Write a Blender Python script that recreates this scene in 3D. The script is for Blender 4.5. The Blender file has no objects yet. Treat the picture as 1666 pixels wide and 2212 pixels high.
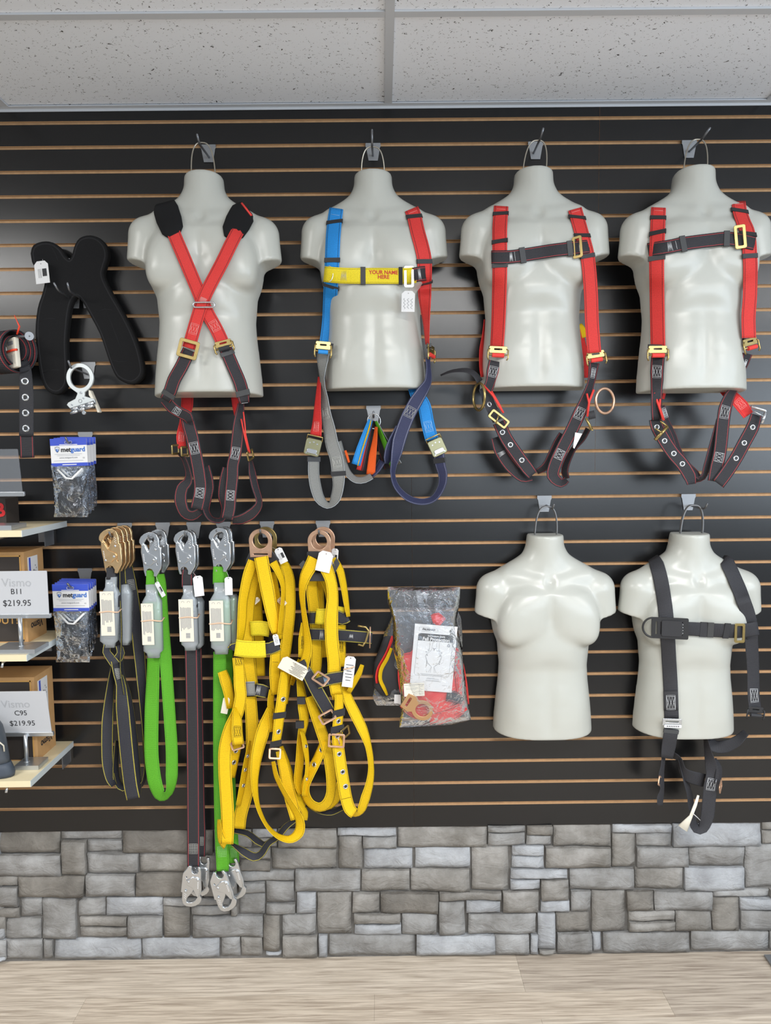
import bpy, bmesh, math, random
import numpy as np
from mathutils import Vector, Matrix, noise
from mathutils.bvhtree import BVHTree

random.seed(7)
SC = bpy.context.scene
COL = SC.collection
# ------------------------------------------------------------------ camera
F, CXP, CYP = 1536.0, 833.0, 1106.0
PITCH, ROLL, YAW = 0.0827, -0.0108, -0.0041
CAM_D, CAM_H = 2.3824, 1.785
def cam_rot():
    cp, sp = math.cos(PITCH), math.sin(PITCH)
    rx = np.array([[1, 0, 0], [0, cp, -sp], [0, sp, cp]])
    rz = np.array([[math.cos(ROLL), -math.sin(ROLL), 0], [math.sin(ROLL), math.cos(ROLL), 0], [0, 0, 1]])
    ry = np.array([[math.cos(YAW), 0, math.sin(YAW)], [0, 1, 0], [-math.sin(YAW), 0, math.cos(YAW)]])
    return rz @ rx @ ry
RC = cam_rot()                                   # (X, down, forward) -> camera (right, down, forward)
CAM = np.array([0.0, -CAM_D, CAM_H])
W2C = RC @ np.array([[1, 0, 0], [0, 0, -1], [0, 1, 0]], float)     # world -> camera (right, down, forward)
C2W = W2C.T
cd = bpy.data.cameras.new('camera')
cd.sensor_fit = 'HORIZONTAL'; cd.sensor_width = 36.0; cd.lens = F / 1666.0 * 36.0
cd.clip_start = 0.05
cam = bpy.data.objects.new('camera', cd); COL.objects.link(cam)
m = C2W @ np.diag([1, -1, -1])
M = Matrix([[*m[0], CAM[0]], [*m[1], CAM[1]], [*m[2], CAM[2]], [0, 0, 0, 1]])
cam.matrix_world = M
SC.camera = cam

# ------------------------------------------------------------------ light and exposure
SC.view_settings.view_transform = 'Standard'
SC.view_settings.look = 'None'
SC.view_settings.exposure = 0.14
SC.view_settings.gamma = 1.0
SC.view_settings.use_curve_mapping = False
wd = bpy.data.worlds.new('world'); SC.world = wd; wd.use_nodes = True
wd.node_tree.nodes['Background'].inputs[0].default_value = (0.86, 0.93, 1.0, 1)
wd.node_tree.nodes['Background'].inputs[1].default_value = 0.40
CEIL = 2.895
def area(name, loc, rot, sx, sy, power, col):
    l = bpy.data.lights.new(name, 'AREA'); l.shape = 'RECTANGLE'; l.size = sx; l.size_y = sy
    l.energy = power; l.color = col
    o = bpy.data.objects.new(name, l); COL.objects.link(o); o.location = loc; o.rotation_euler = rot
    return o
# shop front daylight behind the camera, to the right
area('shopfront_daylight', (2.6, -5.4, 2.0), (math.radians(114), 0, math.radians(20)), 4.2, 1.3, 92, (0.80, 0.90, 1.0))
# added bluish fill from the right, gives the torsos a blue rim
area('side_blue_fill', (3.3, -2.3, 2.0), (math.radians(90), 0, math.radians(68)), 1.8, 1.3, 26, (0.70, 0.84, 1.0))
# fluorescent ceiling troffers of the shop (the ones in front of the wall and further back)
for x, y, p in ((-2.45, -2.0, 60), (0.60, -2.75, 76), (2.9, -2.6, 42), (-1.8, -4.6, 40), (2.2, -4.6, 36)):
    area('ceiling_troffer_light', (x, y, CEIL - 0.012), (0, 0, 0), 1.16, 0.55, p, (1.0, 0.985, 0.96))

# ------------------------------------------------------------------ pixel <-> world
def ray(px, py):
    c = np.array([(px - CXP) / F, (py - CYP) / F, 1.0])
    return C2W @ c
def P(px, py, d=0.0):
    """world point seen at a pixel, d metres out from the slat wall's face"""
    r = ray(px, py); t = (-d - CAM[1]) / r[1]
    return CAM + r * t
def pfloor(px, py, z=0.0):
    r = ray(px, py); t = (z - CAM[2]) / r[2]
    return CAM + r * t
def scale_at(pt):
    return F / float((W2C @ (np.asarray(pt) - CAM))[2])
def pix(pt):
    c = W2C @ (np.asarray(pt) - CAM)
    return CXP + F * c[0] / c[2], CYP + F * c[1] / c[2]

# ------------------------------------------------------------------ object helpers
def link(name, me, mat=None, parent=None, smooth=None):
    if mat is not None and len(me.materials) == 0: me.materials.append(mat)
    o = bpy.data.objects.new(name, me); COL.objects.link(o)
    if parent is not None:
        o.parent = parent
        o.matrix_parent_inverse = parent.matrix_basis.inverted() if parent.parent is None else (parent.parent.matrix_basis @ parent.matrix_parent_inverse @ parent.matrix_basis).inverted()
    if smooth is not None:
        me.polygons.foreach_set('use_smooth', [smooth] * len(me.polygons))
    return o
def thing(name, label, cat, loc, group=None):
    o = bpy.data.objects.new(name, None); COL.objects.link(o)
    o.location = Vector(loc); o.empty_display_size = 0.05
    o['label'] = label; o['category'] = cat
    if group: o['group'] = group
    return o
def tag(o, label, cat, group=None):
    o['label'] = label; o['category'] = cat
    if group: o['group'] = group
    return o
def struct(name, me, mat, parent=None, smooth=None):
    o = link(name, me, mat, parent, smooth)
    o['kind'] = 'structure'
    return o
def mesh(verts, faces, name='mesh'):
    me = bpy.data.meshes.new(name); me.from_pydata([tuple(map(float, v)) for v in verts], [], faces); me.update()
    return me
def bm_mesh(bm, name='mesh'):
    me = bpy.data.meshes.new(name); bmesh.ops.recalc_face_normals(bm, faces=bm.faces); bm.to_mesh(me); bm.free()
    return me
class MB:
    """collects shapes into one mesh"""
    def __init__(s): s.v = []; s.f = []; s.uv = None
    def add(s, vs, fs):
        b = len(s.v); s.v += [tuple(map(float, v)) for v in vs]; s.f += [tuple(i + b for i in f) for f in fs]
    def box(s, c, X, Y, Z):
        c, X, Y, Z = map(np.asarray, (c, X, Y, Z))
        vs = [c + a * X + b * Y + e * Z for a in (-.5, .5) for b in (-.5, .5) for e in (-.5, .5)]
        s.add(vs, [(0, 1, 3, 2), (4, 6, 7, 5), (0, 4, 5, 1), (2, 3, 7, 6), (0, 2, 6, 4), (1, 5, 7, 3)])
    def tube(s, pts, r, n=8, closed=False, cap=True, flat=None):
        pts = [np.asarray(p, float) for p in pts]; k = len(pts)
        rr = r if hasattr(r, '__len__') else [r] * k
        T = []
        for i in range(k):
            a = pts[(i - 1) % k] if closed or i > 0 else pts[i]
            b = pts[(i + 1) % k] if closed or i < k - 1 else pts[i]
            t = b - a; T.append(t / (np.linalg.norm(t) + 1e-12))
        u = np.cross(T[0], [0, 0, 1]);
        if np.linalg.norm(u) < 0.1: u = np.cross(T[0], [0, 1, 0])
        if flat is not None: u = np.asarray(flat[0], float)
        u /= np.linalg.norm(u); vs = []
        for i in range(k):
            u = u - T[i] * np.dot(u, T[i]); u /= np.linalg.norm(u) + 1e-12; w = np.cross(T[i], u)
            for j in range(n):
                a = 2 * math.pi * j / n
                ku, kw = (1, 1) if flat is None else flat[1]
                vs.append(pts[i] + rr[i] * (math.cos(a) * u * ku + math.sin(a) * w * kw))
        fs = []
        for i in range(k if closed else k - 1):
            i2 = (i + 1) % k
            for j in range(n):
                j2 = (j + 1) % n
                fs.append((i * n + j, i * n + j2, i2 * n + j2, i2 * n + j))
        if cap and not closed:
            fs.append(tuple(range(n - 1, -1, -1))); fs.append(tuple((k - 1) * n + j for j in range(n)))
        s.add(vs, fs)
    def ball(s, c, r, n=8, ax=(1, 1, 1)):
        vs = []; fs = []
        for i in range(n + 1):
            a = math.pi * i / n
            for j in range(n * 2):
                b = math.pi * j / n
                vs.append(np.asarray(c) + r * np.array([math.sin(a) * math.cos(b) * ax[0], math.sin(a) * math.sin(b) * ax[1], math.cos(a) * ax[2]]))
        for i in range(n):
            for j in range(n * 2):
                fs.append((i * 2 * n + j, (i + 1) * 2 * n + j, (i + 1) * 2 * n + (j + 1) % (2 * n), i * 2 * n + (j + 1) % (2 * n)))
        s.add(vs, fs)
    def build(s, name, mat, parent=None, smooth=None):
        me = mesh(s.v, s.f, name)
        bm = bmesh.new(); bm.from_mesh(me); bmesh.ops.recalc_face_normals(bm, faces=bm.faces); bm.to_mesh(me); bm.free()
        return link(name, me, mat, parent, smooth)
def catmull(pts, n_per):
    p = np.asarray(pts, float); k = len(p); out = []
    ext = np.vstack([2 * p[0] - p[1], p, 2 * p[-1] - p[-2]])
    for i in range(k - 1):
        a, b, c, d = ext[i:i + 4]; n = n_per[i] if hasattr(n_per, '__len__') else n_per
        for t in np.arange(n) / n:
            t2, t3 = t * t, t * t * t
            out.append(0.5 * (2 * b + (c - a) * t + (2 * a - 5 * b + 4 * c - d) * t2 + (3 * b - a - 3 * c + d) * t3))
    out.append(p[-1]); return np.array(out)
def plate(loops, depth, frame, bevel=0.0004, res=2):
    """a flat plate from 2D outlines (first the outer one, then its holes), in metres, put on frame = (origin, X, Y, N); front face at N = depth/2"""
    cu = bpy.data.curves.new('outline', 'CURVE'); cu.dimensions = '2D'; cu.fill_mode = 'BOTH'
    cu.extrude = max(depth / 2 - bevel, 1e-5); cu.bevel_depth = bevel; cu.bevel_resolution = res - 1 if bevel else 0
    for lp in loops:
        sp = cu.splines.new('POLY'); sp.points.add(len(lp) - 1); sp.use_cyclic_u = True
        for q, (x, y) in zip(sp.points, lp): q.co = (x, y, 0, 1)
    o = bpy.data.objects.new('tmp', cu); COL.objects.link(o)
    dg = bpy.context.evaluated_depsgraph_get()
    me = bpy.data.meshes.new_from_object(o.evaluated_get(dg)); bpy.data.objects.remove(o); bpy.data.curves.remove(cu)
    O, X, Y, N = [Vector(map(float, q)) for q in frame]
    me.transform(Matrix(((X.x, Y.x, N.x, O.x), (X.y, Y.y, N.y, O.y), (X.z, Y.z, N.z, O.z), (0, 0, 0, 1))))
    me.materials.clear()
    return me
def circ(cx, cy, r, n=20, ry=None, a0=0, a1=None):
    ry = r if ry is None else ry
    if a1 is None: return [(cx + r * math.cos(2 * math.pi * i / n), cy + ry * math.sin(2 * math.pi * i / n)) for i in range(n)]
    return [(cx + r * math.cos(a0 + (a1 - a0) * i / n), cy + ry * math.sin(a0 + (a1 - a0) * i / n)) for i in range(n + 1)]
def rrect(w, h, r, n=4, cx=0, cy=0):
    out = []
    for sx, sy, a in ((1, 1, 0), (-1, 1, 90), (-1, -1, 180), (1, -1, 270)):
        for i in range(n + 1):
            t = math.radians(a + 90 * i / n); out.append((cx + sx * (w / 2 - r) + r * math.cos(t), cy + sy * (h / 2 - r) + r * math.sin(t)))
    return out
XW, YW, ZW = np.array([1., 0, 0]), np.array([0, 1., 0]), np.array([0, 0, 1.])
OUT = np.array([0, -1., 0])
def wall_frame(px, py, d, ang=0.0, tilt=0.0):
    """frame on a plane parallel to the wall; ang turns it in the plane (degrees, counter-clockwise), tilt turns the face about Z"""
    o = P(px, py, d); a = math.radians(ang); t = math.radians(tilt)
    h = XW * math.cos(t) + YW * math.sin(t); n = np.cross(h, ZW)
    return (o, h * math.cos(a) + ZW * math.sin(a), -h * math.sin(a) + ZW * math.cos(a), n)
def text_mesh(s, size, frame, depth=0.0003, align='CENTER', bold=0.0, xs=1.0, shear=0.0):
    cu = bpy.data.curves.new('text', 'FONT'); cu.body = s; cu.size = size; cu.align_x = align; cu.align_y = 'CENTER'
    cu.extrude = depth / 2; cu.offset = bold; cu.resolution_u = 3; cu.shear = shear
    o = bpy.data.objects.new('tmp', cu); COL.objects.link(o)
    me = bpy.data.meshes.new_from_object(o.evaluated_get(bpy.context.evaluated_depsgraph_get())); bpy.data.objects.remove(o)
    O, X, Y, N = [Vector(map(float, q)) for q in frame]; X = X * xs
    me.transform(Matrix(((X.x, Y.x, N.x, O.x), (X.y, Y.y, N.y, O.y), (X.z, Y.z, N.z, O.z), (0, 0, 0, 1))))
    me.materials.clear()
    return me
def fr_off(fr, x=0, y=0, n=0):
    return (np.asarray(fr[0]) + fr[1] * x + fr[2] * y + fr[3] * n, fr[1], fr[2], fr[3])

# ------------------------------------------------------------------ materials
def s2l(c):
    return tuple(((v / 255) / 12.92 if v / 255 <= 0.04045 else ((v / 255 + 0.055) / 1.055) ** 2.4) for v in c)
def mat_new(name):
    mt = bpy.data.materials.new(name); mt.use_nodes = True
    return mt, mt.node_tree.nodes, mt.node_tree.links, mt.node_tree.nodes['Principled BSDF']
def plain(name, rgb, rough=0.5, metal=0.0, bump=None, spec=0.5, var=0.0, coat=0.0):
    mt, N, L, B = mat_new(name)
    c = s2l(rgb)
    B.inputs['Base Color'].default_value = (*c, 1); B.inputs['Roughness'].default_value = rough
    B.inputs['Metallic'].default_value = metal; B.inputs['Specular IOR Level'].default_value = spec
    if coat: B.inputs['Coat Weight'].default_value = coat; B.inputs['Coat Roughness'].default_value = 0.1
    if bump or var:
        tc = N.new('ShaderNodeTexCoord'); nz = N.new('ShaderNodeTexNoise')
        nz.inputs['Scale'].default_value = bump[0] if bump else 60; nz.inputs['Detail'].default_value = 5
        L.new(tc.outputs['Object'], nz.inputs['Vector'])
        if bump:
            bp = N.new('ShaderNodeBump'); bp.inputs['Strength'].default_value = bump[1]; bp.inputs['Distance'].default_value = bump[2] if len(bump) > 2 else 0.001
            L.new(nz.outputs['Fac'], bp.inputs['Height']); L.new(bp.outputs['Normal'], B.inputs['Normal'])
        if var:
            hs = N.new('ShaderNodeMixRGB'); hs.blend_type = 'MULTIPLY'; hs.inputs[0].default_value = 1
            cr = N.new('ShaderNodeValToRGB'); cr.color_ramp.elements[0].color = (1 - var, 1 - var, 1 - var, 1); cr.color_ramp.elements[1].color = (1 + 0 * var, 1, 1, 1)
            cr.color_ramp.elements[0].position = 0.3; cr.color_ramp.elements[1].position = 0.7
            L.new(nz.outputs['Fac'], cr.inputs[0]); hs.inputs[1].default_value = (*c, 1); L.new(cr.outputs[0], hs.inputs[2]); L.new(hs.outputs[0], B.inputs['Base Color'])
    return mt
def math_node(N, L, op, a, b=None, clamp=False):
    n = N.new('ShaderNodeMath'); n.operation = op; n.use_clamp = clamp
    for i, q in enumerate((a, b)):
        if q is None: continue
        if hasattr(q, 'links'): L.new(q, n.inputs[i])
        else: n.inputs[i].default_value = q
    return n.outputs[0]
def webbing(name, rgb, stitch=None, dash=0.0, pos=0.10, wid=0.022, rough=0.62, rib=0.35, edge=None, sheen=0.0):
    """woven strap: UV u across 0..1, v along in strap widths; stitch lines near both edges"""
    mt, N, L, B = mat_new(name)
    uv = N.new('ShaderNodeUVMap'); sp = N.new('ShaderNodeSeparateXYZ'); L.new(uv.outputs[0], sp.inputs[0])
    u, v = sp.outputs[0], sp.outputs[1]
    e = math_node(N, L, 'ABSOLUTE', math_node(N, L, 'SUBTRACT', u, 0.5))           # 0 centre .. 0.5 edge
    base = s2l(rgb)
    nz = N.new('ShaderNodeTexNoise'); nz.inputs['Scale'].default_value = 14; nz.inputs['Detail'].default_value = 4
    L.new(uv.outputs[0], nz.inputs['Vector'])
    cr = N.new('ShaderNodeValToRGB'); cr.color_ramp.elements[0].position = 0.3; cr.color_ramp.elements[1].position = 0.7
    cr.color_ramp.elements[0].color = (*[x * 0.84 for x in base], 1); cr.color_ramp.elements[1].color = (*[min(1, x * 1.06) for x in base], 1)
    L.new(nz.outputs['Fac'], cr.inputs[0]); colr = cr.outputs[0]
    if stitch is not None:
        d = math_node(N, L, 'ABSOLUTE', math_node(N, L, 'SUBTRACT', e, 0.5 - pos))
        mk = math_node(N, L, 'LESS_THAN', d, wid)
        if dash:
            fr = math_node(N, L, 'FRACT', math_node(N, L, 'MULTIPLY', v, dash))
            mk = math_node(N, L, 'MULTIPLY', mk, math_node(N, L, 'LESS_THAN', fr, 0.62))
        mx = N.new('ShaderNodeMixRGB'); L.new(mk, mx.inputs[0]); L.new(colr, mx.inputs[1]); mx.inputs[2].default_value = (*s2l(stitch), 1); colr = mx.outputs[0]
    if edge is not None:
        mk = math_node(N, L, 'GREATER_THAN', e, 0.482)
        mx = N.new('ShaderNodeMixRGB'); L.new(mk, mx.inputs[0]); L.new(colr, mx.inputs[1]); mx.inputs[2].default_value = (*s2l(edge), 1); colr = mx.outputs[0]
    L.new(colr, B.inputs['Base Color']); B.inputs['Roughness'].default_value = rough; B.inputs['Specular IOR Level'].default_value = 0.35
    wv = math_node(N, L, 'SINE', math_node(N, L, 'MULTIPLY', v, 2 * math.pi * 15))
    wu = math_node(N, L, 'SINE', math_node(N, L, 'MULTIPLY', u, 2 * math.pi * 17))
    h = math_node(N, L, 'ADD', math_node(N, L, 'MULTIPLY', wv, 0.6), math_node(N, L, 'MULTIPLY', wu, 0.25))
    h = math_node(N, L, 'ADD', h, nz.outputs['Fac'])
    bp = N.new('ShaderNodeBump'); bp.inputs['Strength'].default_value = rib; bp.inputs['Distance'].default_value = 0.0012
    L.new(h, bp.inputs['Height']); L.new(bp.outputs[0], B.inputs['Normal'])
    return mt
MT = {}
MT['torso'] = plain('satin_white_plastic', (186, 187, 179), 0.30, bump=(9, 0.05, 0.004), spec=0.55)
MT['wire'] = plain('zinc_wire', (196, 190, 176), 0.28, 0.9)
MT['steel'] = plain('dull_galvanised_steel', (150, 152, 155), 0.46, 0.65)
MT['peg'] = plain('dark_steel_rod', (128, 130, 134), 0.35, 0.8)
MT['chrome'] = plain('zinc_plated_steel', (206, 210, 214), 0.24, 0.9)
MT['gold'] = plain('yellow_zinc_plating', (182, 160, 104), 0.3, 0.9, var=0.15)
MT['rose'] = plain('copper_toned_plating', (226, 184, 154), 0.32, 0.7, var=0.2)
MT['black'] = plain('black_plastic', (38, 38, 40), 0.45)
MT['elastic'] = plain('black_elastic', (44, 44, 47), 0.7, bump=(600, 0.3))
MT['rubber'] = plain('grey_rubber_keeper', (62, 63, 64), 0.55)
MT['white_thread'] = plain('white_thread', (222, 224, 226), 0.7)
MT['pink_thread'] = plain('pale_pink_thread', (240, 170, 165), 0.7)
MT['dark_thread'] = plain('dark_thread', (46, 40, 24), 0.8)
MT['blue_thread'] = plain('pale_blue_thread', (170, 205, 235), 0.7)
MT['green_thread'] = plain('pale_green_thread', (170, 220, 150), 0.7)
MT['grey_thread'] = plain('light_grey_thread', (196, 196, 190), 0.7)
MT['paper'] = plain('white_card', (222, 222, 222), 0.6)
MT['cream_paper'] = plain('cream_paper', (226, 220, 204), 0.65)
MT['ink'] = plain('black_ink', (40, 40, 44), 0.7)
MT['grey_ink'] = plain('grey_ink', (140, 142, 146), 0.7)
MT['red_ink'] = plain('red_embroidery', (196, 50, 40), 0.6)
MT['w_red'] = webbing('red_webbing', (216, 58, 54), (60, 14, 18), 16, pos=0.12, wid=.028)
MT['w_redplain'] = webbing('plain_red_webbing', (222, 54, 52), (120, 26, 28), 22, pos=0.12)
MT['w_blue'] = webbing('blue_webbing', (36, 140, 218), (14, 36, 76), 16, pos=0.11, wid=.026)
MT['w_black'] = webbing('black_webbing_red_stitch', (47, 46, 50), (176, 58, 62), 0, pos=0.10, wid=0.017)
MT['w_blackplain'] = webbing('plain_black_webbing', (52, 52, 56), None)
MT['w_blackyel'] = webbing('black_webbing_yellow_stitch', (50, 51, 58), (212, 196, 60), 17, pos=0.055, wid=0.028)
MT['w_yellow'] = webbing('yellow_webbing', (242, 198, 12), (58, 48, 6), 14, pos=0.09, wid=0.026, rib=0.5)
MT['w_yellowchest'] = webbing('lemon_yellow_webbing', (236, 214, 40), (120, 105, 10), 16, pos=0.08, wid=0.016)
MT['w_grey'] = webbing('grey_webbing', (134, 135, 132), (66, 68, 70), 18, pos=0.09, edge=(176, 184, 192))
MT['w_navy'] = webbing('navy_webbing', (54, 58, 88), (150, 152, 168), 14, pos=0.09)
MT['w_green'] = webbing('green_webbing', (92, 172, 38), (44, 110, 14), 18, pos=0.09, wid=0.016, rib=0.5)
MT['w_orange'] = webbing('orange_webbing', (235, 96, 30), (150, 52, 10), 18)
MT['foam'] = plain('black_foam_pad', (30, 30, 31), 0.9, bump=(900, 0.4), spec=0.15)
MT['foam_edge'] = plain('black_binding', (36, 36, 38), 0.7, bump=(700, 0.3), spec=0.2)

def slat_material():
    mt, N, L, B = mat_new('black_laminate')
    tc = N.new('ShaderNodeTexCoord'); nz = N.new('ShaderNodeTexNoise'); nz.inputs['Scale'].default_value = 3.0; nz.inputs['Detail'].default_value = 6
    mp = N.new('ShaderNodeMapping'); mp.inputs['Scale'].default_value = (1, 1, 1); L.new(tc.outputs['Object'], mp.inputs[0]); L.new(mp.outputs[0], nz.inputs['Vector'])
    B.inputs['Base Color'].default_value = (*s2l((22, 22, 23)), 1); B.inputs['Specular IOR Level'].default_value = 0.5
    cr = N.new('ShaderNodeMapRange'); cr.inputs['To Min'].default_value = 0.21; cr.inputs['To Max'].default_value = 0.29
    L.new(nz.outputs['Fac'], cr.inputs[0]); L.new(cr.outputs[0], B.inputs['Roughness'])
    n2 = N.new('ShaderNodeTexNoise'); n2.inputs['Scale'].default_value = 1400; L.new(tc.outputs['Object'], n2.inputs['Vector'])
    bp = N.new('ShaderNodeBump'); bp.inputs['Strength'].default_value = 0.06; bp.inputs['Distance'].default_value = 0.0004
    L.new(n2.outputs['Fac'], bp.inputs['Height']); L.new(bp.outputs[0], B.inputs['Normal'])
    return mt
MT['slat'] = slat_material()
MT['mdf'] = plain('raw_mdf', (216, 180, 138), 0.8, bump=(300, 0.2), var=0.2)
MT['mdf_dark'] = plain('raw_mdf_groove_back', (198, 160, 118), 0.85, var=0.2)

def stone_material(name, c0, c1, c2):
    mt, N, L, B = mat_new(name)
    tc = N.new('ShaderNodeTexCoord')
    nz = N.new('ShaderNodeTexNoise'); nz.inputs['Scale'].default_value = 7; nz.inputs['Detail'].default_value = 8; nz.inputs['Roughness'].default_value = 0.65
    L.new(tc.outputs['Object'], nz.inputs['Vector'])
    cr = N.new('ShaderNodeValToRGB'); e = cr.color_ramp.elements
    e[0].position = 0.28; e[0].color = (*s2l(c0), 1); e[1].position = 0.72; e[1].color = (*s2l(c2), 1)
    q = e.new(0.5); q.color = (*s2l(c1), 1)
    L.new(nz.outputs['Fac'], cr.inputs[0])
    L.new(cr.outputs[0], B.inputs['Base Color']); B.inputs['Roughness'].default_value = 0.85; B.inputs['Specular IOR Level'].default_value = 0.2
    n2 = N.new('ShaderNodeTexNoise'); n2.inputs['Scale'].default_value = 16; n2.inputs['Detail'].default_value = 9; n2.inputs['Roughness'].default_value = 0.6; n2.inputs['Distortion'].default_value = 0.8
    mp = N.new('ShaderNodeMapping'); mp.inputs['Scale'].default_value = (0.7, 1, 1.2); L.new(tc.outputs['Object'], mp.inputs[0]); L.new(mp.outputs[0], n2.inputs['Vector'])
    bp = N.new('ShaderNodeBump'); bp.inputs['Strength'].default_value = 0.75; bp.inputs['Distance'].default_value = 0.018
    L.new(n2.outputs['Fac'], bp.inputs['Height']); L.new(bp.outputs[0], B.inputs['Normal'])
    return mt
STONES = [stone_material('grey_stone', (112, 109, 105), (144, 143, 141), (174, 174, 174)),
          stone_material('pale_blue_stone', (136, 137, 139), (163, 165, 168), (188, 191, 195)),
          stone_material('dark_brown_stone', (98, 94, 89), (122, 118, 112), (150, 146, 139)),
          stone_material('warm_grey_stone', (110, 106, 100), (140, 137, 132), (172, 169, 165))]
MT['mortar'] = plain('grey_mortar', (120, 117, 113), 0.95, var=0.3)

def ceiling_material():
    mt, N, L, B = mat_new('mineral_fibre_tile')
    tc = N.new('ShaderNodeTexCoord')
    nz = N.new('ShaderNodeTexNoise'); nz.inputs['Scale'].default_value = 125; nz.inputs['Detail'].default_value = 2; nz.inputs['Distortion'].default_value = 1.2
    L.new(tc.outputs['Object'], nz.inputs['Vector'])
    cr = N.new('ShaderNodeValToRGB'); e = cr.color_ramp.elements; e[0].position = 0.305; e[0].color = (0.07, 0.065, 0.06, 1); e[1].position = 0.345; e[1].color = (*s2l((242, 246, 252)), 1)
    L.new(nz.outputs['Fac'], cr.inputs[0]); L.new(cr.outputs[0], B.inputs['Base Color'])
    B.inputs['Roughness'].default_value = 0.95; B.inputs['Specular IOR Level'].default_value = 0.1
    bp = N.new('ShaderNodeBump'); bp.inputs['Strength'].default_value = 0.4; bp.inputs['Distance'].default_value = 0.002
    L.new(cr.outputs[0], bp.inputs['Height']); L.new(bp.outputs[0], B.inputs['Normal'])
    return mt
MT['tile'] = ceiling_material()
MT['tbar'] = plain('white_enamel_grid', (200, 203, 207), 0.5)

def plank_material(name, c0, c1, seed):
    mt, N, L, B = mat_new(name)
    tc = N.new('ShaderNodeTexCoord'); mp = N.new('ShaderNodeMapping'); mp.inputs['Location'].default_value = (seed * 3.1, seed * 1.7, 0); mp.inputs['Scale'].default_value = (1.5, 34, 1)
    L.new(tc.outputs['Object'], mp.inputs[0])
    nz = N.new('ShaderNodeTexNoise'); nz.inputs['Scale'].default_value = 3.2; nz.inputs['Detail'].default_value = 10; nz.inputs['Roughness'].default_value = 0.62; nz.inputs['Distortion'].default_value = 0.5
    L.new(mp.outputs[0], nz.inputs['Vector'])
    cr = N.new('ShaderNodeValToRGB'); e = cr.color_ramp.elements; e[0].position = 0.24; e[0].color = (*s2l(c0), 1); e[1].position = 0.60; e[1].color = (*s2l(c1), 1)
    L.new(nz.outputs['Fac'], cr.inputs[0])
    m2 = N.new('ShaderNodeMapping'); m2.inputs['Location'].default_value = (seed * 2.3, seed * 5.9, 0); m2.inputs['Scale'].default_value = (2.2, 7, 1); L.new(tc.outputs['Object'], m2.inputs[0])
    vo = N.new('ShaderNodeTexVoronoi'); vo.inputs['Scale'].default_value = 1.0; L.new(m2.outputs[0], vo.inputs['Vector'])
    kr = N.new('ShaderNodeValToRGB'); ke = kr.color_ramp.elements; ke[0].position = 0.03; ke[0].color = (0.32, 0.27, 0.22, 1); ke[1].position = 0.13; ke[1].color = (1, 1, 1, 1)
    L.new(vo.outputs['Distance'], kr.inputs[0])
    mx = N.new('ShaderNodeMixRGB'); mx.blend_type = 'MULTIPLY'; mx.inputs[0].default_value = 1; L.new(cr.outputs[0], mx.inputs[1]); L.new(kr.outputs[0], mx.inputs[2])
    L.new(mx.outputs[0], B.inputs['Base Color']); B.inputs['Roughness'].default_value = 0.42; B.inputs['Specular IOR Level'].default_value = 0.4
    bp = N.new('ShaderNodeBump'); bp.inputs['Strength'].default_value = 0.12; bp.inputs['Distance'].default_value = 0.002
    L.new(nz.outputs['Fac'], bp.inputs['Height']); L.new(bp.outputs[0], B.inputs['Normal'])
    return mt
PLANKS = [plank_material('oak_vinyl_plank', (134, 117, 100), (212, 198, 180), 1.0), plank_material('oak_vinyl_plank_dark', (124, 109, 96), (198, 185, 169), 4.3),
          plank_material('oak_vinyl_plank_pale', (140, 124, 107), (216, 203, 186), 9.7)]
# ------------------------------------------------------------------ slat wall
WX0, WX1 = -2.75, 2.75
GZ = lambda n: CAM_H + 1.0669 - 0.0762 * n       # centre height of groove n
SLAT_BOT = 0.484
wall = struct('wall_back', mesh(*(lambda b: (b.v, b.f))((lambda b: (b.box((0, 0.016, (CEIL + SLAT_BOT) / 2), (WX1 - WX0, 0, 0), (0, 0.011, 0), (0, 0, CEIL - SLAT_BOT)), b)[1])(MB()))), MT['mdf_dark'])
def slat(x0, x1, z0, z1):
    b = MB(); b.box(((x0 + x1) / 2, 0.0045, (z0 + z1) / 2), (x1 - x0 - 0.0007, 0, 0), (0, 0.009, 0), (0, 0, z1 - z0))
    me = mesh(b.v, b.f, 'slat'); me.materials.append(MT['slat']); me.materials.append(MT['mdf'])
    for p in me.polygons: p.material_index = 0 if p.normal.y < -0.9 or abs(p.normal.x) > .9 else 1
    for p in me.polygons: p.material_index = 0 if abs(p.center.y) < 1e-4 else 1
    return struct('slat', me, None, wall)
GH = 0.0053
for i in range(-1, 31):
    z1 = CEIL if i < 0 else GZ(i) - GH
    z0 = SLAT_BOT if i == 30 else GZ(i + 1) + GH
    s0 = 0.713 if i < 15 else 0.098
    cuts = [WX0] + [s for s in (s0 - 2.44, s0, s0 + 2.44) if WX0 < s < WX1] + [WX1]
    for a, b_ in zip(cuts[:-1], cuts[1:]): slat(a, b_, z0, z1)

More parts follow.
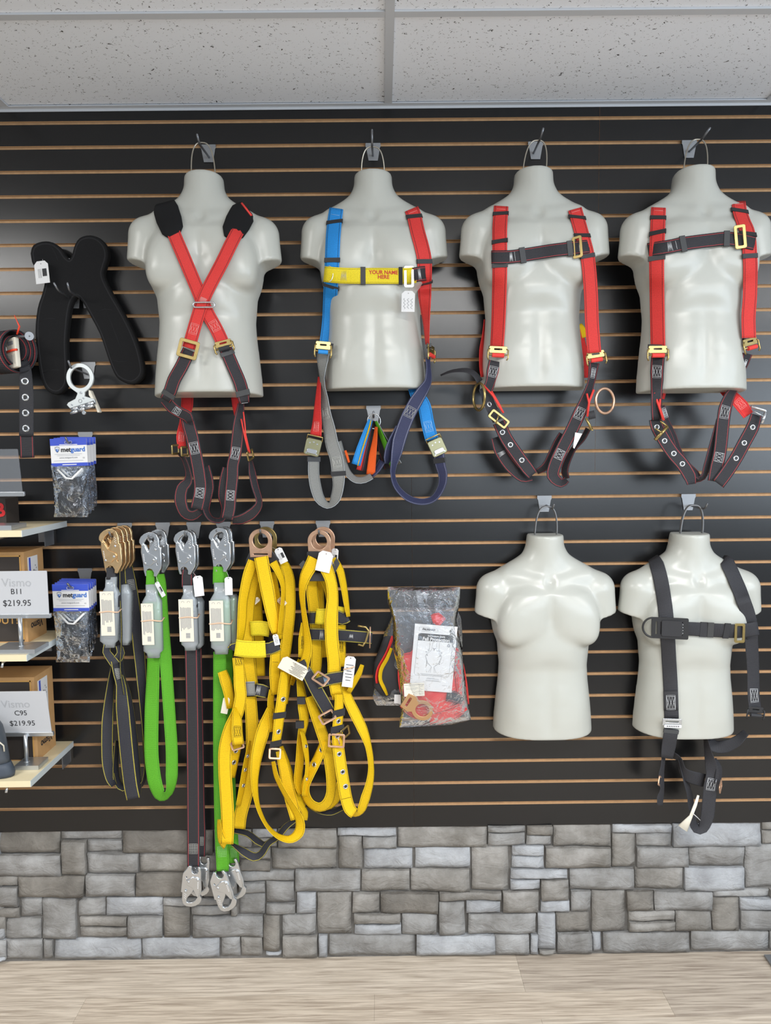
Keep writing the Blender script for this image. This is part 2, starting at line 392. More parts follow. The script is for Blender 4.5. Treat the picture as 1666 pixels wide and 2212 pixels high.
# ------------------------------------------------------------------ stone veneer below
base = struct('wall_back_base', mesh(*(lambda b: (b.v, b.f))((lambda b: (b.box((0, 0.035, SLAT_BOT / 2), (WX1 - WX0, 0, 0), (0, 0.05, 0), (0, 0, SLAT_BOT)), b)[1])(MB()))), MT['mortar'])
crop = {'A': (0, 1760, 560 / 1666), 'B': (520, 1760, 580 / 1666), 'C': (1060, 1760, 606 / 1666)}
ST = {'A': '''-60 108 382 252 2;388 96 778 165 0;395 168 552 388 0;557 168 780 247 0;785 98 1370 247 2;1374 98 1470 246 0;-60 254 392 398 0;557 251 888 386 0;893 249 1480 378 0;
-60 400 112 460 0;-60 465 115 598 0;118 395 545 526 2;550 388 868 526 0;870 376 1300 526 2;1305 374 1525 526 0;-60 602 122 672 0;125 533 265 662 0;268 533 490 803 0;495 533 674 658 0;680 533 1046 662 1;1050 533 1475 582 0;
1052 586 1223 790 2;1228 584 1480 652 0;1484 582 1528 652 0;-60 676 24 803 1;30 670 260 806 0;508 660 812 727 3;510 730 815 799 3;818 664 1042 795 0;1238 655 1690 790 0;
-60 806 30 910 1;-60 914 35 975 1;36 807 268 970 0;271 805 337 968 0;341 802 904 964 1;910 793 1413 948 1;1418 790 1545 942 0;1548 790 1688 942 0;1484 249 1530 378 0''',
'B': '''-70 68 66 205 0;74 68 226 146 1;74 149 226 205 0;231 68 598 209 0;602 64 968 126 1;605 131 753 342 0;757 131 969 208 0;975 58 1531 206 3;1535 54 1768 110 0;1535 113 1768 190 0;
-20 209 184 282 0;-20 286 186 352 2;189 211 596 346 0;760 211 1072 339 1;1080 206 1427 333 1;1434 192 1666 472 3;-10 355 334 416 0;-10 420 152 490 0;156 418 332 549 0;338 347 744 481 0;748 344 1051 479 0;1055 337 1424 486 3;
-10 494 153 624 0;158 552 342 621 0;345 485 470 616 1;474 487 689 747 0;694 489 864 613 0;866 487 1229 614 2;1232 482 1618 537 0;1230 540 1394 744 0;1397 535 1614 607 1;
138 628 244 848 2;256 621 467 749 0;702 614 993 677 3;704 680 1000 748 1;1000 617 1219 744 0;1410 611 1832 737 0;153 851 252 908 1;259 751 478 910 0;481 751 541 908 1;547 750 1084 910 0;1088 745 1581 902 1''',
'C': '''212 53 368 122 2;212 125 362 183 0;372 51 716 190 3;722 50 1076 112 1;723 116 863 316 0;867 114 1079 190 0;1084 47 1611 190 1;1616 46 1760 96 0;1616 99 1760 176 0;
126 182 319 244 1;128 249 321 321 1;325 192 716 317 3;870 194 1180 317 0;1182 191 1512 311 0;1518 178 1780 438 0;118 325 460 381 1;118 385 295 449 1;299 385 464 509 0;471 320 856 446 0;860 318 1149 449 0;1153 316 1512 449 1;
72 456 290 580 3;297 512 472 577 1;475 449 598 574 0;602 453 804 695 3;810 456 971 572 2;974 456 1319 572 0;1325 443 1660 494 0;1320 499 1481 692 2;1484 497 1760 566 1;1490 570 1760 692 0;
278 583 387 795 1;286 799 387 850 0;391 579 590 702 2;818 572 1096 633 3;820 637 1099 697 3;1100 574 1312 695 0;24 711 233 853 0;236 711 281 851 1;396 700 604 852 0;607 700 664 850 1;668 700 1184 852 0;1191 693 1656 846 0;1660 690 1780 846 0;1663 446 1780 494 0'''}
rs = random.Random(3)
def stone(x0, y0, x1, y1, kind):
    c = [P(x0, y1, 0.005), P(x1, y1, 0.005), P(x1, y0, 0.005), P(x0, y0, 0.005)]
    W = np.linalg.norm(c[1] - c[0]); H = np.linalg.norm(c[3] - c[0])
    nx = max(4, min(16, int(W / 0.022))); ny = max(4, min(12, int(H / 0.02)))
    g = 0.0016; prot = rs.uniform(0.012, 0.026); sx, sy = rs.uniform(-.006, .006), rs.uniform(-.006, .006); sd = rs.uniform(0, 90)
    vs = []
    for j in range(ny + 1):
        for i in range(nx + 1):
            u, v = i / nx, j / ny
            p = (c[0] * (1 - u) + c[1] * u) * (1 - v) + (c[3] * (1 - u) + c[2] * u) * v
            wob = noise.noise(Vector((p[0] * 16, p[2] * 16, sd))) * 0.0035
            wob2 = noise.noise(Vector((p[0] * 16, p[2] * 16, sd + 40))) * 0.0035
            X = p[0] + (g if i == 0 else -g if i == nx else 0) + wob; Z = p[2] + (g if j == 0 else -g if j == ny else 0) + wob2
            n1 = noise.noise(Vector((p[0] * 11, p[2] * 14, sd))) * 0.009
            n2 = noise.noise(Vector((p[0] * 34, p[2] * 42, sd + 9))) * 0.0042
            ed = min(min(u, 1 - u) * W, min(v, 1 - v) * H); r = 1 - max(0, 1 - ed / 0.008) ** 2
            d = prot + (n1 + n2 + sx * (u - .5) * 2 + sy * (v - .5) * 2) * (0.55 + .45 * r) - 0.007 * (1 - r)
            d = max(d, 0.004)
            vs.append((X, -d + 0.010, Z))
    k = nx + 1; fs = [(j * k + i, j * k + i + 1, (j + 1) * k + i + 1, (j + 1) * k + i) for j in range(ny) for i in range(nx)]
    rim = [i for i in range(k)] + [j * k + nx for j in range(1, ny + 1)] + [ny * k + i for i in range(nx - 1, -1, -1)] + [j * k for j in range(ny - 1, 0, -1)]
    b0 = len(vs); vs += [(vs[q][0], 0.016, vs[q][2]) for q in rim]; n = len(rim)
    fs += [(rim[q], b0 + q, b0 + (q + 1) % n, rim[(q + 1) % n]) for q in range(n)]
    me = mesh(vs, fs, 'stone')
    me.polygons.foreach_set('use_smooth', [i < nx * ny for i in range(len(fs))])
    return struct('stone', me, STONES[kind], base)
for key, txt in ST.items():
    ox, oy, s = crop[key]
    for e in txt.replace('\n', '').split(';'):
        a = e.split()
        if len(a) < 5: continue
        x0, y0, x1, y1 = [float(q) * s for q in a[:4]]; k = int(a[4])
        if k == 0 and rs.random() < 0.35: k = 3
        yt, yb = y0 + oy, y1 + oy
        zt = P(x0 + ox, yt, 0.005)[2]
        if zt > SLAT_BOT - 0.012: yt = pix((P(x0 + ox, yt)[0], 0, SLAT_BOT - .001))[1]
        if P(x0 + ox, yb, .005)[2] < 0.02: yb = pix((P(x0 + ox, yb)[0], 0, 0.012 - rs.uniform(0, .006)))[1]
        stone(x0 + ox, yt, x1 + ox, yb, k)
# stones that run on beyond both ends of the view
for side in (-1, 1):
    z = 0.012
    for h in (0.075, 0.09, 0.10, 0.085, 0.12):
        x = 1.405 if side > 0 else -1.35
        while abs(x) < 2.6:
            w = rs.uniform(.12, .3); a, b_ = (x, x + w) if side > 0 else (x - w, x)
            q0, q1 = pix((a, 0, min(z + h, SLAT_BOT) - .001)), pix((b_, 0, z))
            stone(q0[0], q0[1], q1[0], q1[1], rs.choice((0, 0, 3, 1))); x += w * side
        z += h + .001

# ------------------------------------------------------------------ floor planks
FY0, FY1 = 0.03, -6.4
b = MB(); b.box((0, (FY0 + FY1) / 2, -0.012), (7.6, 0, 0), (0, FY0 - FY1, 0), (0, 0, 0.02))
floor = struct('floor', mesh(b.v, b.f), MT['mortar'])
y1 = pfloor(800, 2148)[1]; y2 = pfloor(800, 2206)[1]; PW = y1 - y2
jr1, jr2 = pfloor(1124, 2100)[0], pfloor(809, 2176)[0]
pl = random.Random(5)
rows = [(FY0, y1, jr1)] + [(y1 - PW * i, y1 - PW * (i + 1), jr2 + (0.31 * i * 1.7) % 0.95) for i in range(0, 22)]
for ri, (ya, yb, jx) in enumerate(rows):
    xs = [jx + k * 0.953 for k in range(-5, 6)]
    if ri == 0: xs = [jr1 + k * 1.9 for k in range(-2, 3)]
    xs = [-3.8] + [x for x in xs if -3.75 < x < 3.75] + [3.8]
    for a, c_ in zip(xs[:-1], xs[1:]):
        q = MB(); e = 0.0003; q.box(((a + c_) / 2, (ya + yb) / 2, -0.001), (c_ - a - 2 * e, 0, 0), (0, abs(ya - yb) - 2 * e, 0), (0, 0, 0.002 + pl.uniform(-2e-4, 0)))
        o = struct('plank', mesh(q.v, q.f, 'plank'), PLANKS[{0: 2, 1: 0, 2: 1}[pl.randrange(3)]] if ri > 0 else PLANKS[2 if a < jr1 - .1 else 1], floor)
# ------------------------------------------------------------------ ceiling grid and tiles
b = MB(); b.box((0, -3.1, CEIL + 0.06), (7.6, 0, 0), (0, 6.6, 0), (0, 0, 0.05))
ceil = struct('ceiling', mesh(b.v, b.f), MT['tbar'])
cy = [-0.4786 - 0.6096 * k for k in range(0, 10)]; cx = [0.0325 + 1.2192 * k for k in range(-3, 4)]
ye = [0.0] + cy; xe = [-3.7] + [x for x in cx if abs(x) < 3.7] + [3.7]
TROFFERS = [(-1.80, -2.0)]
light_cells = {(1, 3), (3, 5), (5, 3), (1, 7)}
cells = []
for i in range(len(xe) - 1):
    for j in range(len(ye) - 1):
        xa, xb, ya, yb = xe[i], xe[i + 1], ye[j + 1], ye[j]
        q = MB(); q.box(((xa + xb) / 2, (ya + yb) / 2, CEIL + 0.012), (xb - xa - 0.006, 0, 0), (0, yb - ya - 0.006, 0), (0, 0, 0.014))
        cells.append((i, j, xa, xb, ya, yb))
        struct('ceiling_tile', mesh(q.v, q.f, 'ceiling_tile'), MT['tile'], ceil)
for x in xe[1:-1]:
    q = MB(); q.box((x, -3.111, CEIL + 0.0015), (0.0238, 0, 0), (0, 6.178, 0), (0, 0, 0.005)); struct('grid_runner', mesh(q.v, q.f, 'runner'), MT['tbar'], ceil)
for y in ye[1:]:
    for xa, xb in zip(xe[:-1], xe[1:]):
        q = MB(); q.box(((xa + xb) / 2, y, CEIL + 0.002), (xb - xa - 0.024, 0, 0), (0, 0.0238, 0), (0, 0, 0.005)); struct('grid_crossbar', mesh(q.v, q.f, 'crossbar'), MT['tbar'], ceil)
q = MB(); q.box((0, -0.011, CEIL + 0.0005), (5.5, 0, 0), (0, 0.02, 0), (0, 0, 0.003)); q.box((0, -0.0008, CEIL - 0.004), (5.5, 0, 0), (0, 0.0016, 0), (0, 0, 0.009))
struct('wall_angle', mesh(q.v, q.f, 'wall_angle'), MT['tbar'], ceil)
# ------------------------------------------------------------------ torso forms: one solid grown from a distance field
def build_torso():
    h = 0.0045
    xs = np.arange(-0.27, 0.2701, h); ys = np.arange(-0.02, 0.2001, h); zs = np.arange(-0.02, 0.6901, h)
    X, Y, Z = np.meshgrid(xs, ys, zs, indexing='ij')
    def smin(a, b, k):
        t = np.clip(0.5 + 0.5 * (b - a) / k, 0, 1); return b * (1 - t) + a * t - k * t * (1 - t)
    def smax(a, b, k): return -smin(-a, -b, k)
    def ell(c, r):
        q = np.sqrt(((X - c[0]) / r[0]) ** 2 + ((Y - c[1]) / r[1]) ** 2 + ((Z - c[2]) / r[2]) ** 2)
        return (q - 1) * min(r)
    def caps(a, b, ra, rb):
        a, b = np.array(a), np.array(b); d = b - a; L = d @ d
        t = np.clip(((X - a[0]) * d[0] + (Y - a[1]) * d[1] + (Z - a[2]) * d[2]) / L, 0, 1)
        return np.sqrt((X - a[0] - t * d[0]) ** 2 + (Y - a[1] - t * d[1]) ** 2 + (Z - a[2] - t * d[2]) ** 2) - (ra + (rb - ra) * t)
    zk = [-.05, 0.0, 0.06, .12, .18, .228, .30, .36, .394, .44, .48, .52, .56, .60, .70]
    ak = [.167, .166, .162, .156, .149, .1465, .153, .167, .174, .178, .172, .155, .115, .06, .04]
    bk = [.126, .128, .131, .131, .127, .122, .124, .130, .132, .130, .122, .108, .09, .07, .05]
    a = np.interp(Z, zk, ak); b = np.interp(Z, zk, bk)
    AX = np.abs(X)
    # rib cage arch, rectus, midline furrow
    arch = 0.258 - 2.6 * X ** 2
    st = 1 / (1 + np.exp(-(Z - arch) / 0.013)); fade = np.clip((0.40 - Z) / 0.10, 0, 1)
    b = b + 0.018 * st * fade * np.exp(-(AX / 0.115) ** 4)
    win = np.clip(Z / 0.05, 0, 1) * np.clip((0.27 - Z) / 0.14, 0, 1)
    b = b + win * (0.0025 * np.exp(-((AX - 0.045) / 0.036) ** 2) - 0.0042 * np.exp(-(AX / 0.020) ** 2))
    for zc in (0.115, 0.185): b = b - win * 0.0015 * np.exp(-((Z - zc) / 0.014) ** 2) * np.exp(-((AX - .04) / 0.028) ** 2)
    b = b + 0.006 * np.exp(-((AX - 0.105) / 0.03) ** 2) * np.exp(-((Z - 0.09) / 0.06) ** 2)
    p = 2.5
    q = (np.abs(X / a) ** p + np.abs(np.maximum(Y, 0) / b) ** p) ** (1 / p)
    f = (q - 1) * np.minimum(a, b) * 0.85
    # chest muscles
    for s in (-1, 1):
        pw = ((np.abs(X - s * 0.081) / 0.086) ** 2.7 + (np.maximum(Y - .05, 0) / 0.102) ** 4.5 + (np.abs(Z - 0.398 + 0.22 * (AX - .08)) / 0.088) ** 2.5) ** (1 / 2.4)
        pec = (pw - 1) * 0.07
        f = smin(f, pec, 0.013 + 0.035 * np.clip((Z - .40) / .08, 0, 1))
    f = smax(f, -(caps((0, .160, .325), (0, .150, .47), 0.008, 0.005)), 0.014)
    # neck, slope to the shoulders, collar bones
    neck = ((np.sqrt((X / (0.0565 + 0.05 * np.clip(.60 - Z, 0, .1))) ** 2 + ((Y - 0.05) / 0.056) ** 2) - 1) * 0.05)
    neck = np.maximum(neck, 0.47 - Z)
    f = smin(f, neck, 0.028)
    for s in (-1, 1):
        f = smin(f, caps((s * 0.045, 0.046, 0.572), (s * 0.172, 0.048, 0.492), 0.032, 0.044), 0.04)
        f = smin(f, caps((s * 0.016, 0.101, 0.515), (s * 0.13, 0.075, 0.535), 0.010, 0.010), 0.028)
        arm = caps((s * 0.173, 0.052, 0.484), (s * 0.193, 0.046, 0.34), 0.053, 0.047)
        cut = (-(Z - 0.410) * 1.0 + (s * X - 0.236) * 0.27) / 1.04
        arm = smax(arm, cut, 0.003)
        f = smin(f, arm, 0.017)
    f = smax(f, -(caps((0, 0.128, 0.523), (0, .14, 0.56), 0.012, .02)), 0.02)
    # trim: flat back, flat neck top, flat hip cut
    f = smax(f, -Y, 0.004); f = smax(f, Z - 0.665, 0.005); f = smax(f, -Z, 0.004)
    # surface nets
    nx, ny, nz = f.shape; ins = f < 0
    cor = [(i, j, k) for i in (0, 1) for j in (0, 1) for k in (0, 1)]
    cnt = sum(ins[i:nx - 1 + i, j:ny - 1 + j, k:nz - 1 + k].astype(int) for i, j, k in cor)
    act = (cnt > 0) & (cnt < 8)
    acc = np.zeros(act.shape + (3,)); num = np.zeros(act.shape)
    for A in cor:
        for ax in range(3):
            if A[ax]: continue
            Bc = list(A); Bc[ax] = 1
            fa = f[A[0]:nx - 1 + A[0], A[1]:ny - 1 + A[1], A[2]:nz - 1 + A[2]]; fb = f[Bc[0]:nx - 1 + Bc[0], Bc[1]:ny - 1 + Bc[1], Bc[2]:nz - 1 + Bc[2]]
            x = (fa < 0) != (fb < 0); t = np.where(x, fa / np.where(fa == fb, 1, fa - fb), 0)
            for c in range(3):
                acc[..., c] += np.where(x, A[c] + (t if c == ax else 0), 0)
            num += x
    idx = -np.ones(act.shape, int); ii = np.argwhere(act); idx[act] = np.arange(len(ii))
    pos = ii + acc[act] / num[act][:, None]
    V = np.stack([xs[0] + pos[:, 0] * h, ys[0] + pos[:, 1] * h, zs[0] + pos[:, 2] * h], 1)
    Fc = []
    for ax in range(3):
        o1, o2 = [(1, 2), (2, 0), (0, 1)][ax]
        sl0 = [slice(1, n - 1) for n in f.shape]; sl0[ax] = slice(0, f.shape[ax] - 1); sl1 = list(sl0); sl1[ax] = slice(1, f.shape[ax])
        x = ins[tuple(sl0)] != ins[tuple(sl1)]; e = np.argwhere(x)
        off = np.array([1, 1, 1]); off[ax] = 0; e = e + off
        up = ins[tuple(e.T)]
        def at(d1, d2):
            c = e.copy(); c[:, o1] -= d1; c[:, o2] -= d2; return idx[tuple(c.T)]
        Q = np.stack([at(0, 0), at(1, 0), at(1, 1), at(0, 1)], 1); Q[~up] = Q[~up][:, ::-1]
        Fc.append(Q)
    Fc = np.concatenate(Fc)
    me = bpy.data.meshes.new('torso_body'); me.from_pydata(V.tolist(), [], Fc.tolist()); me.update()
    # relax the grid steps a little
    bm = bmesh.new(); bm.from_mesh(me)
    for _ in range(2): bmesh.ops.smooth_vert(bm, verts=bm.verts, factor=0.5, use_axis_x=True, use_axis_y=True, use_axis_z=True)
    bmesh.ops.recalc_face_normals(bm, faces=bm.faces)
    bm.to_mesh(me); bm.free()
    for v in me.vertices: v.co.y = -v.co.y      # front towards the room
    me.flip_normals()
    me.polygons.foreach_set('use_smooth', [True] * len(me.polygons)); me.materials.append(MT['torso'])
    return me
TORSO_ME = build_torso()
TORSO = {}
def torso(key, nx_, ny_, back, tilt, yaw, label, loop_top, fwd=0.0, roll=0.0, flat=False):
    """hang a torso with the middle of its neck top at a pixel; back = distance of its back from the slats there"""
    tp = P(nx_, ny_, back + 0.05)
    R = Matrix.Rotation(math.radians(yaw), 4, 'Z') @ Matrix.Rotation(math.radians(tilt), 4, 'X') @ Matrix.Rotation(math.radians(roll), 4, 'Y')
    top_l = Vector((0, -0.05, 0.663)); org = Vector(map(float, tp)) - (R @ top_l)
    e = thing('mannequin_torso', label, 'mannequin', org, 'white torso forms on the slat wall')
    e.rotation_euler = R.to_euler()
    bpy.context.view_layer.update()
    mw = Matrix.Translation(org) @ R
    o = bpy.data.objects.new('torso_body', TORSO_ME); COL.objects.link(o); o.parent = e
    # hanging loop of bent wire or flat bar, out of the neck top up to the peg
    q = MB(); lt = mw.inverted() @ Vector(map(float, P(loop_top[0], loop_top[1], loop_top[2])))
    hw = 0.036; pts = []
    for t in np.linspace(0, 1, 25):
        a = math.pi * (1 - t); hgt = lt.z - 0.655
        x = hw * math.copysign(abs(math.cos(a)) ** 0.7, math.cos(a)); s_ = math.sin(a) ** 0.75 if 0 < t < 1 else 0
        zz = 0.655 + hgt * min(1, s_); k = (zz - 0.655) / hgt
        pts.append((x * (1 - .0 * k) + lt.x * k, -0.05 * (1 - k) + lt.y * k, zz))
    if flat: q.tube(pts, 1.0, 8, flat=((0, 1, 0), (0.0078, 0.0024)))
    else: q.tube(pts, 0.0021, 8)
    me = mesh(q.v, q.f, 'hanging_loop'); me.polygons.foreach_set('use_smooth', [True] * len(me.polygons)); me.materials.append(MT['wire'] if not flat else MT['steel'])
    l = bpy.data.objects.new('hanging_loop', me); COL.objects.link(l); l.parent = e
    vs = [mw @ v.co for v in TORSO_ME.vertices]
    TORSO[key] = (BVHTree.FromPolygons(vs, [tuple(p.vertices) for p in TORSO_ME.polygons]), mw)
    return e

torso('T1', 440, 384, 0.085, -4, 3, 'leftmost upper white torso form, under the crossed red chest straps', (436, 308, 0.118))
torso('T2', 806, 379, 0.030, 0, 0, 'white torso form under the blue and red harness with the yellow chest strap', (805, 317, 0.09))
torso('T3', 1154, 374, 0.060, -2, 0, 'upper white torso form second from the right, red harness with yellow tag behind its flank', (1162, 303, 0.10))
torso('T4', 1502, 372, 0.10, -3, 0, 'upper white torso form farthest right, red harness with a steel hip buckle', (1508, 301, 0.11))
torso('T5', 1179, 1156, 0.022, 0, 0, 'bare white torso form wearing no harness, lower row', (1182, 1094, 0.075), flat=True)
torso('T6', 1493, 1153, 0.030, 0, 0, 'lower white torso form dressed in the all-black harness', (1499, 1091, 0.085), flat=True)
# ------------------------------------------------------------------ straps
class Ribbon:
    pass
def sstep(n): return max(2, n)
def strap(parent, name, mat, pts, T=None, d=0.10, W=0.044, off=0.0035, th=0.0022, sg=1, label=None, round_end=False, smooth_d=None, lift=None):
    smooth_d = (5 if T else 2) if smooth_d is None else smooth_d
    """a woven strap along pixels; pts = (x, y[, seen width px[, distance from wall]]); lies on torso T where it has no distance of its own"""
    p2 = []
    for q in pts:
        q = tuple(q) + (None,) * (4 - len(q)); p2.append(q)
    ctl = np.array([[q[0], q[1]] for q in p2], float)
    seg = np.linalg.norm(np.diff(ctl, axis=0), axis=1)
    npr = [max(2, int(math.ceil(s / 9.0))) for s in seg]
    par = np.concatenate([[0]] + [np.arange(1, n + 1) / n + i for i, n in enumerate(npr)])
    c2 = catmull(ctl, npr)
    bvh = TORSO[T][0] if T else None
    def cast(x, y):
        if bvh is None: return None
        r = ray(x, y); hit = bvh.ray_cast(Vector(map(float, CAM)), Vector(map(float, r / np.linalg.norm(r))))
        return -hit[0].y + off if hit[0] is not None else None
    n = len(c2); dist = np.full(n, np.nan); onT = np.zeros(n, bool)
    dc = [q[3] if q[3] is not None else (None if T else d) for q in p2]
    for i in range(n):
        a = par[i]; k = min(int(a), len(p2) - 2); t = a - k
        A, Bq = dc[k], dc[k + 1]
        if A is not None and Bq is not None: dist[i] = A * (1 - t) + Bq * t
        elif A is not None and t < 1e-6: dist[i] = A
        elif Bq is not None and t > 1 - 1e-6: dist[i] = Bq
        else:
            h = cast(*c2[i])
            if h is not None: dist[i] = h; onT[i] = True
    ok = ~np.isnan(dist)
    if not ok.any(): dist[:] = d
    else: dist = np.interp(np.arange(n), np.where(ok)[0], dist[ok])
    wc = [q[2] for q in p2]
    tg = np.gradient(c2, axis=0); tg /= np.linalg.norm(tg, axis=1)[:, None] + 1e-9
    pr = np.stack([tg[:, 1], -tg[:, 0]], 1)
    sc = np.array([scale_at(P(c2[i][0], c2[i][1], dist[i])) for i in range(n)])
    full = W * sc
    wk = np.array([min(w, f0) if w is not None else f0 for w, f0 in zip(wc, np.interp(range(len(wc)), par, full))])
    wpx = np.interp(par, range(len(wk)), wk)
    dl, dr = dist.copy(), dist.copy()
    for i in range(n):
        if onT[i]:
            a = cast(*(c2[i] - pr[i] * wpx[i] / 2)); b = cast(*(c2[i] + pr[i] * wpx[i] / 2))
            if a is not None and abs(a - dist[i]) < 0.03: dl[i] = max(a, dist[i] - .012)
            else: dl[i] = dist[i] - (0.01 if a is None or a < dist[i] else 0)
            if b is not None and abs(b - dist[i]) < 0.03: dr[i] = max(b, dist[i] - .012)
            else: dr[i] = dist[i] - (0.01 if b is None or b < dist[i] else 0)
            if a is not None and b is not None: dl[i], dr[i] = max(dl[i], a if abs(a - dist[i]) < .03 else -1), max(dr[i], b if abs(b - dist[i]) < .03 else -1)
        else:
            wm = wpx[i] / sc[i]
            if wm < W * 0.97:
                e = math.sqrt(max(0, W * W - wm * wm)) / 2 * 0.8
                dl[i] += sg * e; dr[i] -= sg * e
    for _ in range(smooth_d):
        for q in (dl, dr, dist):
            if n > 2: q[1:-1] = np.maximum(q[1:-1] if T else -9, (q[:-2] + 2 * q[1:-1] + q[2:]) / 4)
    dl = np.maximum(dl, .006); dr = np.maximum(dr, .006)
    Lp = np.array([P(*(c2[i] - pr[i] * wpx[i] / 2), dl[i]) for i in range(n)])
    Rp = np.array([P(*(c2[i] + pr[i] * wpx[i] / 2), dr[i]) for i in range(n)])
    C = (Lp + Rp) / 2
    if T: C = np.array([P(*c2[i], max(dist[i], (dl[i] + dr[i]) / 2)) for i in range(n)])
    tw = np.gradient(C, axis=0); tw /= np.linalg.norm(tw, axis=1)[:, None] + 1e-9
    ac = Rp - Lp; ac /= np.linalg.norm(ac, axis=1)[:, None] + 1e-9
    N = np.cross(ac, tw); N /= np.linalg.norm(N, axis=1)[:, None] + 1e-9
    if ((CAM - C) * N).sum(1).mean() < 0: N = -N
    vl = np.concatenate([[0], np.cumsum(np.linalg.norm(np.diff(C, axis=0), axis=1))])
    us = [0, 0.08, 0.36, 0.64, 0.92, 1.0]
    V = []; UV = []
    for i in range(n):
        for sgn in (1, -1):
            for u in us:
                b = Lp[i] * (1 - u) + Rp[i] * u
                if T: b = b + (C[i] - (Lp[i] + Rp[i]) / 2) * (1 - abs(2 * u - 1) ** 2)
                k = 0.35 if u in (0, 1.0) else 1.0
                V.append(b + N[i] * (th / 2 * k * sgn + (th / 2 if T else 0))); UV.append((u, vl[i] / W))
    m_ = len(us); st = 2 * m_; Fs = []
    for i in range(n - 1):
        a, b = i * st, (i + 1) * st
        for j in range(m_ - 1):
            Fs.append((a + j, a + j + 1, b + j + 1, b + j)); Fs.append((a + m_ + j + 1, a + m_ + j, b + m_ + j, b + m_ + j + 1))
        Fs.append((a + m_, a, b, b + m_)); Fs.append((a + m_ - 1, a + 2 * m_ - 1, b + 2 * m_ - 1, b + m_ - 1))
    for a in (0, (n - 1) * st):
        for j in range(m_ - 1): Fs.append((a + j, a + m_ + j, a + m_ + j + 1, a + j + 1))
    me = mesh(V, Fs, name)
    ul = me.uv_layers.new(name='UVMap'); li = np.empty(len(me.loops), int); me.loops.foreach_get('vertex_index', li)
    ul.data.foreach_set('uv', np.array(UV)[li].ravel())
    me.polygons.foreach_set('use_smooth', [True] * len(me.polygons))
    bm = bmesh.new(); bm.from_mesh(me); bmesh.ops.recalc_face_normals(bm, faces=bm.faces); bm.to_mesh(me); bm.free()
    o = link(name, me, MT[mat] if isinstance(mat, str) else mat, parent)
    if label: o['label'] = label
    R = Ribbon(); R.o = o; R.parent = parent; R.c2 = c2; R.L, R.R, R.C, R.N, R.t, R.ac, R.v, R.W, R.th, R.w, R.pr, R.T = Lp, Rp, C, N, tw, ac, vl, W, th, wpx, pr, T
    return R
def rat(r, x, y):
    """frame on the strap's face at a pixel: origin, across, along (path direction), normal"""
    i = int(np.argmin(((r.c2 - np.array([x, y])) ** 2).sum(1))); u = 0.5 + float(np.dot(np.array([x, y]) - r.c2[i], r.pr[i])) / max(r.w[i], 1)
    o = r.L[i] * (1 - u) + r.R[i] * u
    if r.T: o = o + (r.C[i] - (r.L[i] + r.R[i]) / 2) * max(0, 1 - abs(2 * u - 1) ** 2)
    N = r.N[i]; t = r.t[i]; a = np.cross(t, N) if np.dot(np.cross(t, N), r.ac[i]) > 0 else np.cross(N, t)
    return (o + N * (r.th * (1.0 if r.T else .5)), a, t, N, i, u)
def surf(r, v, a):
    """point on the strap's face: v metres along, a metres across from the middle"""
    v = min(max(v, 0), r.v[-1]); u = a / r.W + 0.5
    g = lambda q: np.array([np.interp(v, r.v, q[:, k]) for k in range(3)])
    L, R_, C, N = g(r.L), g(r.R), g(r.C), g(r.N)
    o = L * (1 - u) + R_ * u
    if r.T: o = o + (C - (L + R_) / 2) * (1 - abs(2 * u - 1) ** 2)
    return o + N * (r.th * (1.0 if r.T else .5) + 0.0005)
def stitches(r, x, y, w=0.028, l=0.036, mat='white_thread', kind='X', rad=0.0005, turn=False):
    """box stitching sewn on a strap, threads as fine tubes"""
    f = rat(r, x, y); v0 = r.v[f[4]]
    def poly(pts):
        out = []
        for (a0, b0), (a1, b1) in zip(pts[:-1], pts[1:]):
            for t in (0, .5): out.append((a0 + (a1 - a0) * t, b0 + (b1 - b0) * t))
        out.append(pts[-1])
        b_.tube([surf(r, v0 + q[1], q[0]) for q in out], rad, 4)
    b_ = MB(); hw, hl = w / 2, l / 2
    sw = (lambda pts: [(q[1] * w / l, q[0] * l / w) for q in pts]) if turn else (lambda pts: pts)
    if kind == 'X':
        poly([(-hw, -hl), (hw, -hl), (hw, hl), (-hw, hl), (-hw, -hl)])
        poly(sw([(-hw, -hl + .004), (hw, -hl + .004)])); poly(sw([(-hw, hl - .004), (hw, hl - .004)]))
        for s in (1, -1):
            poly(sw([(-hw + w * i / 3, (hl - .004) * s * (1 if i % 2 else -1)) for i in range(4)]))
    elif kind == 'bar':
        poly([(-hw, 0), (hw, 0)])
    elif kind == 'zig':
        poly([(hw * (1 if i % 2 else -1), -hl + l * i / 8) for i in range(9)])
    elif kind == 'grid':
        for i in range(6): poly([(-hw + w * i / 5, -hl), (-hw + w * i / 5, hl)])
        for i in range(7): poly([(-hw, -hl + l * i / 6), (hw, -hl + l * i / 6)])
    return b_.build('stitching', MT[mat], r.o, True)
def keeper(r, x, y, ln=0.013, mat='elastic', extra=0.004, name='keeper_loop', thick=0.003):
    f = rat(r, x, y); i = f[4]
    wm = np.linalg.norm(r.R[i] - r.L[i]) + extra
    c = r.C[i] + r.N[i] * (r.th * .5 if r.T else 0)
    b_ = MB(); h = r.th + thick
    prof = []
    for sx, sn in ((-1, -1), (1, -1), (1, 1), (-1, 1)):
        for e in ((1, .4), (.95, 1)) if sx * sn > 0 else ((.95, 1), (1, .4)): prof.append((sx * wm / 2 * e[0], sn * h / 2 * e[1]))
    k = len(prof); vs = [c + f[1] * p[0] + f[3] * p[1] + f[2] * s * ln / 2 for s in (-1, 1) for p in prof]
    b_.add(vs, [(j, (j + 1) % k, k + (j + 1) % k, k + j) for j in range(k)] + [tuple(range(k)), tuple(range(2 * k - 1, k - 1, -1))])
    return b_.build(name, MT[mat], r.parent)
